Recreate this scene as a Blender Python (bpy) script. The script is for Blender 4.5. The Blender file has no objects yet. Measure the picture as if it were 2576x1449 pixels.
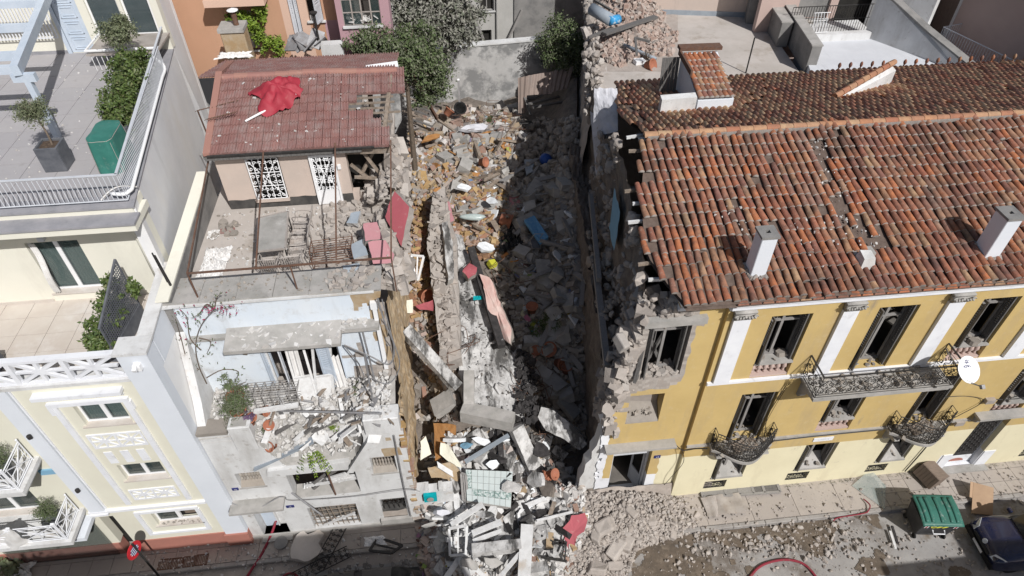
import bpy,bmesh,math,random
from mathutils import Vector,Matrix,Euler,noise
RND=random.Random(11)
ru=RND.uniform
sc=bpy.context.scene
col=bpy.context.collection
V=Vector
rad=math.radians

# ---------------------------------------------------------------- camera
CAM_H,PITCH,YAW,FPX,FW,FH=23.0,rad(43.5),rad(6.3),1690.0,2576.0,1449.0
cd=bpy.data.cameras.new('camera')
cam=bpy.data.objects.new('camera',cd)
col.objects.link(cam)
cam.location=(0,0,CAM_H)
cam.rotation_euler=(math.pi/2-PITCH,0,-YAW)
cd.sensor_width=36.0
cd.lens=36.0*FPX/FW
cd.clip_end=2000
sc.camera=cam
# ---------------------------------------------------------------- sky and sun
SUN=V((0.476,-0.877,1.0)).normalized()
wd=bpy.data.worlds.new('World');sc.world=wd;wd.use_nodes=True
wn=wd.node_tree.nodes;wl=wd.node_tree.links
for n in list(wn): wn.remove(n)
sky=wn.new('ShaderNodeTexSky');sky.sky_type='NISHITA';sky.sun_disc=False
sky.sun_elevation=math.asin(SUN.z);sky.sun_rotation=math.atan2(SUN.x,SUN.y)
sky.air_density=1.2;sky.dust_density=2.5
bg=wn.new('ShaderNodeBackground');bg.inputs['Strength'].default_value=0.058
wo=wn.new('ShaderNodeOutputWorld')
wl.new(sky.outputs[0],bg.inputs[0]);wl.new(bg.outputs[0],wo.inputs[0])
sl=bpy.data.lights.new('sun','SUN');sl.energy=4.2;sl.angle=rad(0.53);sl.color=(1.0,0.985,0.96)
so=bpy.data.objects.new('sun',sl);col.objects.link(so)
so.rotation_euler=(-SUN).to_track_quat('-Z','Y').to_euler();so.location=(20,-40,60)
sc.view_settings.view_transform='Standard';sc.view_settings.look='None'
sc.view_settings.exposure=0.0;sc.view_settings.gamma=1.0
sc.view_settings.use_curve_mapping=False
sc.render.engine='CYCLES'
sc.cycles.use_denoising=True
sc.cycles.max_bounces=6;sc.cycles.diffuse_bounces=3;sc.cycles.glossy_bounces=2
sc.cycles.transmission_bounces=4;sc.cycles.transparent_max_bounces=6
sc.cycles.caustics_reflective=False;sc.cycles.caustics_refractive=False

# ---------------------------------------------------------------- survey helpers: a sight line met with a real plane
_s,_c=math.sin,math.cos
CF=V((_s(YAW)*_c(PITCH),_c(YAW)*_c(PITCH),-_s(PITCH)))
CR=V((_c(YAW),-_s(YAW),0))
CU=V((_s(YAW)*_s(PITCH),_c(YAW)*_s(PITCH),_c(PITCH)))
CO=V((0,0,CAM_H))
def ray(u,v): return CF+CR*((u-FW/2)/FPX)-CU*((v-FH/2)/FPX)
def PZ(u,v,z):
    d=ray(u,v);return CO+d*((z-CAM_H)/d.z)
def PY(u,v,y):
    d=ray(u,v);return CO+d*(y/d.y)
def PX(u,v,x):
    d=ray(u,v);return CO+d*(x/d.x)
def PPl(u,v,p0,n):
    d=ray(u,v);return CO+d*((V(p0)-CO).dot(V(n))/d.dot(V(n)))

# ---------------------------------------------------------------- materials
MATS={}
def mat(name,c,c2=None,sc_=2.5,rough=.85,bump=.25,bsc=35.,stain=None,ramp=None,metal=0.,spec=.3,rampmul=.35,
        contrast=(.36,.66),trans=0.,alpha=None,stretch=None,coat=0.,rings=None):
    m=bpy.data.materials.new(name);m.use_nodes=True;MATS[name]=m
    nt=m.node_tree;N=nt.nodes;L=nt.links
    b=N['Principled BSDF']
    b.inputs['Roughness'].default_value=rough;b.inputs['Metallic'].default_value=metal
    b.inputs['Specular IOR Level'].default_value=spec
    if coat: b.inputs['Coat Weight'].default_value=coat;b.inputs['Coat Roughness'].default_value=.08
    if trans: b.inputs['Transmission Weight'].default_value=trans
    if alpha is not None: b.inputs['Alpha'].default_value=alpha
    g=N.new('ShaderNodeNewGeometry')
    pos=g.outputs['Position']
    if stretch:
        mp=N.new('ShaderNodeVectorMath');mp.operation='MULTIPLY';mp.inputs[1].default_value=stretch
        L.new(pos,mp.inputs[0]);spos=mp.outputs[0]
    else: spos=pos
    def nz(scale,detail=5,rg=.62,p=None):
        t=N.new('ShaderNodeTexNoise');t.inputs['Scale'].default_value=scale
        t.inputs['Detail'].default_value=detail;t.inputs['Roughness'].default_value=rg
        L.new(p or pos,t.inputs['Vector']);return t.outputs['Fac']
    def rmp(src,a,bb):
        r=N.new('ShaderNodeMapRange');r.inputs['From Min'].default_value=a;r.inputs['From Max'].default_value=bb
        L.new(src,r.inputs['Value']);return r.outputs['Result']
    def mix(fac,a,bb,mode='MIX',f0=None):
        x=N.new('ShaderNodeMix');x.data_type='RGBA';x.blend_type=mode
        if fac is not None: L.new(fac,x.inputs['Factor'])
        else: x.inputs['Factor'].default_value=f0
        for s,val in ((x.inputs['A'],a),(x.inputs['B'],bb)):
            if hasattr(val,'links'): L.new(val,s)
            else: s.default_value=(*val[:3],1)
        return x.outputs['Result']
    c2=c2 or tuple(q*.8 for q in c)
    n1=rmp(nz(sc_,p=spos),*contrast)
    if ramp:
        oi=N.new('ShaderNodeObjectInfo')
        ad=N.new('ShaderNodeMath');ad.operation='ADD';L.new(oi.outputs['Random'],ad.inputs[0]);L.new(g.outputs['Random Per Island'],ad.inputs[1])
        fr=N.new('ShaderNodeMath');fr.operation='FRACT';L.new(ad.outputs[0],fr.inputs[0])
        cr=N.new('ShaderNodeValToRGB');cr.color_ramp.interpolation='LINEAR'
        el=cr.color_ramp.elements
        while len(el)<len(ramp): el.new(.5)
        for i,q in enumerate(ramp):
            el[i].position=i/(len(ramp)-1) if len(ramp)>1 else 0;el[i].color=(*q,1)
        L.new(fr.outputs[0],cr.inputs[0])
        dark=mix(None,cr.outputs[0],c2,'MIX',rampmul)
        base=mix(n1,cr.outputs[0],dark)
    else:
        base=mix(n1,c,c2)
    if stain:
        for (scol,amt,ss,lo,hi,*st) in (stain if isinstance(stain,list) else [stain]):
            p2=pos
            if st:
                mp=N.new('ShaderNodeVectorMath');mp.operation='MULTIPLY';mp.inputs[1].default_value=st[0]
                L.new(pos,mp.inputs[0]);p2=mp.outputs[0]
            f=rmp(nz(ss,7,.68,p2),lo,hi)
            mm=N.new('ShaderNodeMath');mm.operation='MULTIPLY';mm.inputs[1].default_value=amt;L.new(f,mm.inputs[0])
            base=mix(mm.outputs[0],base,scol)
    L.new(base,b.inputs['Base Color'])
    if bump:
        bp=N.new('ShaderNodeBump');bp.inputs['Strength'].default_value=bump;bp.inputs['Distance'].default_value=.02
        L.new(nz(bsc,6,.7,spos),bp.inputs['Height']);L.new(bp.outputs[0],b.inputs['Normal'])
    return m
DUST=(.40,.36,.32)
def rock_like(name,ramp,**k): return mat(name,ramp[0],tuple(q*.55 for q in ramp[0]),ramp=ramp,sc_=5,bump=.7,bsc=18,rough=.95,spec=.15,**k)

# ---------------------------------------------------------------- mesh builder
class MB:
    def __init__(s): s.v=[];s.f=[];s.mi=[];s.cur=0
    def add(s,vs,fs):
        o=len(s.v);s.v.extend(tuple(p) for p in vs)
        for f in fs: s.f.append(tuple(i+o for i in f));s.mi.append(s.cur)
        return s
    def hexa(s,p):  # 8 points: bottom ring 0-3 counter-clockwise, top ring 4-7
        return s.add(p,[(3,2,1,0),(4,5,6,7),(0,1,5,4),(1,2,6,5),(2,3,7,6),(3,0,4,7)])
    def box(s,x0,x1,y0,y1,z0,z1):
        return s.hexa([(x0,y0,z0),(x1,y0,z0),(x1,y1,z0),(x0,y1,z0),(x0,y0,z1),(x1,y0,z1),(x1,y1,z1),(x0,y1,z1)])
    def obox(s,c,size,rot=None,e=None):
        m=rot or (Euler(e).to_matrix() if e else Matrix.Identity(3));c=V(c)
        a,b,h=size[0]/2,size[1]/2,size[2]/2
        return s.hexa([c+m @ V(q) for q in ((-a,-b,-h),(a,-b,-h),(a,b,-h),(-a,b,-h),(-a,-b,h),(a,-b,h),(a,b,h),(-a,b,h))])
    def beam(s,p,q,w,h=None,up=(0,0,1)):
        p,q=V(p),V(q);h=h or w;d=(q-p)
        if d.length<1e-6: return s
        d.normalize();u=V(up)
        if abs(d.dot(u))>.98: u=V((1,0,0)) if abs(d.x)<.9 else V((0,1,0))
        sx=d.cross(u).normalized()*(w/2);sz=sx.cross(d).normalized()*(h/2)
        return s.hexa([p-sx-sz,p+sx-sz,q+sx-sz,q-sx-sz,p-sx+sz,p+sx+sz,q+sx+sz,q-sx+sz])
    def tube(s,pts,r,n=6,r2=None,cap=True,closed=False):
        pts=[V(p) for p in pts];k=len(pts);o=len(s.v);prev=None
        for i,p in enumerate(pts):
            if closed: d=pts[(i+1) % k]-pts[i-1]
            else: d=pts[min(i+1,k-1)]-pts[max(i-1,0)]
            if d.length<1e-9: d=V((0,0,1))
            d.normalize()
            if prev is None:
                a=V((0,0,1)) if abs(d.z)<.9 else V((1,0,0));a=(a-d*a.dot(d)).normalized()
            else:
                a=prev-d*prev.dot(d);a=a.normalized() if a.length>1e-6 else d.orthogonal().normalized()
            prev=a;b=d.cross(a)
            rr=r if r2 is None else r+(r2-r)*i/max(1,k-1)
            for j in range(n):
                t=2*math.pi*j/n;s.v.append(tuple(p+(a*math.cos(t)+b*math.sin(t))*rr))
        seg=k if closed else k-1
        for i in range(seg):
            A=o+i*n;B=o+((i+1) % k)*n
            for j in range(n):
                s.f.append((A+j,A+(j+1) % n,B+(j+1) % n,B+j));s.mi.append(s.cur)
        if cap and not closed:
            s.f.append(tuple(o+j for j in reversed(range(n))));s.mi.append(s.cur)
            s.f.append(tuple(o+(k-1)*n+j for j in range(n)));s.mi.append(s.cur)
        return s
    def prism(s,poly,vec):
        poly=[V(p) for p in poly];n=len(poly);vec=V(vec)
        nrm=V((0,0,0))
        for i in range(n): nrm += (poly[i]-poly[0]).cross(poly[(i+1) % n]-poly[0])
        if nrm.dot(vec)<0: poly.reverse()
        return s.add(poly+[p+vec for p in poly],[tuple(reversed(range(n))),tuple(range(n,2*n))]+[(i,(i+1) % n,n+(i+1) % n,n+i) for i in range(n)])
    def lathe(s,base,prof,n=12,axis=None,ex=1.):
        base=V(base);M3=Matrix.Identity(3) if axis is None else V((0,0,1)).rotation_difference(V(axis)).to_matrix()
        o=len(s.v)
        for (r,z) in prof:
            for j in range(n):
                t=2*math.pi*j/n;s.v.append(tuple(base+M3 @ V((r*math.cos(t)*ex,r*math.sin(t),z))))
        for i in range(len(prof)-1):
            for j in range(n):
                s.f.append((o+i*n+j,o+i*n+(j+1) % n,o+(i+1)*n+(j+1) % n,o+(i+1)*n+j));s.mi.append(s.cur)
        s.f.append(tuple(o+j for j in reversed(range(n))));s.mi.append(s.cur)
        s.f.append(tuple(o+(len(prof)-1)*n+j for j in range(n)));s.mi.append(s.cur)
        return s
    def grid(s,fn,nu,nv):
        o=len(s.v)
        for i in range(nu+1):
            for j in range(nv+1): s.v.append(tuple(fn(i/nu,j/nv)))
        for i in range(nu):
            for j in range(nv):
                a=o+i*(nv+1)+j;s.f.append((a,a+nv+1,a+nv+2,a+1));s.mi.append(s.cur)
        return s
    def merge(s,tv,tf,M):
        o=len(s.v);s.v.extend(tuple(M @ V(p)) for p in tv)
        for f in tf: s.f.append(tuple(i+o for i in f));s.mi.append(s.cur)
    def mesh(s,name,mats,smooth=False,off=(0,0,0)):
        me=bpy.data.meshes.new(name)
        ox,oy,oz=off
        me.from_pydata([(x-ox,y-oy,z-oz) for x,y,z in s.v],[],s.f)
        ms=mats if isinstance(mats,(list,tuple)) else [mats]
        for m in ms: me.materials.append(MATS[m] if isinstance(m,str) else m)
        if len(ms)>1: me.polygons.foreach_set('material_index',s.mi)
        if smooth: me.polygons.foreach_set('use_smooth',[True]*len(s.f))
        me.update();return me
    def build(s,name,mats,parent=None,smooth=False,loc=None):
        off=V((0,0,0))
        if parent is not None: off=wpos(parent)
        elif loc is not None: off=V(loc)
        elif s.v:
            xs,ys,zs=zip(*s.v);off=V(((min(xs)+max(xs))/2,(min(ys)+max(ys))/2,min(zs)))
        o=bpy.data.objects.new(name,s.mesh(name,mats,smooth,off));col.objects.link(o)
        if parent is not None: o.parent=parent
        else: o.location=off
        return o
def wpos(o):
    p=V(o.location)
    while o.parent: o=o.parent;p=p+V(o.location)
    return p
def tag(o,label=None,cat=None,group=None,kind=None):
    if label: o['label']=label
    if cat: o['category']=cat
    if group: o['group']=group
    if kind: o['kind']=kind
    return o
def thing(name,label,cat,loc=(0,0,0),group=None):
    o=bpy.data.objects.new(name,None);o.empty_display_size=.2;col.objects.link(o);o.location=V(loc)
    return tag(o,label,cat,group)
def part(name,mats,parent,fn,smooth=False):
    m=MB();fn(m);return m.build(name,mats,parent,smooth)
def copy_tree(o,parent=None):
    c=o.copy();col.objects.link(c);c.parent=parent
    for ch in list(o.children): copy_tree(ch,c)
    return c
def bevel(o,w=.01,seg=1):
    m=o.modifiers.new('bevel','BEVEL');m.width=w;m.segments=seg;m.limit_method='ANGLE';return o

# wall in the XZ plane (or any plane given by origin + u axis) with openings, per-cell material and a keep test
def gridwall(mb,u0,u1,z0,z1,holes,thick,plane_y=None,cuts_u=(),cuts_z=(),matf=None,keep=None,step=None,origin=None,ud=None,nd=None,jit=0.):
    origin=V(origin) if origin is not None else V((0,plane_y,0));ud=V(ud) if ud is not None else V((1,0,0));nd=V(nd) if nd is not None else V((0,1,0))
    us={u0,u1};zs={z0,z1}
    for (a,b,c,d) in holes: us.update((max(u0,a),min(u1,b)));zs.update((max(z0,c),min(z1,d)))
    us.update(q for q in cuts_u if u0<q<u1);zs.update(q for q in cuts_z if z0<q<z1)
    def dens(vals):
        vals=sorted(vals);out=[vals[0]]
        for q in vals[1:]:
            if q-out[-1]<1e-5: continue
            if step:
                k=max(1,int((q-out[-1])/step));a=out[-1]
                for i in range(1,k): out.append(a+(q-a)*i/k)
            out.append(q)
        return out
    us,zs=dens(us),dens(zs)
    nu,nz=len(us)-1,len(zs)-1
    def solid(i,j):
        if i<0 or j<0 or i >= nu or j >= nz: return False
        cu,cz=(us[i]+us[i+1])/2,(zs[j]+zs[j+1])/2
        for (a,b,c,d) in holes:
            if a<cu<b and c<cz<d: return False
        return keep(cu,cz) if keep else True
    def pt(u,z,t):
        du=dz=0
        if jit and keep:
            q=V((u*3.1,z*3.1,t));du=noise.noise(q)*jit;dz=noise.noise(q+V((9,3,1)))*jit
            if abs(u-u0)<1e-6 or abs(u-u1)<1e-6: du=0
            if abs(z-z0)<1e-6 or abs(z-z1)<1e-6: dz=0
            for (a,b,c,d) in holes:
                if a-1e-6 <= u <= b+1e-6 and c-1e-6 <= z <= d+1e-6: du=dz=0
        return origin+ud*(u+du)+nd*t+V((0,0,z+dz))
    S=[[solid(i,j) for j in range(nz)] for i in range(nu)]
    for i in range(nu):
        for j in range(nz):
            if not S[i][j]: continue
            a,b,c,d=us[i],us[i+1],zs[j],zs[j+1]
            mb.cur=matf((a+b)/2,(c+d)/2,0) if matf else 0
            mb.add([pt(a,c,0),pt(b,c,0),pt(b,d,0),pt(a,d,0)],[(0,1,2,3)])
            mb.cur=matf((a+b)/2,(c+d)/2,1) if matf else 0
            mb.add([pt(a,c,thick),pt(a,d,thick),pt(b,d,thick),pt(b,c,thick)],[(0,1,2,3)])
            for (di,dj,e) in ((-1,0,((a,c),(a,d))),(1,0,((b,d),(b,c))),(0,-1,((b,c),(a,c))),(0,1,((a,d),(b,d)))):
                ii,jj=i+di,j+dj
                if not (0 <= ii<nu and 0 <= jj<nz and S[ii][jj]):
                    (p,q),(r,t)=e
                    mb.cur=matf((a+b)/2,(c+d)/2,2) if matf else 0
                    mb.add([pt(p,q,0),pt(r,t,0),pt(r,t,thick),pt(p,q,thick)],[(0,1,2,3)])
    mb.cur=0
    return mb

# templates for broken pieces
def tmpl_rock(seed,sub=1,rough_=.28,flat=1.):
    r=random.Random(seed);bm=bmesh.new();bmesh.ops.create_icosphere(bm,subdivisions=sub,radius=.5)
    o=V((r.uniform(0,99),r.uniform(0,99),r.uniform(0,99)))
    cuts=[(V((r.gauss(0,1),r.gauss(0,1),r.gauss(0,1))).normalized(),r.uniform(.27,.43)) for _ in range(7)]
    for v in bm.verts:
        v.co *= 1+rough_*noise.noise(v.co*2.2+o)
        for (n,d) in cuts:
            k=v.co.dot(n)
            if k>d: v.co -= n*(k-d)
        v.co.z *= flat
    bm.verts.index_update()
    vs=[v.co.copy() for v in bm.verts];fs=[tuple(v.index for v in f.verts) for f in bm.faces];bm.free();return vs,fs
def tmpl_block(seed,j=.08):
    r=random.Random(seed)
    vs=[V((x*.5+r.uniform(-j,j),y*.5+r.uniform(-j,j),z*.5+r.uniform(-j,j))) for z in (-1,1) for (x,y) in ((-1,-1),(1,-1),(1,1),(-1,1))]
    return vs,[(3,2,1,0),(4,5,6,7),(0,1,5,4),(1,2,6,5),(2,3,7,6),(3,0,4,7)]
def tmpl_shard(seed):
    r=random.Random(seed);n=r.randint(4,7);pts=[]
    for i in range(n):
        t=2*math.pi*(i+r.uniform(-.3,.3))/n;q=r.uniform(.3,.55);pts.append((q*math.cos(t),q*math.sin(t)))
    vs=[V((x,y,-.5)) for x,y in pts]+[V((x*.96,y*.96,.5)) for x,y in pts]
    return vs,[tuple(reversed(range(n))),tuple(range(n,2*n))]+[(i,(i+1) % n,n+(i+1) % n,n+i) for i in range(n)]
ROCKS=[tmpl_rock(i) for i in range(8)]
BIGROCKS=[tmpl_rock(50+i,2,.35) for i in range(6)]
BLOCKS=[tmpl_block(i) for i in range(6)]
SHARDS=[tmpl_shard(i) for i in range(8)]
_TM={}
def tmesh(key,t,mat_):
    k=(key,mat_)
    if k not in _TM:
        me=bpy.data.meshes.new(key);me.from_pydata([tuple(p) for p in t[0]],[],t[1]);me.materials.append(MATS[mat_]);me.update();_TM[k]=me
    return _TM[k]
def scatter(name,label,cat,group,tmpls,tkey,mat_,spots,parent=None,limit=300,stuff_name=None,stuff_label=None):
    """spots: list of (x,y,z,(sx,sy,sz),Matrix3). The largest are objects, the remainder one stuff mesh."""
    def vol(s): return -(s[3][0]*s[3][1]*s[3][2])
    spots=sorted(spots,key=vol)
    base=wpos(parent) if parent is not None else V((0,0,0))
    for i,(x,y,z,s,m3) in enumerate(spots[:limit]):
        k=i % len(tmpls)
        o=bpy.data.objects.new(name,tmesh('%s_%d' % (tkey,k),tmpls[k],mat_));col.objects.link(o)
        o.location=V((x,y,z))-base;o.scale=s;o.rotation_euler=m3.to_euler()
        if parent is not None: o.parent=parent
        else: tag(o,label,cat,group)
    if len(spots)>limit:
        mb=MB()
        for i,(x,y,z,s,m3) in enumerate(spots[limit:]):
            t=tmpls[i % len(tmpls)]
            M=Matrix.Translation((x,y,z)) @ m3.to_4x4() @ Matrix.Diagonal((*s,1))
            mb.merge(t[0],t[1],M)
        o=mb.build(stuff_name or name,mat_,parent)
        o['kind']='stuff'
        if parent is None: tag(o,stuff_label or label,cat)
def rot3(r=RND,tilt=math.pi):
    return Euler((r.uniform(-tilt,tilt),r.uniform(-tilt,tilt),r.uniform(-math.pi,math.pi))).to_matrix()
def leafmass(mb,blobs,n,size,rnd,droop=0.,aspect=.55,shell=.6):
    """leaf-sized faces spread through ellipsoids (cx,cy,cz,rx,ry,rz), clumped"""
    tot=sum(b[3]*b[4]*b[5] for b in blobs)
    for b in blobs:
        k=max(8,int(n*b[3]*b[4]*b[5]/tot));nc=max(4,k // 28)
        for c in range(nc):
            d=V((rnd.gauss(0,1),rnd.gauss(0,1),rnd.gauss(0,1))).normalized()*(rnd.uniform(shell,1.05) if rnd.random()<.8 else rnd.uniform(.1,shell))
            cc=V((b[0]+d.x*b[3],b[1]+d.y*b[4],b[2]+d.z*b[5]));cr=rnd.uniform(.6,1.4)*min(b[3:6])*.24
            for _ in range(28):
                q=cc+V((rnd.gauss(0,1),rnd.gauss(0,1),rnd.gauss(0,1)))*cr*.6
                nrm=(d+V((rnd.gauss(0,1),rnd.gauss(0,1),rnd.gauss(.4,1)))*.8).normalized()
                a=nrm.orthogonal().normalized();a=Matrix.Rotation(rnd.uniform(0,6.28),3,nrm) @ a
                a.z -= droop;bb=nrm.cross(a).normalized();L=size*rnd.uniform(.6,1.3);w=L*aspect
                mid=q+a*L*.5
                mb.add([q,mid+bb*w*.5-nrm*L*.08,q+a*L,mid-bb*w*.5-nrm*L*.08],[(0,1,2,3)])
    return mb
def curve(pts,k=6):
    pts=[V(p) for p in pts];out=[]
    for i in range(len(pts)-1):
        p0,p1,p2,p3=pts[max(i-1,0)],pts[i],pts[i+1],pts[min(i+2,len(pts)-1)]
        for j in range(k):
            t=j/k
            out.append(.5*((2*p1)+(p2-p0)*t+(2*p0-5*p1+4*p2-p3)*t*t+(3*p1-p0-3*p2+p3)*t ** 3))
    return out+[pts[-1]]

# ---------------------------------------------------------------- material library
ST=(.30,.27,.24)
mat('ochre',(.57,.42,.18),(.51,.37,.155),sc_=.7,bump=.2,bsc=40,stain=[((.40,.31,.19),.7,.9,.52,.74,(1,1,.22)),((.28,.23,.18),.8,2.2,.62,.76,(1,1,.25)),((.58,.47,.29),.5,5,.56,.75)])
mat('pale_yellow',(.75,.69,.49),(.70,.64,.45),sc_=.8,bump=.12,bsc=60,stain=[((.50,.43,.30),.6,1.1,.54,.76,(1,1,.3)),((.38,.33,.27),.7,3,.62,.78)])
mat('white_trim',(.78,.79,.82),(.70,.71,.75),sc_=1.5,bump=.1,stain=((.42,.40,.38),.6,3,.58,.8))
mat('white_plaster',(.68,.68,.68),(.59,.585,.58),sc_=1.2,bump=.35,bsc=40,stain=[((.40,.385,.365),.75,1.3,.47,.72,(1,1,.28)),((.31,.28,.25),.85,4,.59,.74),((.44,.37,.30),.7,.9,.62,.72)])
mat('blue_plaster',(.64,.70,.77),(.69,.73,.77),sc_=.8,bump=.2,bsc=40,stain=[((.46,.45,.44),.75,2.2,.54,.74),((.42,.37,.32),.85,1.2,.61,.70),((.36,.35,.34),.5,1.5,.54,.8,(1,1,.2))])
mat('cream',(.73,.71,.60),(.69,.665,.56),sc_=.7,bump=.08,bsc=50,stain=((.58,.52,.40),.35,1.3,.58,.85,(1,1,.3)))
mat('cream_upper',(.77,.745,.65),(.73,.71,.62),sc_=.7,bump=.1,bsc=50,stain=((.52,.49,.43),.45,1.4,.56,.8,(1,1,.3)))
mat('bluish_white',(.70,.73,.78),(.66,.69,.74),sc_=.8,bump=.1,bsc=50,stain=((.5,.5,.5),.4,1.5,.6,.85,(1,1,.3)))
mat('party_render',(.86,.86,.87),(.74,.74,.755),sc_=.5,bump=.2,bsc=20,stain=[((.80,.77,.72),.7,.35,.48,.7,(1,1,.4)),((.42,.41,.40),.45,1.5,.6,.85,(1,1,.2))])
mat('brick_red_paint',(.42,.18,.14),(.36,.16,.125),sc_=1.5,bump=.1,stain=((.35,.3,.27),.5,3,.6,.8))
mat('grey_ledge',(.34,.33,.35),(.26,.26,.28),sc_=2,bump=.2,stain=((.16,.16,.16),.5,4,.6,.8))
mat('marble',(.58,.53,.48),(.52,.46,.41),sc_=1.3,bump=.05,rough=.6,stain=((.72,.70,.68),.6,.9,.5,.7))
mat('paver',(.40,.38,.38),(.34,.32,.33),sc_=1.6,bump=.2,ramp=[(.40,.385,.39),(.37,.355,.365),(.43,.41,.41)],stain=((.27,.25,.24),.6,2.2,.58,.78))
mat('blue_paint',(.56,.62,.70),(.48,.55,.64),sc_=2,bump=.1,rough=.5,stain=((.35,.33,.32),.5,9,.62,.75))
mat('grey_paint',(.60,.62,.66),(.52,.54,.58),sc_=3,bump=.05,rough=.5)
mat('white_pvc',(.82,.82,.83),(.78,.78,.79),sc_=2,bump=.03,rough=.4)
mat('glass',(.05,.075,.075),(.07,.10,.10),sc_=1.2,bump=0,rough=.05,spec=.8,alpha=.4)
mat('curtain',(.34,.44,.42),(.44,.54,.52),sc_=3,bump=.3,bsc=5,stretch=(6,6,.3))
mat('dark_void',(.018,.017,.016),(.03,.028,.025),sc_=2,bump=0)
mat('interior',(.20,.18,.16),(.12,.11,.10),sc_=1.2,bump=.4,bsc=10)
mat('slate_box',(.14,.145,.16),(.09,.095,.11),sc_=4,bump=.1,rough=.6,stain=((.3,.3,.3),.3,5,.6,.8))
mat('soil',(.12,.085,.06),(.07,.05,.04),sc_=12,bump=1,bsc=40)
mat('green_tarp',(.035,.16,.13),(.05,.20,.165),sc_=3,bump=.15,rough=.55,stain=((.30,.33,.30),.5,4,.58,.75))
mat('green_leaf',(.07,.10,.03),ramp=[(.05,.085,.02),(.085,.13,.03),(.13,.17,.05),(.04,.07,.02),(.17,.18,.08)],rampmul=.2,bump=0,rough=.5,spec=.4)
mat('olive_leaf',(.12,.14,.075),ramp=[(.10,.125,.06),(.16,.18,.10),(.20,.21,.13),(.075,.10,.05)],rampmul=.2,bump=0,rough=.55,spec=.4)
mat('dusty_leaf',(.20,.20,.17),ramp=[(.20,.20,.17),(.28,.27,.24),(.13,.15,.10),(.34,.32,.29),(.16,.17,.13)],rampmul=.2,bump=0,rough=.8)
mat('bush_leaf',(.09,.12,.05),ramp=[(.07,.11,.035),(.11,.15,.06),(.17,.18,.12),(.06,.085,.03),(.22,.22,.17)],rampmul=.2,bump=0,rough=.7)
mat('vine_leaf',(.16,.24,.03),ramp=[(.13,.22,.02),(.22,.30,.04),(.08,.14,.02),(.26,.32,.07)],rampmul=.2,bump=0,rough=.5)
mat('flower',(.34,.03,.10),(.24,.02,.07),bump=0)
mat('lavender',(.17,.10,.18),(.12,.08,.14),bump=0)
mat('twig',(.17,.13,.10),(.10,.08,.06),sc_=15,bump=.3)
mat('terracotta',(.38,.155,.09),(.31,.12,.075),sc_=5,bump=.15,stain=((.45,.35,.3),.5,5,.58,.78))
mat('iron',(.022,.021,.021),(.04,.037,.035),sc_=12,bump=.2,rough=.6,stain=((.12,.08,.06),.5,8,.6,.8))
mat('rust',(.16,.085,.055),(.11,.065,.05),sc_=10,bump=.3,stain=((.2,.18,.16),.5,6,.5,.8))
mat('grey_metal',(.32,.32,.33),(.22,.21,.21),sc_=5,bump=.2,rough=.55,metal=.3,stain=((.25,.2,.17),.6,5,.55,.75))
mat('concrete',(.42,.40,.38),(.31,.30,.28),sc_=2,bump=.5,bsc=25,stain=[((.18,.17,.165),.6,2.2,.56,.76),((.55,.54,.52),.6,3,.6,.75)])
mat('concrete_white',(.60,.59,.58),(.38,.37,.36),sc_=3,bump=.8,bsc=14,stain=[((.06,.057,.054),.92,1.1,.48,.57,(1.6,.5,1)),((.26,.245,.23),.8,5,.54,.68)])
mat('charred',(.03,.028,.028),(.055,.05,.05),sc_=6,bump=.6,bsc=30,stain=((.45,.44,.43),.8,5,.64,.74))
mat('asphalt',(.35,.335,.32),(.26,.245,.235),sc_=1.1,bump=.4,bsc=60,rough=.9,stain=[((.14,.115,.095),.85,.42,.50,.60),((.16,.12,.08),.8,1.3,.55,.66),((.38,.365,.35),.7,1.9,.56,.70),((.42,.40,.38),.8,22,.66,.74)])
mat('pavement',(.40,.35,.315),(.34,.30,.27),sc_=1.2,bump=.35,bsc=40,ramp=[(.39,.345,.31),(.43,.385,.345),(.37,.33,.30)],stain=[((.27,.23,.20),.6,1.6,.55,.75),((.5,.47,.44),.5,6,.62,.78)])
mat('dirt',(.42,.37,.33),(.33,.285,.25),sc_=2.5,bump=.9,bsc=12,stain=((.42,.38,.34),.7,6,.55,.75))
mat('dirt_and_shade_dark',(.20,.17,.145),(.13,.11,.095),sc_=2.5,bump=.9,bsc=14,stain=((.30,.27,.24),.6,6,.55,.75))  # dark earth; also the painted-in shade tone of the stone party wall
mat('kerb',(.36,.34,.32),(.28,.26,.245),sc_=3,bump=.3,stain=((.18,.16,.15),.5,4,.55,.8))
TILE_R=[(.30,.125,.078),(.25,.10,.068),(.34,.165,.10),(.22,.105,.085),(.37,.135,.07),(.39,.25,.15),(.28,.135,.10),(.33,.14,.085),(.30,.11,.068),(.34,.19,.115),(.17,.08,.06),(.38,.135,.062),(.42,.16,.075),(.33,.12,.065)]
mat('roof_tile',TILE_R[0],(.075,.05,.042),ramp=TILE_R,sc_=4.5,rampmul=.6,bump=.5,bsc=30,rough=.9,contrast=(.42,.68),stain=[((.46,.39,.32),.5,8,.57,.72),((.09,.062,.052),.8,.8,.50,.68),((.40,.33,.26),.35,.45,.54,.70)])
TILE_B=[(.40,.29,.19),(.46,.35,.22),(.32,.15,.10),(.22,.125,.095),(.42,.28,.18),(.36,.16,.11),(.50,.39,.25),(.26,.14,.11),(.38,.23,.155)]
mat('roof_tile_old',TILE_B[0],(.20,.15,.12),ramp=[tuple(min(.8,c*k) for c,k in zip(t,(1.55,1.35,1.25))) for t in TILE_B],sc_=5,rampmul=.4,bump=.4,bsc=30,rough=.92,contrast=(.42,.72),stain=((.45,.38,.28),.4,8,.6,.74))
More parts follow.
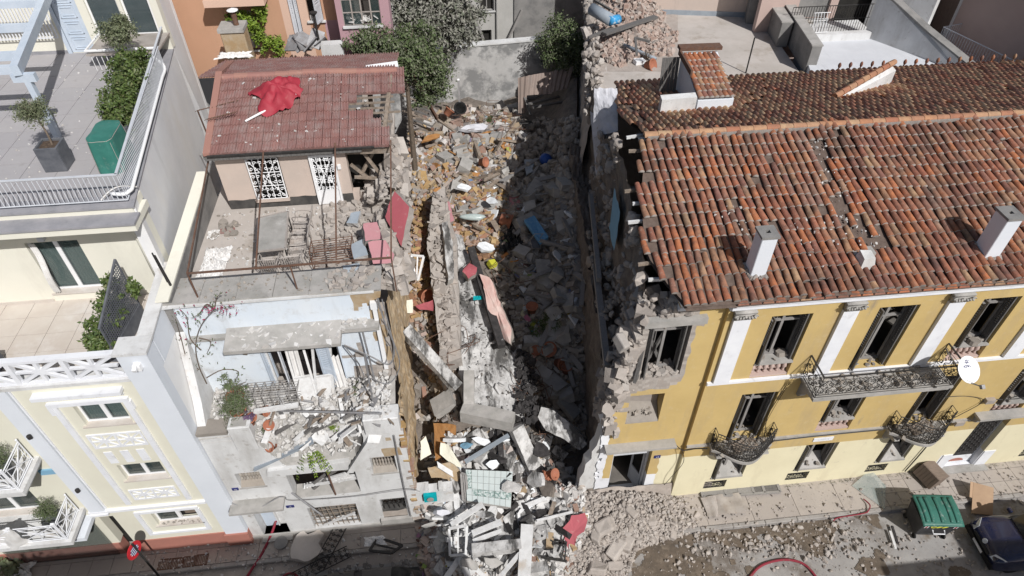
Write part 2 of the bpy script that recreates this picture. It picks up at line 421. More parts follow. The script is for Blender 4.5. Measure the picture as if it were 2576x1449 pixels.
mat('ridge_tile',(.42,.20,.11),(.25,.12,.08),ramp=[(.42,.19,.10),(.46,.29,.17),(.36,.15,.09),(.48,.33,.20)],sc_=5,bump=.4,rampmul=.5,stain=((.2,.16,.14),.6,6,.58,.75))
mat('mortar',(.33,.295,.27),(.25,.225,.205),sc_=8,bump=.6,bsc=30)
mat('tile_under',(.11,.08,.065),(.16,.12,.10),sc_=6,bump=.5)
mat('red_tile',(.27,.13,.115),(.21,.10,.09),ramp=[(.26,.14,.128),(.29,.155,.14),(.245,.132,.12),(.315,.17,.152)],sc_=3,rampmul=.3,bump=.3,bsc=25,stain=[((.33,.27,.255),.75,2.4,.46,.70),((.5,.46,.43),.8,16,.66,.74)])
mat('red_ridge',(.33,.17,.14),(.29,.15,.13),ramp=[(.32,.155,.13),(.35,.19,.15),(.31,.155,.135)],sc_=4,rampmul=.3,bump=.2,stain=((.45,.36,.3),.5,6,.58,.78))
mat('hut_wall',(.56,.46,.40),(.50,.42,.37),sc_=.9,bump=.25,stain=[((.30,.26,.24),.75,1.2,.56,.8,(1,1,.3)),((.62,.55,.5),.5,3,.6,.75)])
mat('soot',(.05,.048,.047),(.09,.085,.08),sc_=3,bump=.3)
mat('orange_wall',(.52,.30,.195),(.48,.28,.18),sc_=.6,bump=.1,stain=((.62,.38,.25),.5,.8,.5,.75,(1,1,.3)))
mat('peach_wall',(.66,.46,.36),(.62,.43,.34),sc_=.6,bump=.1)
mat('pink_wall',(.46,.29,.32),(.43,.27,.30),sc_=.6,bump=.1)
mat('grey_wall',(.46,.45,.43),(.40,.39,.37),sc_=.8,bump=.15,stain=((.28,.27,.25),.6,1.5,.55,.8,(1,1,.25)))
mat('mauve_wall',(.50,.38,.34),(.46,.35,.31),sc_=.8,bump=.1)
mat('garden_wall',(.52,.51,.50),(.42,.41,.40),sc_=.9,bump=.4,bsc=15,stain=[((.19,.19,.19),.85,.75,.45,.56),((.64,.62,.58),.6,2,.56,.7)])
mat('flat_roof',(.50,.455,.42),(.43,.39,.355),sc_=1.0,bump=.3,bsc=15,stain=[((.30,.25,.20),.6,.6,.56,.66),((.17,.15,.13),.4,3,.62,.8)])
mat('white_roof',(.62,.63,.66),(.56,.57,.60),sc_=1,bump=.1,stain=((.4,.4,.42),.5,1.4,.56,.8,(3,.5,1)))
mat('parapet',(.26,.25,.24),(.19,.185,.18),sc_=1.5,bump=.4,stain=[((.12,.12,.12),.7,1.5,.5,.7),((.42,.41,.4),.5,3,.6,.8)])
mat('wood_grey',(.30,.285,.275),(.22,.21,.20),sc_=6,bump=.3,stretch=(6,6,.7),stain=((.42,.41,.40),.5,3,.55,.75))
mat('wood_dark',(.11,.105,.10),(.17,.16,.155),sc_=6,bump=.4,stretch=(5,5,1))
mat('wood_old',(.30,.24,.19),(.18,.145,.115),sc_=7,bump=.4,stain=((.4,.37,.34),.6,5,.52,.75))
mat('wood_orange',(.40,.20,.075),(.32,.155,.055),sc_=5,bump=.2,stain=((.48,.36,.22),.5,4,.6,.8))
mat('wood_white',(.70,.70,.70),(.58,.57,.56),sc_=6,bump=.2,stain=((.4,.37,.35),.6,5,.56,.76))
mat('corrugated',(.30,.235,.205),(.23,.18,.155),sc_=2,bump=.2,rough=.7,stain=((.30,.26,.24),.6,2,.5,.75))
mat('tin',(.46,.42,.39),(.36,.32,.29),sc_=3,bump=.2,rough=.5,metal=.2,stain=((.3,.22,.17),.6,4,.55,.75))
mat('sheet_white',(.62,.62,.66),(.50,.50,.53),sc_=2,bump=.3,stain=((.32,.31,.31),.6,4,.55,.75))
mat('red_plaster',(.40,.10,.12),(.37,.10,.115),sc_=2,bump=.25,stain=((.5,.32,.3),.7,5,.6,.72))
mat('pink_plaster',(.46,.22,.24),(.42,.21,.225),sc_=2,bump=.25,stain=((.55,.42,.4),.6,4,.58,.74))
mat('salmon_plaster',(.58,.36,.32),(.66,.52,.47),sc_=2,bump=.3)
mat('red_cloth',(.36,.035,.055),(.30,.03,.045),sc_=3,bump=.2,rough=.6,stain=((.5,.25,.2),.4,5,.6,.8))
mat('white_cloth',(.72,.71,.70),(.62,.60,.58),sc_=4,bump=.2)
mat('hose',(.26,.03,.05),(.20,.03,.04),sc_=6,bump=.3,stain=((.3,.2,.18),.5,6,.55,.75))
mat('bin_green',(.04,.135,.105),(.045,.165,.13),sc_=3,rough=.45,bump=.05,stain=((.45,.47,.44),.7,5,.56,.74))
mat('bin_black',(.03,.03,.033),(.045,.045,.048),sc_=4,rough=.6,bump=.05,stain=((.2,.19,.18),.5,5,.58,.78))
mat('reflective_white',(.8,.8,.8),bump=0)
mat('reflective_red',(.55,.03,.03),bump=0)
mat('graffiti',(.62,.60,.08),bump=0)
mat('car_blue',(.008,.012,.04),(.01,.014,.05),sc_=2,rough=.25,spec=.5,bump=0,coat=.6,stain=((.06,.058,.06),.2,3,.5,.8))
mat('car_black',(.012,.012,.013),rough=.5,bump=0)
mat('rubber',(.02,.02,.02),rough=.9,bump=.1)
mat('car_glass',(.01,.011,.013),rough=.06,spec=.8,bump=0)
mat('headlight',(.55,.57,.60),rough=.15,spec=.8,bump=0)
mat('burnt_metal',(.035,.033,.032),(.07,.065,.06),sc_=4,rough=.85,bump=.4,stain=[((.16,.14,.125),.6,2,.52,.7),((.10,.06,.045),.6,4,.58,.75)])
mat('cardboard',(.42,.29,.19),(.37,.25,.165),sc_=3,bump=.1)
mat('cabinet_wood',(.22,.17,.14),(.16,.125,.10),sc_=4,bump=.2,stretch=(1,8,1),stain=((.35,.3,.26),.4,3,.6,.8))
mat('plate_blue',(.03,.035,.16),bump=0,rough=.4)
mat('ink',(.03,.03,.035),bump=0)
mat('sign_red',(.55,.03,.04),rough=.4,bump=0)
mat('sky_blue_paint',(.22,.42,.58),(.2,.38,.53),sc_=3,bump=.1)
mat('plastic_blue',(.03,.09,.35),rough=.4,bump=0)
mat('plastic_teal',(.0,.38,.42),(0,.3,.34),sc_=6,rough=.6,bump=.1)
mat('plastic_yellow',(.60,.58,.06),rough=.5,bump=0)
mat('plastic_green',(.10,.42,.12),rough=.4,bump=0)
mat('mattress',(.10,.27,.50),(.16,.36,.56),sc_=9,bump=.2,stain=((.4,.5,.58),.5,14,.55,.65))
mat('water_bottle',(.55,.62,.60),(.45,.55,.55),sc_=12,rough=.2,bump=.2,alpha=.75)
mat('clear_glass',(.42,.48,.46),(.5,.54,.52),sc_=4,rough=.15,bump=.05,alpha=.35)
mat('pipe_grey',(.30,.34,.38),(.25,.28,.32),sc_=3,bump=.1,rough=.6)
mat('can_blue',(.05,.30,.58),(.5,.6,.68),sc_=6,bump=0,rough=.4,contrast=(.56,.6))
mat('black_plastic',(.016,.015,.016),(.03,.03,.03),sc_=8,rough=.35,bump=.5,bsc=9)
mat('tile_pale',(.52,.57,.56),(.47,.52,.515),sc_=3,bump=.05,rough=.35,stain=((.6,.58,.55),.5,5,.6,.75))
mat('tile_print',(.16,.24,.22),(.5,.55,.54),sc_=16,bump=0,rough=.35,contrast=(.46,.54))
mat('tile_white',(.74,.76,.78),(.66,.68,.70),sc_=5,bump=.05,rough=.4,stain=((.4,.36,.32),.6,5,.6,.75))
mat('ochre_brick_wall',(.36,.25,.14),(.42,.34,.24),sc_=3,bump=.6,bsc=15,stain=((.46,.40,.33),.7,2.2,.54,.72))
rock_like('rubble_grey',[(.36,.325,.29),(.30,.27,.24),(.42,.375,.33),(.26,.235,.21),(.38,.33,.28),(.46,.43,.39)])
rock_like('rubble_stone',[(.43,.385,.35),(.36,.32,.29),(.50,.455,.415),(.31,.275,.25),(.46,.405,.36),(.40,.37,.345)])
rock_like('rubble_ochre',[(.42,.28,.13),(.33,.21,.11),(.47,.34,.18),(.28,.14,.10),(.50,.45,.40),(.33,.15,.10),(.38,.31,.24)])
rock_like('rubble_brick',[(.42,.32,.275),(.48,.39,.34),(.38,.265,.22),(.52,.45,.40),(.44,.33,.28),(.42,.38,.345),(.34,.29,.26)])
rock_like('rubble_white',[(.62,.60,.58),(.52,.50,.475),(.70,.69,.68),(.44,.41,.38)])
rock_like('rubble_mixed',[(.50,.47,.44),(.36,.31,.27),(.30,.16,.11),(.62,.60,.58),(.30,.27,.24),(.42,.29,.15),(.22,.20,.19),(.40,.37,.35)])
rock_like('rubble_dark',[(.17,.155,.145),(.12,.11,.10),(.22,.20,.185),(.09,.085,.08),(.26,.24,.22)])
mat('shard_bits',(.5,.48,.46),ramp=[(.66,.65,.64),(.50,.47,.44),(.36,.32,.29),(.72,.72,.72),(.40,.30,.24)],bump=.2)
mat('litter',(.5,.1,.1),ramp=[(.52,.07,.09),(.05,.25,.45),(.70,.68,.66),(.40,.42,.05),(.08,.30,.14),(.55,.25,.06),(.05,.05,.06),(.62,.60,.58),(.30,.05,.16),(.10,.42,.44)],bump=.1,rough=.6)

# ================================================================ ground, road, pavements
def gz(x,y):  # ground height
    return 0.0
g=MB();g.box(-300,300,-200,400,-.6,-.02);tag(g.build('ground','dirt'),kind='structure')
g=MB()
g.grid(lambda a,b: V((-60+120*a,2.2+(10.75-2.2)*b,.012*noise.noise(V((a*60,b*5,0))))),120,12)
road=tag(g.build('road','asphalt'),kind='structure')
# right pavement (yellow house) and left pavement: joints are real gaps between slabs
def pavement(name,x0,x1,y0,y1,nx,ny,z=.13,skip=None,m='pavement'):
    base=MB();base.box(x0,x1,y0,y1,-.3,z-.03);b=tag(base.build(name,'kerb'),kind='structure')
    for i in range(nx):
        for j in range(ny):
            if skip and skip(i,j): continue
            a0,a1=x0+(x1-x0)*i/nx,x0+(x1-x0)*(i+1)/nx
            b0,b1=y0+.14+(y1-y0-.14)*j/ny,y0+.14+(y1-y0-.14)*(j+1)/ny
            t=ru(-.006,.006);q=MB()
            q.hexa([(a0+.008,b0+.008,z-.04),(a1-.008,b0+.008,z-.04),(a1-.008,b1-.008,z-.04),(a0+.008,b1-.008,z-.04),
                    (a0+.008,b0+.008,z+t),(a1-.008,b0+.008,z+t),(a1-.008,b1-.008,z-t),(a0+.008,b1-.008,z-t)])
            q.build('slab',m,b)
    for i in range(int((x1-x0)/1.2)):
        q=MB();a=x0+i*1.2;q.box(a+.006,a+1.194,y0-.02,y0+.13,-.2,z+.012);bevel(q.build('kerb_stone','kerb',b),.02)
    return b
pavement('pavement',3.2,15.2,10.68,12.34,7,1)
pavement('pavement',15.2,26.0,10.68,12.34,20,3)
pavement('pavement',-26.0,-2.0,11.2,12.5,34,2,z=.12)
# far side of the street: the row of buildings whose shadow falls on the road
opp=thing('building','plain rendered building across the street behind the viewer','building',(-9.5,0,0))
def _w(m):
    m.box(-24,4.3,-8,1.2,0,12.6);m.box(-24,-5.2,-8,.4,12.6,13.8)
part('wall','white_plaster',opp,_w)
opp2=thing('building','low plain building across the street beside a gap in the row','building',(21,0,0))
part('wall','white_plaster',opp2,lambda m: (m.box(18.0,21.5,-7,1.0,0,8.9),m.box(21.5,40,-7,1.2,0,9.6)))

# ================================================================ yellow neoclassical house (right)
YF,YL=12.1,12.25
yh=thing('house','yellow three-storey house with terracotta roof, white pilasters and a torn-off left corner','house',(14,12.1,0))
BAYS=[(8.6,9.8),(11.75,12.97),(14.88,16.05),(18.02,19.22),(21.1,22.3)]
def paint(u,z,side):
    if side == 1: return 3
    if 17.55<u<19.75 and z<3.7: return 2 if z<1.1 else (0 if z>2.75 else 1)
    return 0 if z>2.75 else 1
holes=[]
for i,(a,b) in enumerate(BAYS):
    holes.append((a,b,6.9,9.6))
    holes.append((a,b,3.55,6.08))
    holes.append((a,b,.16,3.55) if i == 3 else (a,b,1.15,2.75))
    if i != 3: holes.append((a-.15,b-.52,.42,.92))
m=MB()
gridwall(m,7.28,26,0,10.15,holes,.5,plane_y=YF,cuts_z=(2.75,1.1,3.7),cuts_u=(17.55,19.75),matf=paint)
ywall=m.build('facade_wall',['ochre','pale_yellow','white_trim','interior'],yh)
# left bay, broken: stone core shows where the render is gone
def brk(z):  # left edge of what still stands
    n=noise.noise(V((z*1.7,3.3,0)))*.22+noise.noise(V((z*5,1.3,0)))*.08
    if z<3.7: return 4.38+n*.4
    if z<5.5: return 4.30+n*.5
    if z<7.0: return 4.48+n
    if z<9.0: return 4.62+(z-7)*.12+n
    return 4.95+(z-9.0)*.75+n
def keepL(u,z): return u>brk(z)
def paintL(u,z,side):
    if side == 1: return 3
    n=noise.noise(V((u*2.3,z*2.3,7)))*.28
    if z>9.9+n and u<6.1: return 4
    if z>9.25 and 5.2<u<6.75+n and z<9.62: return 4
    if z>6.55+n*.7 and u<6.42+n*.35+(.12 if z>7 else -.25+(z-6.55)): return 4
    if z>5.55 and u<5.0+n*.6: return 4
    if u<4.62+n*.3: return 4 if z>5.2+n else 2
    if z<1.55 and u<6.6 and u>4.6: return 2
    if u<6.6: return 0
    return 0 if z>2.75 else 1
m=MB()
holL=[(5.2,6.42,7.2,9.5),(5.03,6.12,4.84,6.32),(4.84,6.2,.12,3.3)]
gridwall(m,4.2,7.28,0,10.45,holL,.55,plane_y=YL,step=.11,matf=paintL,keep=keepL,jit=.09)
lwall=m.build('broken_wall',['ochre','pale_yellow','white_trim','interior','rubble_stone'],yh);lwall['label']='broken end of the facade with bare rubble stone'
sp=[]
for _ in range(420):
    z=ru(5.0,10.3);x0=brk(z)
    x=x0+abs(RND.gauss(0,.33)) if RND.random()<.75 else ru(x0,6.4)
    if x>5.12 and 7.1<z<9.5: continue
    if 4.95<x<6.2 and 4.7<z<6.45: continue
    if paintL(x,z,0) != 4: continue
    s=ru(.12,.36);sp.append((x,YL+ru(.0,.3),z,(s*ru(.8,1.5),s*ru(.7,1),s*ru(.6,1)),rot3()))
scatter('stone',None,None,None,BIGROCKS,'bigrock','rubble_stone',sp,parent=lwall)
sp=[]
for _ in range(330):
    t=RND.random();z=4.4+5.9*t;x=4.35+max(0,z-7)*.22+abs(RND.gauss(0,.35));y=YL+ru(-.12,1.3);s=abs(RND.gauss(.2,.12))+.07
    if x<5.15+max(0,z-9.4)*.9 and (y>YL+.2 or x<4.98): sp.append((x,y,z-max(0,y-YL-.3)*.6,(s*ru(.9,1.4),s,s*ru(.6,.9)),rot3()))
scatter('stone',None,None,None,ROCKS+BLOCKS+SHARDS,'rk','rubble_stone',sp,parent=lwall)
# lintel beam over the broken window, ledges
q=MB();q.beam((5.0,YL-.02,9.6),(6.75,YL-.06,9.66),.22,.24);q.build('lintel','concrete',yh)
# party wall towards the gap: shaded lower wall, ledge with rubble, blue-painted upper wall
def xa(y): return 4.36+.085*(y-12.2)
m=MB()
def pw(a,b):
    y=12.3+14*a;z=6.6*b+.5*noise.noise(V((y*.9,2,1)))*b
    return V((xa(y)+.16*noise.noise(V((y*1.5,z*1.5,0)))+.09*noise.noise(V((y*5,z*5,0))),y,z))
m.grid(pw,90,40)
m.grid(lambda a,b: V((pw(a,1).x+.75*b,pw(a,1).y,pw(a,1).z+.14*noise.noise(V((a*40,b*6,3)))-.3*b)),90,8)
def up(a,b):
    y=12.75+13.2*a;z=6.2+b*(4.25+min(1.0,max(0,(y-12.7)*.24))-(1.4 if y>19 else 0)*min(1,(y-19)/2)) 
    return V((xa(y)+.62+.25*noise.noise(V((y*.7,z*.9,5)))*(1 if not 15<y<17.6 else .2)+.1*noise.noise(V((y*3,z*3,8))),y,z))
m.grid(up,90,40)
pwall=m.build('party_wall','dirt_and_shade_dark',yh);pwall['label']='exposed rubble-stone party wall'  # stone coloured darker than its own tone to paint in the shade on it
def bl(a,b):
    y=16.1+1.3*a;z=8.8+1.7*b
    e=.12*noise.noise(V((y*3,z*2,1)))
    return V((xa(y)+.42,y+e*(1 if abs(a-.5)>.4 else 0),z+e))
blue=MB().grid(bl,14,14).build('plaster_patch','sky_blue_paint',pwall);blue['label']='patch of blue wall paint on the stone'
sp=[]
for _ in range(300):
    y=ru(12.5,19.5);x=xa(y)+ru(.05,.95);s=abs(RND.gauss(.16,.09))+.05
    sp.append((x,y,6.75+max(0,(x-xa(y))*.9)+.5*noise.noise(V((y*.9,2,1)))+ru(-.1,.12),(s*1.3,s,s*.8),rot3()))
scatter('stone',None,None,None,ROCKS,'rock','rubble_grey',sp,parent=pwall)
sp=[]
for _ in range(260):
    p=up(ru(0,.75),ru(0,1) ** .8);s=abs(RND.gauss(.2,.1))+.06
    if not (15.6<p.y<17.8 and p.z>8): sp.append((p.x-ru(0,.06),p.y,p.z,(s,s*1.3,s*.8),rot3()))
scatter('stone',None,None,None,ROCKS,'rock','rubble_stone',sp,parent=pwall)
m=MB();m.beam((xa(13)-.02,13.0,6.9),(xa(17.2)+.1,17.2,7.1),.2,.22);m.beam((xa(16.0)+.12,16.4,7.4),(xa(21)+.3,21,7.6),.16,.2)
m.build('wall_plate','wood_grey',pwall)
# interior: floors, back wall, partition
m=MB()
for z in (3.35,6.75): m.box(7.4,25.8,12.62,16.5,z-.2,z)
m.box(5.4,25.9,16.5,16.7,0,11.0);m.box(10.2,10.4,12.62,16.5,.2,10.6);m.box(16.9,17.1,12.62,16.5,.2,10.6);m.box(7.0,7.2,12.8,16.5,0,10.4)
m.box(5.0,25.9,12.62,16.5,0,.1)
m.build('interior_wall','interior',yh)
for zz in (6.5,3.3):
    m=MB();m.box(xa(14)+.7,7.0,12.8,16.5,zz,zz+.18);m.build('broken_floor','interior',yh)
# cornice: gutter board, bands
def corn(x0,x1,y):
    a=MB();a.box(x0,x1,y-.36,y+.02,10.44,10.60);a.box(x0,x1,y-.22,y+.01,10.34,10.44);a.build('gutter_board','white_trim',yh)
    a=MB();a.box(x0+.005,x1-.005,y-.16,y+.015,10.27,10.34);a.build('frieze','ochre',yh)
    a=MB();a.box(x0,x1,y-.20,y+.01,10.16,10.27);a.box(x0,x1,y-.10,y+.01,10.06,10.16);a.build('cornice','white_trim',yh)
corn(7.25,26,YF);corn(5.85,7.22,YL)
for x0,x1,z0,z1,y,d in ((7.28,26,6.80,6.9,YF,.09),(7.28,17.5,3.40,3.50,YF,.07),(20.2,26,3.40,3.50,YF,.07)):
    q=MB();q.box(x0,x1,y-d,y+.005,z0,z1);q.box(x0,x1,y-d*.5,y+.004,z0-.05,z0);q.build('string_course','white_trim' if z0>5 else 'concrete',yh)
def hood(x0,x1,y,z):
    q=MB();q.box(x0,x1,y-.34,y+.01,z,z+.10);q.box(x0+.06,x1-.06,y-.2,y+.008,z-.09,z);h=q.build('door_hood','concrete',yh)
    for x in (x0+.12,x1-.3):
        q=MB();q.prism([(x,y+.005,z-.10),(x,y-.22,z-.10),(x,y-.16,z-.3),(x,y+.005,z-.45)],(.16,0,0));q.build('bracket','concrete',h)
hood(4.45,6.85,YL,3.66);hood(17.5,19.85,YF,3.72)
# pilasters with carved capitals
def pilaster(x0,x1):
    q=MB();q.box(x0,x1,YF-.10,YF+.01,6.92,9.68);p=q.build('pilaster','white_trim',yh)
    q=MB();c=(x0+x1)/2;w=(x1-x0)/2
    q.box(x0-.06,x1+.06,YF-.2,YF+.01,9.98,10.05);q.box(x0-.01,x1+.01,YF-.12,YF+.01,9.68,9.72)
    q.hexa([(x0,YF-.11,9.72),(x1,YF-.11,9.72),(x1,YF+.005,9.72),(x0,YF+.005,9.72),(x0-.05,YF-.19,9.98),(x1+.05,YF-.19,9.98),(x1+.05,YF+.005,9.98),(x0-.05,YF+.005,9.98)])
    for s in (-1,1):  # volutes and leaves
        q.tube([(c+s*(w+.02)+s*.07*(1-k/14)*math.cos(k*.75),YF-.22,9.9+.07*(1-k/14)*math.sin(k*.75)) for k in range(14)],.018,5)
        for k in range(3):
            q.tube(curve([(c+s*w*(.25+.33*k),YF-.13,9.72),(c+s*w*(.27+.33*k),YF-.19,9.82),(c+s*w*(.32+.33*k),YF-.23,9.9),(c+s*w*(.36+.34*k),YF-.25,9.86)],3),.028,5)
    q.lathe((c,YF-.2,9.88),[(.02,-.04),(.05,0),(.02,.04)],8)
    q.build('capital','concrete',p,True)
for a,b in ((7.45,7.95),(10.62,11.08),(13.74,14.24),(16.82,17.30),(20.0,20.5)): pilaster(a,b)
# openings
def spiral(c,r,turns,ax,ay,n=18,s=1,ph=0.):
    return [V(c)+V(ax)*(r*(1-.82*k/n)*math.cos(ph+s*turns*6.283*k/n))+V(ay)*(r*(1-.82*k/n)*math.sin(ph+s*turns*6.283*k/n)) for k in range(n+1)]
def shutter_leaf(mb,p,wdir,w,h,t=.04,slats=True):
    p,d=V(p),V(wdir).normalized();n=d.cross(V((0,0,1)))
    def bx(a,b,z0,z1,tt): mb.hexa([p+d*a-n*tt+V((0,0,z0)),p+d*b-n*tt+V((0,0,z0)),p+d*b+n*tt+V((0,0,z0)),p+d*a+n*tt+V((0,0,z0)),p+d*a-n*tt+V((0,0,z1)),p+d*b-n*tt+V((0,0,z1)),p+d*b+n*tt+V((0,0,z1)),p+d*a+n*tt+V((0,0,z1))])
    bx(0,.07,0,h,t/2);bx(w-.07,w,0,h,t/2)
    for z in (0,h*.33,h-.09): bx(.07,w-.07,z,z+.09,t/2)
    if slats:
        for k in range(int((h*.6)/.09)): bx(.07,w-.07,h*.37+k*.09,h*.37+k*.09+.05,t/3)
    bx(.07,w-.07,.09,h*.33,t/5)
def window(a,b,z0,z1,y,sill=True,style=0,wallobj=yh):
    q=MB();yy=y+.32;w=b-a
    for (x0,x1) in ((a+.02,a+.1),(b-.1,b-.02)): q.box(x0,x1,yy,yy+.08,z0,z1-.02)
    q.box(a+.1,b-.1,yy,yy+.08,z1-.1,z1-.02);q.box(a+.1,b-.1,yy,yy+.08,z0,z0+.07)
    if style != 2: q.box(a+.1,b-.1,yy+.005,yy+.07,z0+(z1-z0)*.72,z0+(z1-z0)*.72+.06)
    if style == 0: q.box((a+b)/2-.04,(a+b)/2+.04,yy+.004,yy+.075,z0+.07,z1-.1)
    f=q.build('window','wood_grey',wallobj)
    q=MB()  # left leaf, swung out along the reveal, and an inner casement
    ang=rad(ru(62,84));shutter_leaf(q,(a+.06,y+.30,z0+.02),(math.cos(ang)*.35,-math.sin(ang),0),w*.34,z1-z0-.08)
    q.build('shutter','wood_dark',f)
    q=MB();ang=rad(ru(70,88));shutter_leaf(q,(b-.08,y+.30,z0+.02),(-math.cos(ang)*.4,-math.sin(ang),0),w*.22,z1-z0-.08)
    q.build('shutter','wood_dark',f)
    q=MB();ang=rad(ru(20,50));p0=V((a+.1,yy+.09,z0+.05));d=V((math.cos(ang),math.sin(ang),0));wl=w*.42;h=z1-z0-.2
    for (s0,s1) in ((0,.06),(wl-.06,wl)): q.beam(p0+d*(s0+.03),p0+d*(s0+.03)+V((0,0,h)),.06,.04,d)
    for z in (0,h*.5,h): q.beam(p0+V((0,0,z)),p0+d*wl+V((0,0,z)),.04,.05)
    q.build('casement','wood_grey',f)
    q=MB();q.box(a-.0,b+.0,y+.42,y+.5,z0,z1);
    if sill:
        q=MB();q.box(a+.003,b-.003,y-.04,y+.5,z0-.06,z0+.0);q.build('sill','concrete',f)
    return f
def balusters(a,b,z0,z1,y,f):
    q=MB();q.box(a+.004,b-.004,y+.02,y+.3,z0-.03,z0+.06);q.build('base_rail','mauve_wall',f)
    n=6;h=z1-z0-.08
    for k in range(n):
        x=a+(k+.5)*(b-a)/n;q=MB()
        q.lathe((x,y+.15,z0+.06),[(.045,0),(.05,h*.1),(.03,h*.18),(.08,h*.42),(.06,h*.62),(.03,h*.75),(.05,h*.88),(.045,h)],9);q.build('baluster','mauve_wall',f,True)
    q=MB();q.box(a+.003,b-.003,y+.31,y+.45,z0,z1);q.build('panel','mauve_wall',f)
def rubble_on(a,b,y0,y1,z,n,parent,s0=.05,s1=.2,mt='rubble_grey'):
    sp=[]
    for _ in range(n):
        s=ru(s0,s1);sp.append((ru(a,b),ru(y0,y1),z+s*.15,(s,s*ru(.6,1),s*ru(.12,.5)),rot3(tilt=.35)))
    scatter('debris',None,None,None,SHARDS,'shard',mt,sp,parent=parent)
for i,(a,b) in enumerate(BAYS[:4]):
    if i in (0,2):
        f=window(a,b,7.58,9.6,YF);balusters(a,b,6.93,7.5,YF,f);rubble_on(a+.1,b-.1,YF+.05,YF+.5,7.6,12,f,.08,.4)
    else: f=window(a,b,6.92,9.6,YF,False);rubble_on(a+.1,b-.1,YF+.05,YF+1,6.9,24,f,.06,.3)
    if i in (1,3): f=window(a,b,4.22,6.08,YF);balusters(a,b,3.6,4.14,YF,f);rubble_on(a+.1,b-.1,YF+.02,YF+.5,4.24,18,f,.05,.22)
    else: f=window(a,b,3.56,6.08,YF,False);rubble_on(a+.1,b-.1,YF+.0,YF+1,3.56,26,f,.06,.28)
    if i != 3:
        f=window(a,b,1.17,2.75,YF);q=MB()
        q.hexa([(a+.03,YF+.0,1.17),(b-.03,YF+.0,1.17),(b-.03,YF+.5,1.17),(a+.03,YF+.5,1.17),(a+.03,YF+.02,1.19),(b-.03,YF+.02,1.19),(b-.03,YF+.5,1.5),(a+.03,YF+.5,1.5)])
        q.build('sloping_sill','concrete',f);rubble_on(a+.1,b-.1,YF+.05,YF+.4,1.3,10,f,.05,.2)
# broken corner window and the opening below it
f=window(5.2,6.42,7.22,9.5,YL,False,0);rubble_on(5.3,6.3,YL-.05,YL+.5,7.22,40,f,.06,.3,'rubble_stone')
q=MB();q.beam((5.05,YL-.1,7.2),(5.32,YL+.3,9.2),.09,.3);q.beam((5.5,YL+.5,7.3),(6.2,YL+.8,8.9),.07,.1);q.beam((5.9,YL+.7,7.3),(5.4,YL+.5,8.6),.07,.1);q.build('broken_frame','wood_dark',f)
q=MB();q.box(5.05,6.1,YL+.4,YL+.5,4.85,5.75);f=q.build('infill','rubble_stone',yh);q=MB()
q.hexa([(5.04,YL+.0,4.85),(6.11,YL+.0,4.85),(6.11,YL+.5,4.85),(5.04,YL+.5,4.85),(5.04,YL+.02,4.9),(6.11,YL+.02,4.9),(6.11,YL+.5,5.55),(5.04,YL+.5,5.75)]);q.build('infill','rubble_grey',f)
rubble_on(5.1,6.0,YL+.05,YL+.4,5.2,30,f,.06,.24)
# doors
def door(a,b,y,z0,ztop,zt,grille):
    q=MB();yy=y+.18
    for (x0,x1) in ((a+.01,a+.09),(b-.09,b-.01)): q.box(x0,x1,yy,yy+.08,z0,ztop)
    q.box(a+.09,b-.09,yy,yy+.08,zt,zt+.08);q.box(a+.09,b-.09,yy,yy+.08,ztop-.07,ztop)
    d=q.build('door','grey_paint',yh)
    q=MB()
    for k in range(1,4): x=a+.09+k*(b-a-.18)/4;q.box(x-.012,x+.012,yy+.02,yy+.05,zt+.08,ztop-.07)
    q.box(a+.09,b-.09,yy+.025,yy+.045,(zt+ztop)/2,(zt+ztop)/2+.025);q.build('transom_bar','grey_paint',d)
    return d,yy
d0,yy=door(4.84,6.2,YL,.13,3.3,2.72,0)
for s,x in ((1,4.93),(-1,6.11)):
    q=MB();p=V((x,yy+.1,.13));dd=V((s*.28,.75,0)).normalized()
    shutter_leaf(q,p,dd,.62,2.55,slats=False);lf=q.build('door_leaf','grey_paint',d0)
    q=MB()
    for k in range(9): q.tube([p+dd*(.1+.05*k)+V((-s*.05,0,.95)),p+dd*(.1+.05*k)+V((-s*.05,0,2.4))],.01,4)
    q.build('grille','iron',lf)
d1,yy=door(18.02,19.22,YF,.18,3.55,2.9,1)
q=MB();q.box(18.11,19.13,yy+.03,yy+.07,.2,2.9);q.build('door_leaf','charred',d1)
q=MB()
for i in range(7):
    for k in range(15):
        c=(18.19+i*.142,yy-.01,.98+k*.128);q.tube(spiral(c,.066,1.15,(1,0,0),(0,0,1),8,1 if (i+k) % 2 else -1),.011,4)
q.build('grille','iron',d1)
q=MB();q.box(18.11,19.13,yy+.01,yy+.03,.2,.62);q.build('kick_plate','white_trim',d1)
q=MB();q.prism([(18.3+.6*(.5-.5*math.cos(t*.314)),yy+.004,.27+.2*math.sin(t*.314)) for t in range(11)],(0,-.006,0));q.build('emblem','brick_red_paint',d1)
q=MB();q.box(17.6,19.7,YF-.28,YF+.02,.125,.2);q.build('doorstep','concrete',yh)
for x0,x1 in ((17.62,17.98),(19.26,19.7)):
    q=MB();q.box(x0,x1,YF-.03,YF+.005,.2,1.12);q.build('dado','white_trim',yh)
# basement grilles
for i in (0,1,2,4):
    a,b=BAYS[i][0]-.15,BAYS[i][1]-.52;q=MB()
    for k in range(7):
        for r in range(3): q.tube(spiral((a+.06+k*(b-a-.12)/6,YF+.03,.51+r*.16),.07,1.2,(1,0,0),(0,0,1),9,1 if k % 2 else -1),.011,4)
    for z in (.43,.91): q.box(a,b,YF+.02,YF+.05,z-.012,z+.012)
    gr=q.build('basement_grille','iron',yh);q=MB();q.box(a,b,YF+.2,YF+.24,.42,.92);q.build('backing','dark_void',gr)
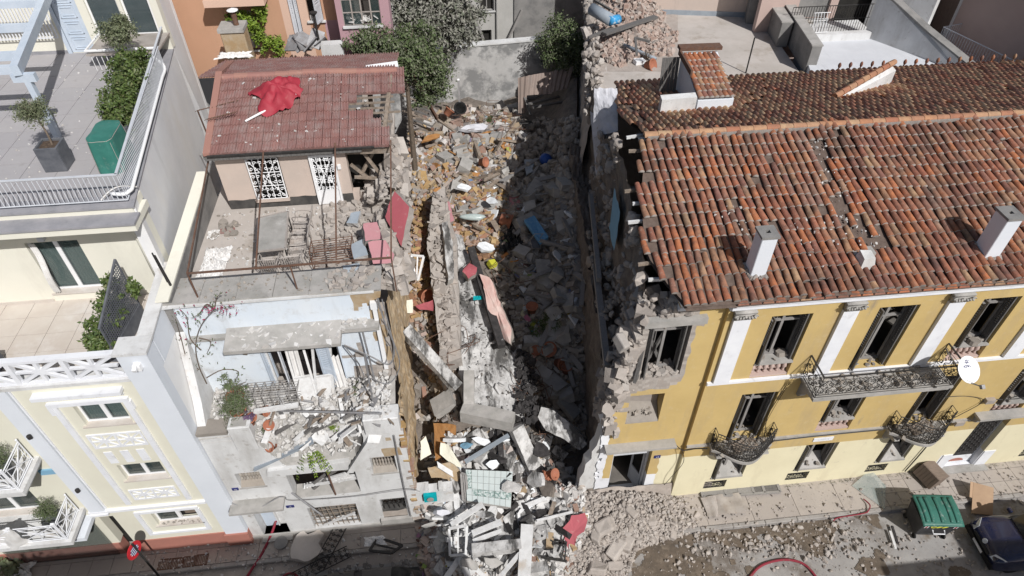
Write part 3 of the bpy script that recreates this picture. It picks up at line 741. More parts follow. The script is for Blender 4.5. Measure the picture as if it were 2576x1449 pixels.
# balconies
def scroll_panel(mb,p,d,w,h,r=.011):
    """wrought panel: frame plus scrolls; p lower-left, d unit direction"""
    p,d,z=V(p),V(d),V((0,0,1))
    mb.tube([p,p+d*w,p+d*w+z*h,p+z*h],r*1.1,4,closed=True)
    mb.tube([p+z*.09,p+d*w+z*.09],r*.8,4);mb.tube([p+z*(h-.16),p+d*w+z*(h-.16)],r*.8,4)
    k=max(1,int(round(w/.42)));cw=w/k;hh=h-.25
    for i in range(k):
        c=p+d*(cw*(i+.5))+z*.09
        for s in (-1,1):
            mb.tube(spiral(c+d*(s*cw*.24)+z*hh*.72,cw*.2,1.3,d*s,z,14),r,4)
            mb.tube(spiral(c+d*(s*cw*.24)+z*hh*.25,cw*.21,1.3,d*s,-z,14),r,4)
            mb.tube(curve([c+d*(s*cw*.46)+z*.02,c+d*(s*cw*.08)+z*hh*.3,c+d*(s*cw*.44)+z*hh*.62,c+d*(s*.02)+z*hh],4),r,4)
        mb.tube(spiral(c+z*hh*.5,cw*.13,1.2,d,z,10),r,4)
def console(x,y,z,d,h,par):
    q=MB();pr_=[(0,0),(d,0),(d+.02,-.06),(d-.04,-.12),(d*.55,-.2),(d*.28,-h*.65),(d*.22,-h*.85),(.1,-h),(0,-h)]
    q.prism([(x-.09,y+.005-a,z+b) for a,b in pr_],(.18,0,0));q.build('console','concrete',par)
bal=MB();bx0,bx1,bd=10.28,14.72,.92
bal.box(bx0,bx1,YF-bd,YF-.001,6.72,6.80);bal.box(bx0+.05,bx1-.05,YF-bd+.05,YF-.001,6.60,6.72)
b1=bal.build('balcony','concrete',yh);b1['label']='long balcony with wrought iron scroll railing'
for x in (10.5,12.5,14.5): console(x,YF,6.62,.8,.75,b1)
q=MB();scroll_panel(q,(bx0+.05,YF-bd+.05,6.82),(1,0,0),bx1-bx0-.1,.92);q.build('railing','iron',b1)
for x in (bx0+.05,bx1-.05):
    q=MB();scroll_panel(q,(x,YF-bd+.05,6.82),(0,1,0),bd-.06,.92,.013);q.build('railing','iron',b1)
q=MB();q.box(bx0+.02,bx1-.02,YF-bd+.03,YF-bd+.075,7.735,7.76);q.box(bx0+.02,bx0+.07,YF-bd+.075,YF,7.735,7.76);q.box(bx1-.07,bx1-.02,YF-bd+.075,YF,7.735,7.76);q.build('handrail','iron',b1)
rubble_on(bx0+.3,bx1-.3,YF-.8,YF-.1,6.81,60,b1,.05,.3)
q=MB();fx=13.2  # bare bed-frame lying on the balcony
for (p0,p1) in (((fx,11.45,6.95),(fx+1.2,11.42,6.95)),((fx,11.9,6.95),(fx+1.2,11.88,6.95)),((fx,11.45,6.95),(fx,11.9,6.95)),((fx+1.2,11.42,6.95),(fx+1.2,11.88,6.95)),((fx+.25,11.45,6.95),(fx+.25,11.9,6.95))): q.tube([p0,p1],.014,4)
for x,y in ((fx,11.45),(fx+1.2,11.42),(fx,11.9),(fx+1.2,11.88)): q.tube([(x,y,6.95),(x,y,6.81)],.012,4)
tag(q.build('bed_base','iron'),'thin black metal bed base lying on the long iron balcony','bed base')
def round_balcony(cx,z,label):
    a,d=1.05,.92
    def out(t,k=1.): # serpentine outline, t 0..1
        x=-a+2*a*t;s=math.sin(math.pi*t);return V((cx+x*k,YF-(.30+(d-.30)*s ** 1.3)*k if 0<t<1 else YF-.30*k,z))
    q=MB();ol=[out(t/24) for t in range(25)]
    q.prism([V((cx-a,YF-.001,z-.10))]+[p-V((0,0,.10)) for p in ol]+[V((cx+a,YF-.001,z-.10))],(0,0,.10))
    q.prism([V((cx-a*.93,YF-.002,z-.17))]+[V((cx+(p.x-cx)*.93,YF+(p.y-YF)*.93,z-.17)) for p in ol]+[V((cx+a*.93,YF-.002,z-.17))],(0,0,.07))
    b=q.build('balcony','concrete',yh);b['label']=label
    for s in (-1,1): console(cx+s*.82,YF,z-.17,.5,.5,b)
    q=MB();zt=V((0,0,.88));rr=[out(t/24,.95)+V((0,0,.02)) for t in range(25)]
    bel=[V((cx+(p.x-cx)*1.06,YF+(p.y-YF)*1.1,p.z)) for p in rr]
    for k in (.04,.12,.74,.88): q.tube([p+V((0,0,k)) for p in rr],.013 if k<.8 else .02,5)
    for i in range(0,25):
        p,b2=rr[i],bel[i];q.tube(curve([p,b2+V((0,0,.25)),p+V((0,0,.62)),p+zt],3),.009,4)
        if i<24:
            t=(rr[i+1]-rr[i]);ln=t.length;t.normalize();c=(rr[i]+rr[i+1])/2
            for zz,s in ((.22,1),(.42,-1),(.60,1)): q.tube(spiral(c+V((0,-.03,zz)),.085,1.35,t*s,(0,0,1),9),.01,4)
    for s in (-1,1):
        scroll_panel(q,(cx+s*a*.95,YF-.3,z+.02),(0,1,0),.29,.86,.012)
        scroll_panel(q,(cx+s*a*.95,YF-.3,z+.02),(0,1,0),.29,.5,.01)
    q.build('railing','iron',b)
    rubble_on(cx-.8,cx+.8,YF-.6,YF+.1,z+.02,40,b,.05,.26)
    q=MB();q.obox((cx+.1,YF-.25,z+.05),(.9,.4,.05),e=(.1,.05,.2));q.build('board','wood_old',b)
round_balcony(9.1,3.52,'bow-fronted iron balcony nearest the broken corner');round_balcony(15.4,3.52,'bow-fronted iron balcony nearest the grilled door')
# house numbers, plates, lamps and boxes on the facade
def plate(x,z,w,h,y,m_,txt=None,tcol='reflective_white',name='number_plate',par=yh):
    q=MB();q.box(x-w/2,x+w/2,y-.025,y+.002,z-h/2,z+h/2);p=q.build(name,m_,par)
    if txt: text_mesh(txt,(x,y-.028,z-h*.3),h*.72,(1,0,0),(0,0,1),tcol,p)
    return p
def text_mesh(txt,loc,size,xd,yd,m_,parent,name='lettering',align='CENTER',squash=1.):
    cu=bpy.data.curves.new('t','FONT');cu.body=txt;cu.size=size;cu.align_x=align;cu.extrude=.001
    ob=bpy.data.objects.new('t',cu);col.objects.link(ob);dg=bpy.context.evaluated_depsgraph_get()
    me=bpy.data.meshes.new_from_object(ob.evaluated_get(dg));bpy.data.objects.remove(ob);bpy.data.curves.remove(cu)
    xd,yd=V(xd).normalized(),V(yd).normalized();nd=xd.cross(yd);base=wpos(parent)
    for v in me.vertices: v.co=V(loc)+xd*v.co.x*squash+yd*v.co.y+nd*v.co.z-base
    me.materials.clear();me.materials.append(MATS[m_]);o=bpy.data.objects.new(name,me);col.objects.link(o);o.parent=parent;return o
plate(6.42,2.72,.22,.15,YL,'plate_blue','19')
q=plate(12.25,3.06,.72,.2,YF,'white_trim',None,None,'name_plate')
for k in range(7):
    pm=MB();pm.box(12.05+k*.06,12.09+k*.06,YF-.0285,YF-.024,3.03+.01*(k % 3),3.09-.012*(k % 2));pm.build('faded_letter','grey_paint',q)
for x,z in ((17.62,4.55),(17.1,3.35)):
    q=MB();q.box(x-.16,x+.16,YF-.14,YF+.002,z-.1,z+.1);q.build('junction_box','tin',yh)
q=MB()
def cable(pts,r=.012): q.tube(curve(pts,5),r,4)
cable([(6.78,YL-.05,3.72),(7.1,YF-.1,3.4),(7.6,YF-.06,3.32),(8.0,YF-.12,3.36)],.02)
cable([(7.1,YF-.08,3.42),(7.3,YF-.1,2.6),(7.05,YF-.05,1.6),(6.95,YL-.05,.8)])
cable([(9.9,YF-.06,6.5),(9.7,YF-.1,5.0),(9.95,YF-.06,3.6),(10.0,YF-.1,2.9),(9.6,YF-.1,3.3)],.012)
cable([(9.98,YF-.04,6.5),(9.8,YF-.06,5.0),(9.6,YF-.2,3.5)],.01)
cable([(10.2,YF-.12,3.42),(12,YF-.1,3.44),(14.2,YF-.12,3.47)],.022)
cable([(15.8,YF-.06,5.0),(16.7,YF-.05,4.9),(17.4,YF-.06,4.55),(16.9,YF-.08,3.9),(16.4,YF-.08,3.4)],.013)
cable([(16.6,YF-.05,3.0),(16.5,YF-.06,1.5),(16.4,YF-.06,.3)],.025)
cable([(17.6,YF-.05,4.6),(18.6,YF-.06,4.5),(20,YF-.05,4.6),(22,YF-.05,4.5)],.02)
q.build('cable','iron',yh)
# satellite dish
dish=thing('satellite_dish','white satellite dish with blue lettering at the end of the long iron balcony','satellite dish',(15.0,11.2,7.1))
dc=PY(2432,930,11.05);dn=V((.05,-.62,.78)).normalized()
q=MB();q.lathe(dc,[(.001,.0),(.14,.008),(.28,.035),(.40,.075),(.405,.085),(.40,.09),(.27,.05),(.14,.022),(.001,.015)],28,dn,.86);q.build('reflector','white_pvc',dish,True)
dx=dn.orthogonal();dx=V((1,0,0))-dn*dn.x;dx.normalize();dy=dn.cross(dx)
text_mesh('nova',dc+dn*.03+dy*.06,.17,dx,dy,'plate_blue',dish)
q=MB()
for k in range(6):
    t=k*1.047+.3;q.beam(dc+dn*.055+dy*.235+(dx*math.cos(t)+dy*math.sin(t))*.02,dc+dn*.06+dy*.235+(dx*math.cos(t)+dy*math.sin(t))*.07,.018,.004,dn)
q.build('logo','plate_blue',dish)
q=MB();tip=dc-dy*.5+dn*.45
q.tube([dc-dy*.38+dn*.02,tip],.016,5);q.tube([dc-dy*.3-dx*.1+dn*.06,tip],.007,4);q.obox(tip,(.1,.12,.1),rot=dn.to_track_quat('Z','Y').to_matrix());q.tube([dc-dn*.05,dc-dn*.3,(dc.x+.1,YF,dc.z-.25)],.025,6);q.build('feed_arm','grey_metal',dish)

# ---------------- terracotta roof
RE,RZ,RS,RR=11.66,10.70,.25,17.6      # eave Y, eave z, slope, ridge Y
def roofz(y): return RZ+RS*(y-RE) if y<RR else RZ+RS*(RR-RE)-.25*(y-RR)
BE=24.4                                     # back eave Y
VERG=[(11.6,5.75),(12.0,5.6),(12.35,5.4),(12.8,5.25),(13.3,5.05),(14,5.1),(15,5.25),(16,5.5),(17.6,5.98),(18.5,6.05),(19.5,5.85),(21,5.95),(23,6.4),(25,6.9)]
def verge(y):
    for (y0,x0),(y1,x1) in zip(VERG,VERG[1:]):
        if y0 <= y <= y1: return x0+(x1-x0)*(y-y0)/(y1-y0)
    return 6
roof=MB()
def under(a,b): y=RE+(BE-RE)*b;x=verge(y)+.12+(26-verge(y)-.12)*a;return V((x,y,roofz(y)-.02+.02*noise.noise(V((x,y,0)))))
roof.grid(under,50,50)
roof.grid(lambda a,b: under(a,b)-V((0,0,.12)),30,30)
roof_o=roof.build('roof','tile_under',yh)
# verge boards and rafter ends
q=MB()
for k in range(13):
    if k in (2,7,8): continue
    y=12.7+k*.5+ru(-.12,.12);x=verge(y);z=roofz(y)-.14
    q=MB();q.beam((x-ru(-.05,.42),y+ru(-.15,.15),z-ru(0,.12)),(x+.6,y+.02,z),.07,.09);q.build('rafter','wood_white' if RND.random()<.5 else 'wood_old',roof_o)
SEG=6
def tile_geo(w0=.094,w1=.076,L=.47,h=.1):
    vs,fs=[],[]
    for (yy,w,hh,zo) in ((0,w0,h,.028),(L,w1,h*.82,0)):
        for k in range(SEG+1):
            t=math.pi*k/SEG;vs.append(V((-w*math.cos(t),yy,hh*math.sin(t)+zo)))
    n=SEG+1
    for k in range(SEG): fs.append((k,k+1,n+k+1,n+k))
    vs += [V((-w0*.8*math.cos(math.pi*k/4),.0,h*.72*math.sin(math.pi*k/4)+.012)) for k in range(5)]
    fs.append(tuple(range(n))[::-1])
    return vs,fs
TG=tile_geo()
def tile_mesh(key,mtile,mend):
    me=bpy.data.meshes.new(key);me.from_pydata([tuple(p) for p in TG[0]],[],TG[1]);me.materials.append(MATS[mtile]);me.materials.append(MATS[mend])
    me.polygons.foreach_set('material_index',[0]*SEG+[1]);me.polygons.foreach_set('use_smooth',[True]*SEG+[False]);me.update();return me
TM_F=tile_mesh('roof_tile','roof_tile','mortar')
MISS=[]  # bare strips where cover tiles are gone
def missing(x,y):
    # strips seen on the front slope
    for (xc,y0,y1,w) in ((11.35,15.9,16.9,.25),(11.15,15.0,16.2,.2),(11.0,13.6,14.6,.25),(11.3,12.9,13.9,.2),(10.6,14.0,14.5,.2),(11.75,12.7,13.3,.25),(8.0,14.4,14.8,.15),(12.0,16.9,17.2,.12)):
        if abs(x-xc)<w and y0<y<y1 and RND.random()<.8: return True
    return RND.random()<.012
CW,EXP=.222,.405
tiles=[]
ncol=int((25.8-4.9)/CW)
for i in range(ncol):
    x=4.95+i*CW
    wob=ru(-.012,.012)
    for r in range(15):
        y=RE+.03+r*EXP+ru(-.03,.03)+(ru(-.16,.02) if RND.random()<.05 else 0)+.05*noise.noise(V((x*.8,r,3)))
        if y>RR-.25: continue
        if x<verge(y)+.02 or missing(x,y): continue
        if x<verge(y)+.75 and RND.random()<.2: continue
        tiles.append((x+wob+ru(-.012,.012)+.03*noise.noise(V((x,y*.8,0))),y,roofz(y)+.012+ru(0,.02)+.05*noise.noise(V((x*.45,y*.45,1))),ru(-.06,.06)+.1*noise.noise(V((x*.5,y*.5,4)))))
cx_,cy_=11.0,RE
tiles.sort(key=lambda t: (t[1]-RE)*.9+abs(t[0]-cx_)*.12)
sl_=math.atan(RS)
rb=wpos(roof_o)
for (x,y,z,a) in tiles[:300]:
    o=bpy.data.objects.new('tile',TM_F);col.objects.link(o);o.parent=roof_o;o.location=V((x,y,z))-rb;o.rotation_euler=(sl_,0,a)
m=MB()
def mtile(mb,x,y,z,a,pitch,flip=False,sx=1.):
    M=Matrix.Translation((x,y,z)) @ Euler((pitch,0,a+(math.pi if flip else 0))).to_matrix().to_4x4() @ Matrix.Diagonal((sx,1,1,1))
    o=len(mb.v);mb.v.extend(tuple(M @ p) for p in TG[0])
    for k,f in enumerate(TG[1]): mb.f.append(tuple(i+o for i in f));mb.mi.append(0 if k<SEG else 1)
for (x,y,z,a) in tiles[300:]: mtile(m,x,y,z,a,sl_)
o=m.build('tile_field',['roof_tile','mortar'],roof_o,True);o['kind']='stuff';o['label']='upper rows of terracotta barrel tiles'
m=MB()
for i in range(int((25-5.8)/.225)):
    x=5.95+i*.225
    for r in range(17):
        y=BE-r*.4+ru(-.03,.03)
        if y<RR+.35 or x<verge(y)+.02 or RND.random()<.015: continue
        if x<verge(y)+.7 and RND.random()<.2: continue
        mtile(m,x+ru(-.02,.02),y,roofz(y)+.014+ru(0,.012),ru(-.07,.07),math.atan(.25),True)
o=m.build('tile_field',['roof_tile_old','mortar'],roof_o,True);o['kind']='stuff';o['label']='weathered brown barrel tiles of the rear slope'
# ridge
q=MB();q.box(6.1,25.9,RR-.16,RR+.16,roofz(RR)-.1,roofz(RR)+.06);q.build('ridge_mortar','mortar',roof_o)
for k in range(46):
    x=6.0+k*.43;q=MB();vs=[]
    for (xx,rr_) in ((x+.01,.13),(x+.44,.115)):
        for j in range(8): t=math.pi*j/7;vs.append(V((xx,RR-rr_*math.cos(t),roofz(RR)+.03+rr_*.95*math.sin(t)+ru(-.002,.004))))
    q.add(vs,[(j,j+1,8+j+1,8+j) for j in range(7)]+[tuple(range(8))[::-1],tuple(range(8,16))]);q.build('ridge_tile','ridge_tile',roof_o)
# eave: red pan ends over the gutter board
for k in range(59):
    x=5.85+k*.34
    yb=YL-.43 if x<7.1 else YF-.45
    q=MB();q.prism([(x,yb,10.62),(x+.31,yb,10.62),(x+.26,yb+.05,10.70),(x+.155,yb+.05,10.735),(x+.05,yb+.05,10.70)],(0,.28,.06));q.build('eave_tile','roof_tile',roof_o)
# mortar and broken tile bits on the bare strips
sp=[]
for _ in range(140):
    c=RND.choice([(11.2,15.6),(11.0,14.1),(11.35,13.2),(8,14.5),(11.4,16.4),(9.9,13.4)]);x,y=c[0]+RND.gauss(0,.3),c[1]+RND.gauss(0,.4);s=ru(.03,.12)
    sp.append((x,y,roofz(y)+.09,(s,s,s*.5),rot3()))
scatter('mortar_piece',None,None,None,ROCKS,'rock','rubble_white',sp,parent=roof_o)
# chimneys
def chimney(p,w,d,h,label=None):
    q=MB();x,y=p.x,p.y;z0=roofz(y)-.05
    q.box(x,x+w,y,y+d,z0,z0+h);c=q.build('chimney','bluish_white',roof_o);bevel(c,.015)
    q=MB();e=.035;x0,x1,y0,y1,zz=x-e,x+w+e,y-e,y+d+e,z0+h;hx,hy,s=x+w/2,y+d/2,.06
    for (a0,a1,b0,b1) in ((x0,x1,y0,hy-s),(x0,x1,hy+s,y1),(x0,hx-s,hy-s,hy+s),(hx+s,x1,hy-s,hy+s)): q.box(a0,a1,b0,b1,zz,zz+.07)
    q.build('cap','parapet',c);q=MB();q.box(hx-s,hx+s,hy-s,hy+s,zz,zz+.005);q.build('flue','dark_void',c)
    q=MB()
    for k in range(26):
        t=RND.random()*4;xx=x+w*(t % 1) if t<2 else (x if t<3 else x+w);yy_=(y if t<1 else y+d) if t<2 else y+d*(t % 1)
        q.obox((xx,yy_,roofz(yy_)+.06),(ru(.08,.18),ru(.08,.14),ru(.05,.14)),rot=rot3(tilt=.6))
    q.build('flashing','mortar',c)
def on_roof(u,v): return PPl(u,v,(0,RE,RZ+.08),(0,-RS,1))
p=on_roof(1887,697);chimney(p,.42,.42,1.42)
p=on_roof(2476,650);chimney(p,.43,.5,1.42)
p=on_roof(2165,676);q=MB();x,y=p.x,p.y;q.hexa([(x,y,roofz(y)),(x+.42,y,roofz(y)),(x+.46,y+.4,roofz(y)),(x-.04,y+.4,roofz(y)),(x+.04,y+.06,roofz(y)+.36),(x+.36,y+.08,roofz(y)+.36),(x+.34,y+.34,roofz(y)+.42),(x+.02,y+.34,roofz(y)+.45)])
st=q.build('chimney','white_plaster',roof_o);st['label']='broken-off chimney stump'
q=MB();q.box(x-.1,x+.3,y+.42,y+.6,roofz(y),roofz(y)+.22);q.box(x+.4,x+.56,y+.36,y+.66,roofz(y),roofz(y)+.28);q.build('stub','concrete',st)
# rear slope: stair dormer with its own tiled roof
ya,yb2=20.0,22.6;za,zb=roofz(20.0)+.25,roofz(22.6)+1.55
dA,dB=PY(1757,250,ya),PY(1848,242,ya);dC,dD=PY(1716,128,yb2),PY(1806,120,yb2)
za,zb=dA.z,dC.z
dm=MB();dm.hexa([(dA.x,ya,za-.5),(dB.x,ya,za-.5),(dD.x,yb2,zb-2.2),(dC.x,yb2,zb-2.2),(dA.x,ya,za-.06),(dB.x,ya,za-.06),(dD.x,yb2,zb-.06),(dC.x,yb2,zb-.06)])
dor=dm.build('dormer','bluish_white',roof_o)
for i in range(7):
    for r in range(7):
        t=(r*.36)/2.9;
        x=(dA.x+(dC.x-dA.x)*t)+.1+i*((dB.x-dA.x)-.15)/6.2
        q=MB();mtile(q,x,ya+(yb2-ya)*t,za+(zb-za)*t,ru(-.04,.04)+.06,math.atan2(zb-za,yb2-ya),sx=1.05);q.build('tile',['roof_tile','mortar'],dor,True)
q=MB();q.beam((dC.x-.12,yb2+.05,zb+.1),(dD.x+.12,yb2+.05,zb+.08),.35,.12);q.beam((dC.x-.1,yb2,zb-.02),(dA.x-.05,ya+.9,za+.5),.07,.2);q.build('flashing','rust',dor)
for k in range(5): q=MB();q.beam((dC.x-.12-.13*k,yb2-.05,zb-.2),(dC.x-.12-.13*k,yb2-.25,zb-1.75),.115,.03,(0,1,0));q.build('plank','wood_dark',dor)
q=MB();kA,kB=PZ(1664,262,12.0),PZ(1752,255,12.0);q.hexa([(kA.x,kA.y,11.6),(kB.x,kB.y,11.6),(kB.x,kB.y+.25,11.6),(kA.x,kA.y+.25,11.6),(kA.x,kA.y,12.15),(kB.x,kB.y,12.15),(kB.x,kB.y+.25,12.2),(kA.x,kA.y+.25,12.2)]);q.build('upstand','white_plaster',dor)
# back eave finials
fin=MB();fin.lathe((0,0,0),[(.05,0),(.06,.06),(.025,.12),(.07,.2),(.08,.27),(.05,.34),(.01,.37)],8,None,.75)
fm_=fin.mesh('finial','roof_tile',True)
for k in range(19):
    u=2110+27*k;p=PY(u,168-k*.5,BE+.05)
    o=bpy.data.objects.new('finial',fm_);col.objects.link(o);o.parent=roof_o;o.location=V((p.x,BE+.02,roofz(BE)+.03))-rb;o.rotation_euler=(0,0,ru(-.4,.4))
# raking tiled parapet on the rear slope
pa,pb=PZ(2110,238,11.6),PZ(2240,165,11.9)
q=MB();q.hexa([(pa.x,pa.y,11.0),(pa.x+.3,pa.y,11.0),(pb.x+.3,pb.y,10.4),(pb.x,pb.y,10.4),(pa.x,pa.y,11.6),(pa.x+.3,pa.y,11.5),(pb.x+.3,pb.y,11.7),(pb.x,pb.y,11.95)]);rp=q.build('raking_parapet','white_plaster',roof_o)
for k in range(9):
    t=k/8;q=MB();c=V((pa.x,pa.y,11.62)).lerp(V((pb.x,pb.y,11.97)),t);d=(pb-pa).normalized();q.tube([c-d*.22,c+d*.22],.12,8,.1);q.build('cover_tile','ridge_tile',rp)
# wood fascia, white metal sheets draped over the broken verge
sh=thing('metal_sheet','bent whitish metal sheets draped over the broken edge of the tiled roof','metal sheet',(5.8,19,8))
def sheet(mb,pts4,nu=10,nv=12,amp=.05,seed=0):
    a,b,c,d=[V(p) for p in pts4]
    mb.grid(lambda s,t: a.lerp(b,s).lerp(d.lerp(c,s),t)+V((noise.noise(V((s*5,t*5,seed))),noise.noise(V((s*5,t*5,seed+9))),noise.noise(V((s*6,t*6,seed+4)))))*amp,nu,nv)
q=MB()
A=PZ(1495,222,11.2);B=PZ(1552,222,11.25);C_=PZ(1555,330,10.4);D=PZ(1492,345,9.6)
sheet(q,(A,B,C_,D));A2=PZ(1485,280,10.3);B2=PZ(1535,300,10.4);C2=PZ(1540,440,8.6);D2=PZ(1500,440,8.2);sheet(q,(A2,B2,C2,D2),seed=5)
s_=q.build('sheet','sheet_white',sh);sm=s_.modifiers.new('solid','SOLIDIFY');sm.thickness=.015

# ================================================================ cream apartment building (left)
cb=thing('apartment_building','cream and white apartment building with stepped terraces and lattice balustrades','building',(-13,12.1,0))
XC=-7.9
def sx(y): return XC if y<13.6 else XC-.142*(y-13.6)
holes=[(-10.52,-9.28,7.40,8.36),(-10.52,-9.28,4.55,5.40),(-10.57,-9.15,1.72,2.58)]
for z0 in (6.25,3.3): holes.append((-15.2,-13.4,z0-(0 if z0>6 else 0),z0+2.1))
holes.append((-12.15,-11.72,.15,2.6))
m=MB();gridwall(m,-22,-8.62,.85,9.25,holes,.3,plane_y=12.1,cuts_z=(3.05,),matf=lambda u,z,s: 0)
m.build('facade_wall','cream',cb)
q=MB();q.box(-22,-12.2,12.06,12.4,0,.85);q.box(-11.66,-8.62,12.06,12.4,0,.85);q.build('plinth','brick_red_paint',cb)
q=MB();q.box(-8.62,XC,12.0,12.4,.85,9.3);q.build('pilaster','bluish_white',cb)
q=MB();q.box(-8.68,XC+.02,11.94,12.4,0,.85);q.build('plinth','brick_red_paint',cb)
q=MB();q.box(-12.2,-11.76,12.01,12.101,2.95,9.25);q.build('pilaster','bluish_white',cb)
q=MB();q.box(-11.74,-11.69,12.06,12.102,3.1,9.2);q.build('edge_strip','white_trim',cb)
q=MB();q.box(-12.28,-8.64,12.0,12.102,2.95,3.06);q.box(-12.25,-11.7,11.96,12.103,2.86,2.95);q.build('string_course','white_trim',cb)
# mouldings round the windows
def strip(name,x0,x1,z0,z1,d,m_='white_trim',y=12.1,par=None): q=MB();q.box(x0,x1,y-d,y+.002,z0,z1);return q.build(name,m_,par or cb)
strip('moulding',-11.02,-10.87,3.28,8.42,.07);strip('moulding',-9.27+.1,-9.02,3.24,8.42,.07);strip('moulding',-11.07,-8.99,8.42,8.55,.1)
strip('moulding',-11.09,-10.97,8.08,8.42,.09);strip('moulding',-9.02,-8.95,8.08,8.42,.09)
strip('cornice',-11.22,-8.98,8.86,8.98,.22);strip('cornice',-11.12,-9.04,8.74,8.86,.12)
for k in range(30): strip('dentil',-11.08+k*.069,-11.04+k*.069,8.68,8.74,.08)
strip('moulding',-11.02,-9.02,2.60,2.72,.06);strip('moulding',-11.04,-10.9,1.2,2.60,.06);strip('moulding',-9.13,-9.0,1.2,2.60,.06);strip('moulding',-10.9,-9.13,1.2,1.3,.06)
for k in range(3): strip('inset_panel',-10.6+k*.455,-10.37+k*.455,5.54,6.12,.02)
def lattice_geo(mb,p,d,w,h,t=.05,bw=.055,hub=.11,nrm=None):
    p,d=V(p),V(d).normalized();z=V((0,0,1));n=d.cross(z)
    def bar(a,b,ww): mb.beam(p+d*a[0]+z*a[1],p+d*b[0]+z*b[1],ww,t,n)
    bar((0,0),(w,h),bw);bar((0,h),(w,0),bw);bar((w/2,0),(w/2,h),bw);bar((0,h/2),(w,h/2),bw*.8)
    c=p+d*w/2+z*h/2
    mb.prism([c+d*(hub*1.25*math.cos(k*.785+.39))+z*(hub*.8*math.sin(k*.785+.39))-n*(t*.52) for k in range(8)],n*t*1.04)
def lattice_panel(x0,x1,z0,z1,y,par,n=2,back=True):
    q=MB();q.box(x0,x1,y-.03,y+.002,z0,z0+.06);q.box(x0,x1,y-.03,y+.002,z1-.06,z1)
    for k in range(n+1): x=x0+(x1-x0-.06)*k/n;q.box(x,x+.06,y-.032,y+.003,z0+.06,z1-.06)
    f=q.build('lattice_panel','white_trim',par)
    for k in range(n):
        q=MB();lattice_geo(q,(x0+.06+(x1-x0-.06)*k/n,y-.016,z0+.06),(1,0,0),(x1-x0-.06)/n-.06,z1-z0-.12,.03,.05);q.build('lattice','white_trim',f)
    return f
lattice_panel(-10.72,-9.24,6.33,7.0,12.1,cb);lattice_panel(-10.7,-9.32,3.44,4.03,12.1,cb)
def pvc_window(a,b,z0,z1,y,par,curt=True,sillm='marble',broken=False):
    q=MB();yy=y+.14;c=(a+b)/2
    for x0,x1 in ((a,a+.06),(b-.06,b),(c-.06,c+.06)): q.box(x0+.001,x1-.001,yy,yy+.06,z0,z1)
    q.box(a+.06,b-.06,yy+.002,yy+.058,z0,z0+.06);q.box(a+.06,b-.06,yy+.002,yy+.058,z1-.06,z1);f=q.build('window','white_pvc',par)
    for x0,x1 in ((a+.06,c-.06),(c+.06,b-.06)):
        if not (broken and x0>c): q=MB();q.box(x0,x1,yy+.025,yy+.035,z0+.06,z1-.06);q.build('pane','glass',f)
        if curt:
            q=MB();q.grid(lambda s,t: V((x0+(x1-x0)*s,yy+.1+.025*math.sin(s*40),z0+.04+(z1-z0-.06)*t)),40,1);q.build('curtain','curtain',f,True)
        else: q=MB();q.box(x0+.02,x1-.1,yy+.2,yy+.24,z0,z1-.1);q.build('furniture','cabinet_wood',f)
    q=MB();q.box(a-.08,b+.08,y-.06,y+.14,z0-.05,z0-.002);q.build('sill',sillm,f)
    return f
pvc_window(-10.52,-9.28,7.42,8.36,12.1,cb);pvc_window(-10.52,-9.28,4.57,5.40,12.1,cb,False);w3=pvc_window(-10.57,-9.15,1.74,2.58,12.1,cb,False,broken=True)
rubble_on(-10.5,-9.2,12.06,12.2,1.74,30,w3,.03,.1)
for z0 in (6.25,3.3): pvc_window(-15.2,-13.4,z0+.02,z0+2.1,12.1,cb,False)
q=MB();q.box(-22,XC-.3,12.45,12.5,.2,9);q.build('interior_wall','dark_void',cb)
# side walls
q=MB();q.hexa([(XC-.3,12.4,0),(XC,12.4,0),(XC,13.6,0),(XC-.3,13.6,0),(XC-.3,12.4,9.3),(XC,12.4,9.3),(XC,13.6,9.3),(XC-.3,13.6,9.3)])
q.build('side_wall','party_render',cb)
q=MB();xb=sx(24.4)
q.prism([(XC,13.6,0),(XC,13.6,9.3),(sx(14.9),14.9,9.3),(sx(14.9),14.9,12.72),(xb,24.4,12.72),(xb,24.4,0)],(-.3,0,0));q.build('side_wall','party_render',cb)
# parapet and pier round the middle terrace
q=MB();q.box(-8.62,XC+.012,11.98,12.5,9.3,10.26);q.build('pier','bluish_white',cb);q=MB();q.box(-8.68,XC+.06,11.93,12.55,10.26,10.34);q.build('coping','white_plaster',cb)
q=MB();q.prism([(XC+.01,12.55,9.3),(XC+.01,15.1,9.3),(XC+.01,15.1,10.55),(XC+.01,12.55,10.26)],(-.3,0,0));q.build('side_parapet','bluish_white',cb)
q=MB();q.prism([(XC+.05,12.55,10.262),(XC+.05,15.1,10.552),(XC+.05,15.1,10.61),(XC+.05,12.55,10.33)],(-.4,0,0));q.build('coping','white_plaster',cb)
q=MB();q.box(-22,-8.62,11.98,12.4,9.25,9.36);q.build('ledge','white_plaster',cb)
q=MB();q.box(-22,-8.64,12.02,12.2,10.18,10.27);q.build('handrail','white_trim',cb);q=MB();q.box(-22,-8.64,12.06,12.16,9.365,9.42);q.build('base_rail','white_trim',cb)
for k in range(8):
    x=-8.7-1.3*(k+1);q=MB();lattice_geo(q,(x+.07,12.11,9.42),(1,0,0),1.16,.76,.08,.09,.14);q.build('lattice','white_trim',cb)
    q=MB();q.box(x-.06,x+.06,12.05,12.17,9.42,10.18);q.build('post','white_trim',cb)
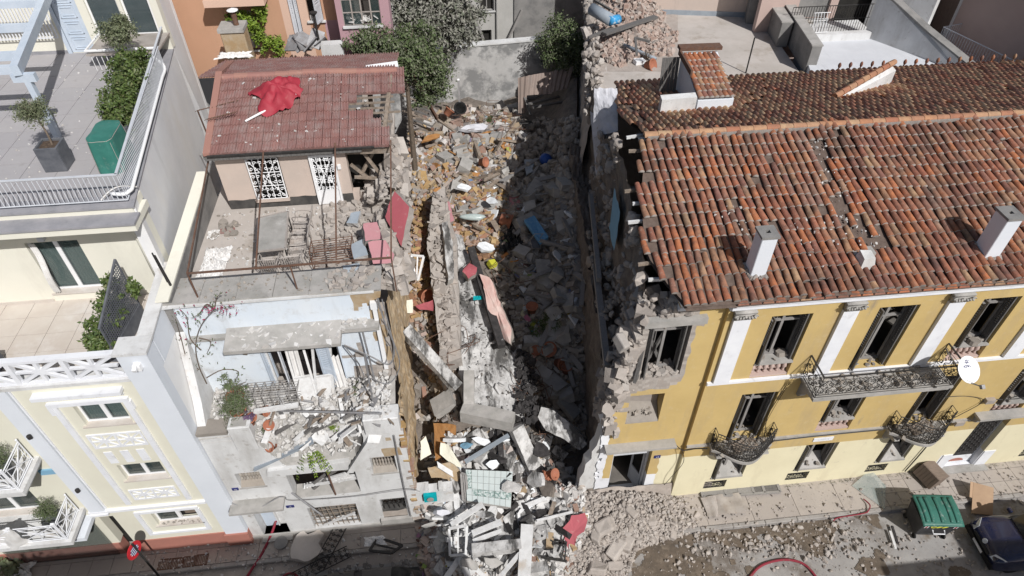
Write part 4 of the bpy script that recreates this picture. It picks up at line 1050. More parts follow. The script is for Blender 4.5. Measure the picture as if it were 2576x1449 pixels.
# middle terrace floor of marble slabs
q=MB();q.box(-22,XC-.01,12.42,15.3,9.1,9.33);q.build('terrace_deck','grey_ledge',cb)
for i in range(14):
    for j in range(4):
        a,b=-8.25-i*.78,12.52+j*.68;q=MB();q.box(a-.773,a-.007+.0,b+.007,b+.673,9.335,9.36+ru(0,.002));q.build('floor_slab','marble',cb)
# upper storey front wall
holes=[(-11.46,-10.1,9.66,11.5)]
m=MB();gridwall(m,-22,sx(15.2)+.0,9.36,12.3,holes,.3,plane_y=15.2);m.build('upper_wall','cream_upper',cb)
q=MB();q.box(-22,-11.6,15.17,15.201,9.36,9.45);q.build('skirting','marble',cb)
uw=pvc_window(-11.46,-10.1,9.68,11.5,15.2,cb)
q=MB();q.grid(lambda s,t: V((-11.42+.16*s+.08*math.sin(t*3),15.12-.1*math.sin(t*5)+.03*math.sin(s*20),9.75+1.7*t)),16,12);q.build('curtain','white_cloth',uw,True)
q=MB();q.box(-10.98,-10.82,15.06,15.202,11.62,11.74);q.build('wall_light','grey_paint',cb)
dpx=-8.5
q=MB();q.tube([(dpx,15.1,12.2),(dpx,15.1,11.95),(dpx,15.1,9.4)],.055,8);q.build('downpipe','cream_upper',cb,True)
# slab edge: fascia, grey ledges, upper deck
q=MB();q.box(-22,sx(14.45),14.4,15.5,12.26,12.46);q.build('fascia','cream_upper',cb);q=MB();q.box(-22,sx(14.45)+.02,14.36,14.86,12.46,12.52);q.build('ledge','grey_ledge',cb)
q=MB();q.box(-22,sx(14.9)-.05,14.86,15.6,12.46,12.68);q.build('fascia','cream_upper',cb);q=MB();q.prism([(-22,14.82,12.68),(sx(14.82)+.01,14.82,12.68),(sx(24.4)+.01,24.4,12.68),(-22,24.4,12.68)],(0,0,.05));dk=q.build('upper_deck','grey_ledge',cb)
for i in range(15):
    for j in range(10):
        b0,b1=15.35+j*.9,15.35+(j+1)*.9;a1=-8.75-i*.9+.0;a0=a1-.9
        lim=sx(b1)-.3
        if a0>lim-.2: continue
        a1=min(a1,lim);q=MB();q.box(a0+.008,a1-.008,b0+.008,b1-.008,12.731,12.748+ru(0,.004));q.build('paver','paver',dk)
rubble_on(-13,-9.4,15.6,24,12.752,160,dk,.02,.09,'rubble_white')
# railings of the upper terrace
def railing(par,a,b,z0,h,gap=.11,tilt=0.,m_='grey_paint',rails=(0.,1.),r=.012):
    a,b=V(a),V(b);d=(b-a);L=d.length;d.normalize()
    q=MB()
    for k in rails: q.tube([a+V((0,0,z0+h*k)),b+V((0,0,z0+h*k))],.022 if k == 1 else .016,6)
    rl=q.build('rail',m_,par)
    for k in range(int(L/gap)+1):
        q=MB();p=a+d*k*gap;q.tube([p+V((0,0,z0)),p+V((0,0,z0+h))],r,4,cap=False);q.build('baluster',m_,rl)
    return rl
railing(cb,(-22,15.0,0),(-8.22,15.0,0),12.82,.75,.12)
railing(cb,(-8.22,15.0,0),(sx(22.6)-.02,22.6,0),12.82,.75,.12)
q=MB();q.box(-22,-8.2,14.97,15.03,13.57,13.6);q.build('handrail','grey_paint',cb)
q=MB();q.beam((-8.22,15,13.585),(sx(24.2)-.1,24.2,13.585),.07,.03);q.build('handrail','grey_paint',cb)
q=MB();q.tube(curve([(-8.6,15.12,12.95),(-8.3,15.1,12.93),(-8.17,15.3,12.93)],4)+[V((sx(21.6)+.0,21.6,12.93))]+curve([(sx(21.7),21.7,12.93),(sx(22.4),22.4,12.95),(sx(22.5)-.3,22.6,13.2),(sx(22.5)-.6,22.6,13.3)],4),.05,8);q.build('pipe','white_pvc',cb,True)
q=MB();q.grid(lambda s,t: V((-8.9+.75*s,15.02+.5*s+.1*t+.03*math.sin(t*9),12.86+.2*math.sin(s*3.1)-.12*t)),10,6);q.build('torn_strip','white_cloth',cb,True)
# penthouse: wall, door, tall windows, shelf, blind of white slats
YP=24.35
m=MB();gridwall(m,-22,sx(YP),12.73,17.2,[(-12.82,-12.02,12.75,14.95),(-11.75,-10.72,13.25,16.0),(-10.6,-9.66,13.25,16.0)],.3,plane_y=YP);m.build('penthouse_wall','cream_upper',cb)
q=MB();q.prism([(sx(YP),YP+.02,12.5),(sx(YP),YP+.02,17.2),(sx(26.4),26.4,17.2),(sx(26.4),26.4,6)],(-.3,0,0));q.build('side_wall','party_render',cb)
q=MB();q.box(sx(26.4)-12,sx(26.4)+.02,26.3,26.5,0,17.2);q.build('rear_wall','party_render',cb)
q=MB();q.box(-22,-12.9,YP-.03,YP+.002,12.73,12.86);q.build('skirting','grey_ledge',cb)
q=MB();q.box(-12.82,-12.02,YP+.02,YP+.08,12.76,14.95);dr=q.build('door','blue_paint',cb)
for z in (12.86,13.4,13.95,14.45):
    q=MB();x0,x1=-12.68,-12.16;h=.42
    for (a,b,c,d) in ((x0,x1,z,z+.025),(x0,x1,z+h,z+h+.025),(x0,x0+.025,z,z+h),(x1-.025,x1,z,z+h),(x0+.08,x1-.08,z+.08,z+.1),(x0+.08,x1-.08,z+h-.08,z+h-.06)): q.box(a,b,YP+.0,YP+.021,c,d)
    q.build('panel_moulding','blue_paint',dr)
q=MB();q.box(-12.94,-12.82,YP-.05,YP+.05,12.75,15.0);q.build('door_frame','blue_paint',dr)
for a,b in ((-11.75,-10.72),(-10.6,-9.66)):
    q=MB()
    for x0,x1 in ((a,a+.06),(b-.06,b)): q.box(x0,x1,YP+.1,YP+.16,13.25,16)
    q.box(a+.06,b-.06,YP+.1,YP+.16,13.25,13.31);f=q.build('window','white_pvc',cb);q=MB();q.box(a+.06,b-.06,YP+.12,YP+.14,13.31,16);q.build('pane','glass',f)
    q=MB();q.box(a+.06,b-.06,YP+.2,YP+.22,13.31,16);q.build('blind','pipe_grey',f)
    q=MB();q.box(a,b,YP-.0,YP+.1,13.2,13.26);q.build('sill','marble',f)
q=MB();q.box(-11.62,sx(23.6)-.02,22.75,24.3,13.28,13.34);sf=q.build('shelf','tin',cb)
q=MB();q.tube([(-11.6,24.2,13.45),(-11.6,22.78,13.45),(sx(23)-.1,22.78,13.45)],.045,6);q.tube([(-11.55,22.8,13.3),(sx(23)-.1,22.8,13.3)],.03,6);q.build('rail','white_pvc',sf)
for k in range(12): q=MB();q.tube([(-11.5+k*.16,22.8,13.3),(-11.5+k*.16,22.8,12.76)],.012,4);q.build('baluster','white_pvc',sf)
bl_=MB();bl_.box(-15.6,-12.98,YP-.16,YP-.14,13.35,13.38);bln=bl_.build('slatted_screen','white_trim',cb)
for k in range(24): q=MB();x=-15.5+k*.108;q.box(x,x+.04,YP-.16,YP-.13,13.38,16.2);q.build('slat','white_trim',bln)
# pergola
pg=thing('pergola','light blue timber pergola on the paved upper terrace','pergola',(-11.3,18.5,12.75))
zt=14.72
q=MB();q.beam((-11.3,18.35,zt+.14),(-12.75,25.0,zt+.22),.2,.28);q.build('beam','blue_paint',pg)
q=MB();q.box(-11.28,-11.12,18.4,18.56,12.75,zt-.22);q.build('post','blue_paint',pg)
q=MB();q.box(-11.55,-10.95,18.4,18.56,zt-.22,zt-.0);q.build('post_head','blue_paint',pg)
for y,dz in ((18.75,0),(19.35,.12),(21.3,.14),(23.2,.16)):
    q=MB();xr=-11.3-(y-18.35)*.218;q.box(-17,xr-.1,y-.08,y+.08,zt+dz-.1,zt+dz+.12);q.build('rafter','blue_paint',pg)
# things on the terraces
def planter_box(name,label,cat,x0,x1,y0,y1,z,h,m_='slate_box'):
    t=thing(name,label,cat,((x0+x1)/2,(y0+y1)/2,z))
    q=MB();e=.05
    q.box(x0,x1,y0,y0+e,z,z+h);q.box(x0,x1,y1-e,y1,z,z+h);q.box(x0,x0+e,y0+e,y1-e,z,z+h);q.box(x1-e,x1,y0+e,y1-e,z,z+h);bevel(q.build('planter',m_,t),.008)
    q=MB();q.grid(lambda s,t_: V((x0+e+(x1-x0-2*e)*s,y0+e+(y1-y0-2*e)*t_,z+h-.07+.02*noise.noise(V((s*7,t_*7,z))))),8,8);q.build('soil','soil',t);return t
ot=planter_box('potted_tree','small round-headed olive tree in a square slate-grey planter on the paved terrace','potted tree',-10.86,-10.28,16.62,17.2,12.752,.72)
tp=V((-10.72,17.25,14.25))
q=MB();q.tube(curve([(-10.52,16.95,13.35),(-10.56,17.05,13.7),tp-V((0,0,.15)),tp+V((-.02,.05,.2))],4),.035,6,.015)
for k in range(14):
    d=V((RND.gauss(0,1),RND.gauss(0,1),ru(-.2,1))).normalized();q.tube([tp-V((0,0,.15)),tp+d*.4],.012,4,.004)
q.build('trunk','twig',ot,True)
q=MB();leafmass(q,[(tp.x,tp.y,tp.z,.46,.42,.36),(tp.x+.15,tp.y,tp.z+.12,.3,.3,.26),(tp.x-.2,tp.y+.05,tp.z-.05,.28,.3,.26)],3600,.075,RND,aspect=.3,shell=.45);q.build('crown','olive_leaf',ot)
bt=thing('potted_tree','clipped ball-shaped bush rising behind the hedge by the terrace windows','potted tree',(-10.2,22.3,12.75))
q=MB();q.tube([(-10.2,22.3,12.76),(-10.18,22.4,14)],.03,6,.015);q.build('trunk','twig',bt)
q=MB();leafmass(q,[(-10.22,22.5,14.15,.58,.5,.46),(-10.0,22.5,14.35,.35,.35,.3)],4200,.075,RND,shell=.5);q.build('crown','olive_leaf',bt)
for k,(x,y,z,rx,ry,rz,lab) in enumerate(((-9.75,21.6,13.45,.62,.5,.55,'leafy shrub at the far end of the terrace railing hedge'),(-9.6,20.5,13.45,.55,.55,.6,'second hedge shrub from the windows along the terrace railing'),(-9.42,19.4,13.4,.5,.55,.55,'middle hedge shrub along the terrace railing above the green cover'),(-9.32,18.5,13.35,.46,.5,.5,'nearest hedge shrub beside the green covered box'))):
    t=thing('hedge_shrub',lab,'shrub',(x,y,12.75),'shrubs along the terrace railing')
    q=MB();leafmass(q,[(x,y,z,rx,ry,rz),(x-.2,y+.1,z-.25,rx*.6,ry*.6,rz*.6),(x+.15,y-.1,z+.15,rx*.6,ry*.6,rz*.5)],3000,.11,RND,shell=.55);q.build('foliage','green_leaf',t)
    q=MB();q.box(x-.25,x+.25,y-.4,y+.4,12.752,13.12);q.build('trough','slate_box',t)
    q=MB()
    for j in range(6): q.tube([(x+ru(-.1,.1),y+ru(-.2,.2),13.1),(x+ru(-.3,.3),y+ru(-.3,.3),13.7)],.012,4)
    q.build('stem','twig',t)
# barbecue under a green cover
cv=MB();X0,X1,Y0,Y1,Z0,Z1=-9.45,-8.72,16.35,17.6,12.752,13.72
def cvp(a,b):
    ang=a*2*math.pi;r=1/max(abs(math.cos(ang)),abs(math.sin(ang)));r=min(r,1.22)
    k=1-.12*b if b<.8 else (1-.096)*(1-(b-.8)*.15)
    fold=.02*math.sin(ang*9+b*3)*(1-b)
    return V(((X0+X1)/2+(X1-X0)/2*r*math.cos(ang)*(k+fold),(Y0+Y1)/2+(Y1-Y0)/2*r*math.sin(ang)*(k+fold),Z0+(Z1-Z0)*b+(0.03*noise.noise(V((a*9,b*4,0))))))
cv.grid(cvp,64,12);n0=len(cv.v);cv.add([cvp(k/32,1) for k in range(32)]+[V(((X0+X1)/2,(Y0+Y1)/2,Z1+.03))],[(k,(k+1) % 32,32) for k in range(32)])
gc=thing('covered_barbecue','boxy dark green fabric cover beside the terrace railing','covered grill',((X0+X1)/2,(Y0+Y1)/2,Z0));cv.build('cover','green_tarp',gc,True)
q=MB();q.tube([cvp(k/48,.97)*1+V((0,0,.006)) for k in range(48)],.008,4,closed=True)
for k in (.125,.375,.625,.875): q.tube([cvp(k,b/10)+(cvp(k,b/10)-V(((X0+X1)/2,(Y0+Y1)/2,cvp(k,b/10).z))).normalized()*.006 for b in range(10)],.007,4)
q.build('piping','tin',gc)
# middle terrace: trellis planter with climbing shrub
tr=thing('trellis_planter','slate-grey trough planter with a tall lattice trellis and a leafy shrub','planter',(-9.0,13.4,9.36))
tx=[(-9.18,12.55),(-8.9,14.35)]
q=MB()
p0,p1=V((-9.05,12.6,9.365)),V((-8.85,14.3,9.365));d=(p1-p0).normalized();n_=V((-d.y,d.x,0))
def tb(a,b,w0,w1,z0,z1,mb): mb.hexa([p0+d*a+n_*w0+V((0,0,z0)),p0+d*b+n_*w0+V((0,0,z0)),p0+d*b+n_*w1+V((0,0,z0)),p0+d*a+n_*w1+V((0,0,z0)),p0+d*a+n_*w0+V((0,0,z1)),p0+d*b+n_*w0+V((0,0,z1)),p0+d*b+n_*w1+V((0,0,z1)),p0+d*a+n_*w1+V((0,0,z1))])
L=(p1-p0).length;tb(0,L,0,.4,0,.45,q);q.build('trough','slate_box',tr)
q=MB();tb(0,L,-.03,-.0,0,.47,q)
for (a,b,c,e) in ((0,.05,0,1.25),(L-.05,L,0,2.1)): tb(a,b,-.03,0,.47,e,q)
q.beam(p0+V((0,0,1.25)),p1+V((0,0,2.1)),.05,.06);tre=q.build('trellis_frame','slate_box',tr)
for k in range(22):
    a=.05+(L-.1)*k/22;h=1.25+.85*a/L;q=MB();tb(a,a+.022,-.022,-.01,.47,h,q);q.build('lath','slate_box',tre)
for k in range(20):
    z=.5+k*.08;a=max(.03,(z-1.25)/.85*L if z>1.25 else .03)
    if a<L-.1: q=MB();tb(a,L-.03,-.009,.003,z,z+.022,q);q.build('lath','slate_box',tre)
q=MB();leafmass(q,[(-9.3,13.0,10.15,.38,.5,.45),(-9.2,13.7,10.35,.34,.45,.5),(-9.35,12.7,9.95,.34,.3,.35),(-9.1,14.0,10.9,.2,.3,.3)],3600,.12,RND,shell=.5);q.build('foliage','green_leaf',tr)
q=MB();leafmass(q,[(-8.7,14.2,10.6,.18,.22,.3)],500,.11,RND);q.build('foliage','green_leaf',tr)
pt2=planter_box('planter','slate-grey planter box at the left edge of the marble terrace','planter',-12.9,-12.0,12.5,12.95,9.362,.5)
br=MB();br.tube([(-8.7,15.12,9.75),(-8.35,15.12,9.75),(-8.35,14.98,9.75),(-8.35,14.98,9.55),(-8.6,14.98,9.55)],.02,5);br.lathe((-8.55,15.02,9.6),[(.02,0),(.08,.03),(.08,.12),(.02,.15)],8);br.build('outdoor_tap','grey_metal',cb)
# lower balconies with lattice rails
def low_balcony(z,label,shrub,cloth=False):
    q=MB();q.box(-16.5,-12.32,10.95,12.099,z-.16,z);q.box(-16.5,-12.38,11.0,12.098,z-.28,z-.16);b=q.build('balcony','white_plaster',cb)
    x1=-12.45;y0=11.05
    def panel(p,d,w):
        q=MB();p=V(p);d=V(d);
        for k in (0,.82): q.tube([p+V((0,0,.06+k)),p+d*w+V((0,0,.06+k))],.02,5)
        for k in (0,w): q.tube([p+d*k,p+d*k+V((0,0,.95))],.022,5);q.lathe(p+d*k+V((0,0,.95)),[(.01,0),(.035,.03),(.01,.06)],6)
        for a in (.1,w-.1):
            q.tube([p+d*a+V((0,0,.1)),p+d*a+V((0,0,.86))],.012,4)
        for zz in (.14,.8): q.tube([p+V((0,0,zz)),p+d*w+V((0,0,zz))],.012,4)
        rl=q.build('railing','white_trim',b)
        q=MB();lattice_geo(q,p+d*.1+V((0,0,.16)),d,w-.2,.62,.02,.025,.06);q.build('lattice','white_trim',rl)
    panel((x1,y0,z),(0,1,0),.95);
    for k in range(3): panel((x1-1.25*(k+1),y0,z),(1,0,0),1.2)
    t=thing('potted_shrub',label,'shrub',(-13.0,11.6,z))
    q=MB();q.lathe((-13.0,11.6,z+.002),[(.14,0),(.2,.02),(.24,.34),(.26,.36),(.22,.36),(.2,.3)],14);q.build('pot','slate_box',t,True)
    q=MB();leafmass(q,[(-13.0,11.62,z+.78,.42,.36,.42)],2600,.07,RND,aspect=.25,shell=.4);q.build('foliage','bush_leaf',t)
    if cloth: q=MB();q.grid(lambda s,t: V((-14.4+.9*s+.05*math.sin(t*9),y0-.06-.07*math.sin(t*5+s*7),z+.95-1.05*t+.06*noise.noise(V((s*5,t*5,1))))),16,16);tag(q.build('cloth','white_cloth',None,True),'crumpled white cloth hanging over the lowest lattice balcony','cloth')
low_balcony(6.22,'fine-leaved round shrub on the upper lattice balcony',1);low_balcony(3.28,'fine-leaved round shrub on the lower lattice balcony',1,True)
q=MB();q.box(-12.65,-12.2,12.04,12.103,5.33,5.55);q.build('blue_band','sky_blue_paint',cb)
for x,z in ((-12.0,7.35),(-11.95,4.5)):
    q=MB();q.lathe((x,11.94,z-.07),[(.05,0),(.06,.01),(.06,.13),(.05,.14)],8);q.build('wall_light','iron',cb)
# glazed roof fragment: outdoor unit and camera on the pier
q=MB();q.box(-8.3,-8.12,11.86,11.98,9.75,9.95);q.obox((-8.22,11.8,9.92),(.1,.14,.1),e=(.3,0,0));q.build('wall_camera','white_pvc',cb)
# entrance recess with steps below the left bay
q=MB();q.box(-16.5,-12.25,11.3,12.1,2.62,2.8);q.build('canopy','bluish_white',cb)
q=MB();q.box(-15.8,-12.4,12.0,12.07,.2,2.6);q.build('entrance_glazing','glass',cb)

# ================================================================ white and blue house (middle), half ruined
wh=thing('house','white and pale blue house with a roof terrace, ripped open along its right side','house',(-5,12.15,0))
YW,YB=12.15,13.6
holes=[(-7.42,-6.66,3.46,4.28),(-3.2,-2.42,3.53,4.46),(-5.92,-3.76,2.5,4.14),(-7.5,-6.57,.2,2.46),(-5.7,-4.06,.3,1.77),(-3.24,-2.38,.62,1.86)]
def keepW(u,z):
    n=noise.noise(V((u*2.5,z*2.5,0)))*.16
    if u<-7.0: return z<6.42
    if u<-6.3: return z<5.98+n-(u+7.0)*.3
    if u<-3.25: return z<4.28+max(0,(-5.7-u)*2.4)+n*.3+max(0,(u+3.6)*2)
    return z<5.9+n and u<-2.08+n*.5
m=MB();gridwall(m,-7.88,-2.0,0,6.5,holes,.45,plane_y=YW,step=.14,keep=keepW,jit=.08,matf=lambda u,z,s: 1 if s and u>-2.6 else (2 if (s == 0 and u>-3.1 and z>4.5 and noise.noise(V((u*1.6,z*1.6,4)))>.12) else 0))
wf=m.build('facade_wall',['white_plaster','rubble_stone','ochre_brick_wall'],wh)
q=MB();q.box(-7.9,-2.2,12.10,12.151,.05,.3);q.build('plinth','concrete',wh)
# piers of the balcony
q=MB();q.box(-7.88,-7.0,12.1,12.62,6.42,6.55);q.build('coping','rubble_grey',wh)
q=MB();q.box(-6.95,-6.32,12.08,12.5,5.6,6.72);bevel(q.build('pier','white_plaster',wh),.02)
q=MB();q.box(-6.85,-6.42,12.14,12.44,6.722,6.75);q.build('pier_cap','concrete',wh)
q=MB();q.box(-3.12,-2.06,12.06,12.6,5.8,6.55);bevel(q.build('pier','white_plaster',wh),.03)
# side return of the first floor (left) down to the balcony
q=MB();q.prism([(-7.88,12.3,6.4),(-7.88,13.6,6.4),(-7.88,13.6,9.3),(-7.88,12.75,7.2)],(.24,0,0));q.build('return_wall','white_plaster',wh)
# balcony slab, sagging towards the street
def balz(x,y):
    t=(13.6-y)/1.45;sag=max(0,min(1,(x+6.4)/.6))*max(0,min(1,(-3.1-x)/.5))
    return 6.62-t*(.35+1.55*sag*t)
m=MB();m.grid(lambda a,b: V((-7.86+5.7*a,13.62-1.5*b,balz(-7.86+5.7*a,13.62-1.5*b)+.05*noise.noise(V((a*30,b*8,0))))),80,24)
m.grid(lambda a,b: V((-7.8+5.55*a,13.62-1.48*b,balz(-7.8+5.55*a,13.62-1.48*b)-.22)),60,20)
bs=m.build('balcony_slab','concrete',wh)
q=MB();q.hexa([(-6.42,12.02,4.12),(-3.9,12.0,4.14),(-3.9,12.2,4.14),(-6.42,12.2,4.12),(-6.36,12.02,4.42),(-3.82,12.0,4.56),(-3.82,12.2,4.56),(-6.36,12.2,4.42)]);q.build('slab_edge','white_plaster',bs)
q=MB();q.hexa([(-3.95,11.9,4.1),(-3.75,11.9,4.08),(-3.55,12.25,4.2),(-3.8,12.25,4.25),(-3.1,11.95,5.6),(-2.75,11.95,5.5),(-2.6,12.3,5.7),(-3.0,12.3,5.8)]);pp=q.build('broken_parapet','white_plaster',bs)
sp=[]
for _ in range(1500):
    x=ru(-7.6,-2.3);y=ru(12.15,13.6)
    if x<-6.3 and y<12.6: continue
    s=min(.34,abs(RND.gauss(.06,.07))+.03);sp.append((x,y,balz(x,y)+.03+abs(RND.gauss(0,.08))*(1.8 if x>-4.5 else 1),(s*1.3,s,s*ru(.3,.7)),rot3()))
scatter('rubble_piece','white and grey plaster rubble lying on the sagging balcony of the white house','rubble','rubble on the balcony',SHARDS+ROCKS,'mix','rubble_white',sp,None,75,'rubble','fine plaster rubble covering the sagging balcony of the white house')
for mt,cl,n in (('wood_old','brown',16),('wood_white','white',16),('wood_dark','blackened',12),('grey_metal','grey metal',8)):
    sp=[]
    for _ in range(n): x,y=ru(-6.2,-2.5),ru(12.2,13.5);sp.append((x,y,balz(x,y)+.16,(ru(.4,1.3),ru(.04,.16),ru(.02,.05)),rot3(tilt=.35)))
    scatter('plank','thin %s strip or board lying on the sagging balcony rubble' % cl,'plank',cl+' boards on the balcony',BLOCKS,'block',mt,sp)
sp=[]
for _ in range(46): x,y=ru(-5.9,-2.4),ru(12.2,13.5);s=ru(.2,.55);sp.append((x,y,balz(x,y)+.12,(s,s*ru(.5,.9),.07),rot3(tilt=.5)))
scatter('plaster_piece','larger flat plaster piece lying on the sagging balcony','plaster piece','flat plaster pieces on the balcony',SHARDS,'shard','white_plaster',sp)
# openings of the lower facade
def slope_sill(a,b,z,y,par,m_='rubble_grey',d=.4,h=.3):
    q=MB();q.hexa([(a,y+.0,z),(b,y+.0,z),(b,y+d,z),(a,y+d,z),(a,y+.01,z+.02),(b,y+.01,z+.02),(b,y+d,z+h),(a,y+d,z+h)]);return q.build('sill',m_,par)
for a,b,z0,z1 in ((-7.42,-6.66,3.46,4.28),(-3.2,-2.42,3.53,4.46)):
    q=MB();q.box(a,b,YW+.36,YW+.4,z0,z1);f=q.build('window','rubble_grey',wh);slope_sill(a,b,z0,YW,f,d=.34)
    for k in range(8): q=MB();q.lathe((a+.06+k*(b-a-.12)/7,YW+.18,z0+.16),[(.03,0),(.045,.1),(.025,.2),(.04,.3),(.03,.36)],6);q.build('baluster','rubble_grey',f)
    q=MB();q.box(a-.05,b+.05,YW-.04,YW+.05,z0-.05,z0);q.build('ledge','concrete',f)
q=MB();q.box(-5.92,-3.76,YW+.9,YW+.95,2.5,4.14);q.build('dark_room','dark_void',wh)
op=slope_sill(-5.9,-3.78,2.5,YW,wh,'concrete',.45,.12)
for k in range(14):
    q=MB();x0=ru(-5.8,-4.2);q.beam((x0,YW+ru(.1,.5),2.65+ru(0,.5)),(x0+ru(.4,1.4),YW+ru(.1,.6),3.0+ru(0,.6)),.05,.1);q.build('fallen_slat',RND.choice(['wood_white','wood_white','wood_old','wood_dark']),op)
for k in range(16): q=MB();q.beam((-5.6+k*.1,YW+.18,2.72+k*.028),(-5.58+k*.1,YW+.3,2.86+k*.028),.05,.02);q.build('fallen_slat','wood_white',op)
q=MB();q.tube([(-4.6,YW-.02,2.5),(-4.62,YW,4.1)],.03,5);q.build('bar','rust',op)
q=MB();q.beam((-5.95,YW-.03,2.9),(-5.1,YW-.4,1.85),.05,.03);q.build('loose_strip','grey_metal',wh)
# door with canopy
q=MB();q.box(-7.5,-6.57,YW+.4,YW+.44,.2,2.46);dr=q.build('door','wood_white',wh)
q=MB();q.box(-7.46,-7.05,YW+.34,YW+.4,.25,2.4);q.build('door_leaf','blue_paint',dr);q=MB();q.box(-7.02,-6.98,YW+.3,YW+.4,.25,2.42);q.build('frame','wood_white',dr)
q=MB();q.box(-6.95,-6.62,YW+.38,YW+.398,1.2,2.1);q.build('pane','dark_void',dr)
q=MB();q.box(-7.94,-6.22,YW-.5,YW+.01,2.62,2.72);q.box(-7.9,-6.26,YW-.3,YW+.008,2.55,2.62);q.build('door_canopy','concrete',wh)
q=MB();q.box(-7.55,-6.5,YW-.25,YW+.4,.1,.2);q.build('doorstep','concrete',wh)
# barred windows
def bars(a,b,z0,z1,y,nx,nz,m_='wood_old',skew=.12):
    q=MB();q.box(a,b,y+.42,y+.46,z0,z1);f=q.build('window','interior',wh)
    for k in range(nx):
        x=a+(k+.5)*(b-a)/nx;q=MB();q.tube([(x,y+.1,z0),(x+ru(-skew,skew),y+.1+ru(-.04,.04),z1)],.016,5);q.build('bar',m_,f)
    for k in range(nz): z=z0+(k+.5)*(z1-z0)/nz;q=MB();q.tube([(a,y+.12,z),(b,y+.12,z+ru(-skew,skew))],.014,5);q.build('bar',m_,f)
    return f
f=bars(-5.7,-4.06,.3,1.77,YW,9,5)
q=MB();q.beam((-5.4,YW+.06,.4),(-4.2,YW+.06,1.05),.07,.04);q.build('board','wood_white',f)
f=bars(-3.24,-2.38,1.05,1.86,YW,5,2,'iron',.02);q=MB()
for k in range(5): q.tube(spiral((-3.1+k*.15,YW+.09,1.45),.09,1.3,(1,0,0),(0,0,1),10,1 if k % 2 else -1),.012,4)
q.build('scroll','iron',f);q=MB();q.box(-3.24,-2.38,YW+.06,YW+.3,.62,1.05);q.build('panel','soot',f)
q=MB();q.box(-3.35,-2.25,YW-.12,YW+.02,.3,.62);q.build('ledge','concrete',wh)
pl=plate(-7.62,3.42,.2,.13,YW,'plate_blue','15',par=wh);plate(-6.2,2.02,.26,.13,YW,'plate_blue','15',par=wh)
# blue first-floor wall
holes=[(-5.78,-3.62,6.6,8.95)]
def keepB(u,z): return u<-2.2+noise.noise(V((z*2,4,1)))*.14
def paintB(u,z,s):
    if s: return 1
    n=noise.noise(V((u*1.9,z*1.9,2)))
    if u>-3.0 and z>9.75+n*.3: return 2
    if u>-3.4 and z<7.3+n*.5: return 1
    if u>-3.6 and u<-2.9 and 7.6<z<8.3 and n>.05: return 1
    if u>-2.45+n*.2: return 2
    return 0
m=MB();gridwall(m,-7.65,-2.0,6.4,10.28,holes,.4,plane_y=YB,step=.13,keep=keepB,jit=.05,matf=paintB)
bw=m.build('blue_wall',['blue_plaster','rubble_stone','ochre_brick_wall'],wh)
# cornice strip and grey coping of the terrace
q=MB();q.prism([(-7.95,YB-.1,10.28),(-2.3,YB-.06,10.28),(-2.3,YB+.5,10.28),(-7.95,YB+.5,10.28)],(0,0,.06));q.build('cornice','white_plaster',wh)
cps=6
for k in range(cps):
    x0=-7.9+k*5.8/cps;q=MB();dz=ru(-.01,.015);q.box(x0+.006,x0+5.8/cps-.006,YB-.02+ru(-.01,.01),YB+1.0,10.345,10.36+dz+.02);q.build('coping','concrete',wh)
rubble_on(-7.6,-2.3,YB+.05,YB+.95,10.385,120,wh,.02,.12,'rubble_grey');rubble_on(-3.6,-2.2,YB+.0,YB+.95,10.385,50,wh,.08,.34,'rubble_stone')
# first-floor door: leaning shutters and doors
vd=MB();vd.box(-5.78,-3.62,YB+1.1,YB+1.15,6.5,8.95);dd_=vd.build('doorway','dark_void',bw)
for (p,a,w_,h,m_,sl) in (((-5.72,YB+.3,6.75),(-.2,-1,0),.42,2.2,'blue_paint',1),((-5.35,YB+.1,6.6),(.25,-1,0),.4,2.15,'grey_paint',1),((-4.25,YB-.1,6.62),(.8,-.3,0),.42,2.2,'blue_paint',1),((-3.72,YB+.25,6.7),(.3,-.9,0),.42,2.15,'blue_paint',1)):
    q=MB();shutter_leaf(q,p,a,w_,h);o=q.build('shutter',m_,dd_);
for (p0,p1,w_) in (((-5.0,YB-.55,6.3),(-5.2,YB+.2,8.6),.5),((-4.55,YB-.5,6.25),(-4.35,YB+.15,8.55),.5)):
    p0,p1=V(p0),V(p1);q=MB();sd=V((1,.1,0));
    q.beam(p0,p1,.07,.05);q.beam(p0+sd*w_,p1+sd*w_,.07,.05)
    for t in (.02,.4,.98): q.beam(p0.lerp(p1,t),p0.lerp(p1,t)+sd*w_,.05,.07)
    q.add([p0,p0+sd*w_,p0.lerp(p1,.4)+sd*w_,p0.lerp(p1,.4)],[(0,1,2,3)]);q.build('door_leaf','wood_white',dd_)
q=MB();q.box(-5.78,-3.62,YB+.05,YB+.12,8.85,8.95);q.box(-5.78,-5.7,YB+.05,YB+.12,6.6,8.85);q.box(-3.7,-3.62,YB+.05,YB+.12,6.6,8.85);q.build('door_frame','wood_white',dd_)
q=MB();q.grid(lambda s,t: V((-5.15+.35*s,YB+.0-.25*t+.05*math.sin(s*14),8.6-2.0*t)),20,10);q.build('curtain','white_cloth',dd_,True)
q=MB();q.grid(lambda s,t: V((-3.98+.3*s+.1*t,YB-.1-.25*t+.04*math.sin(s*14),7.9-1.25*t)),16,10);q.build('curtain','white_cloth',dd_,True)
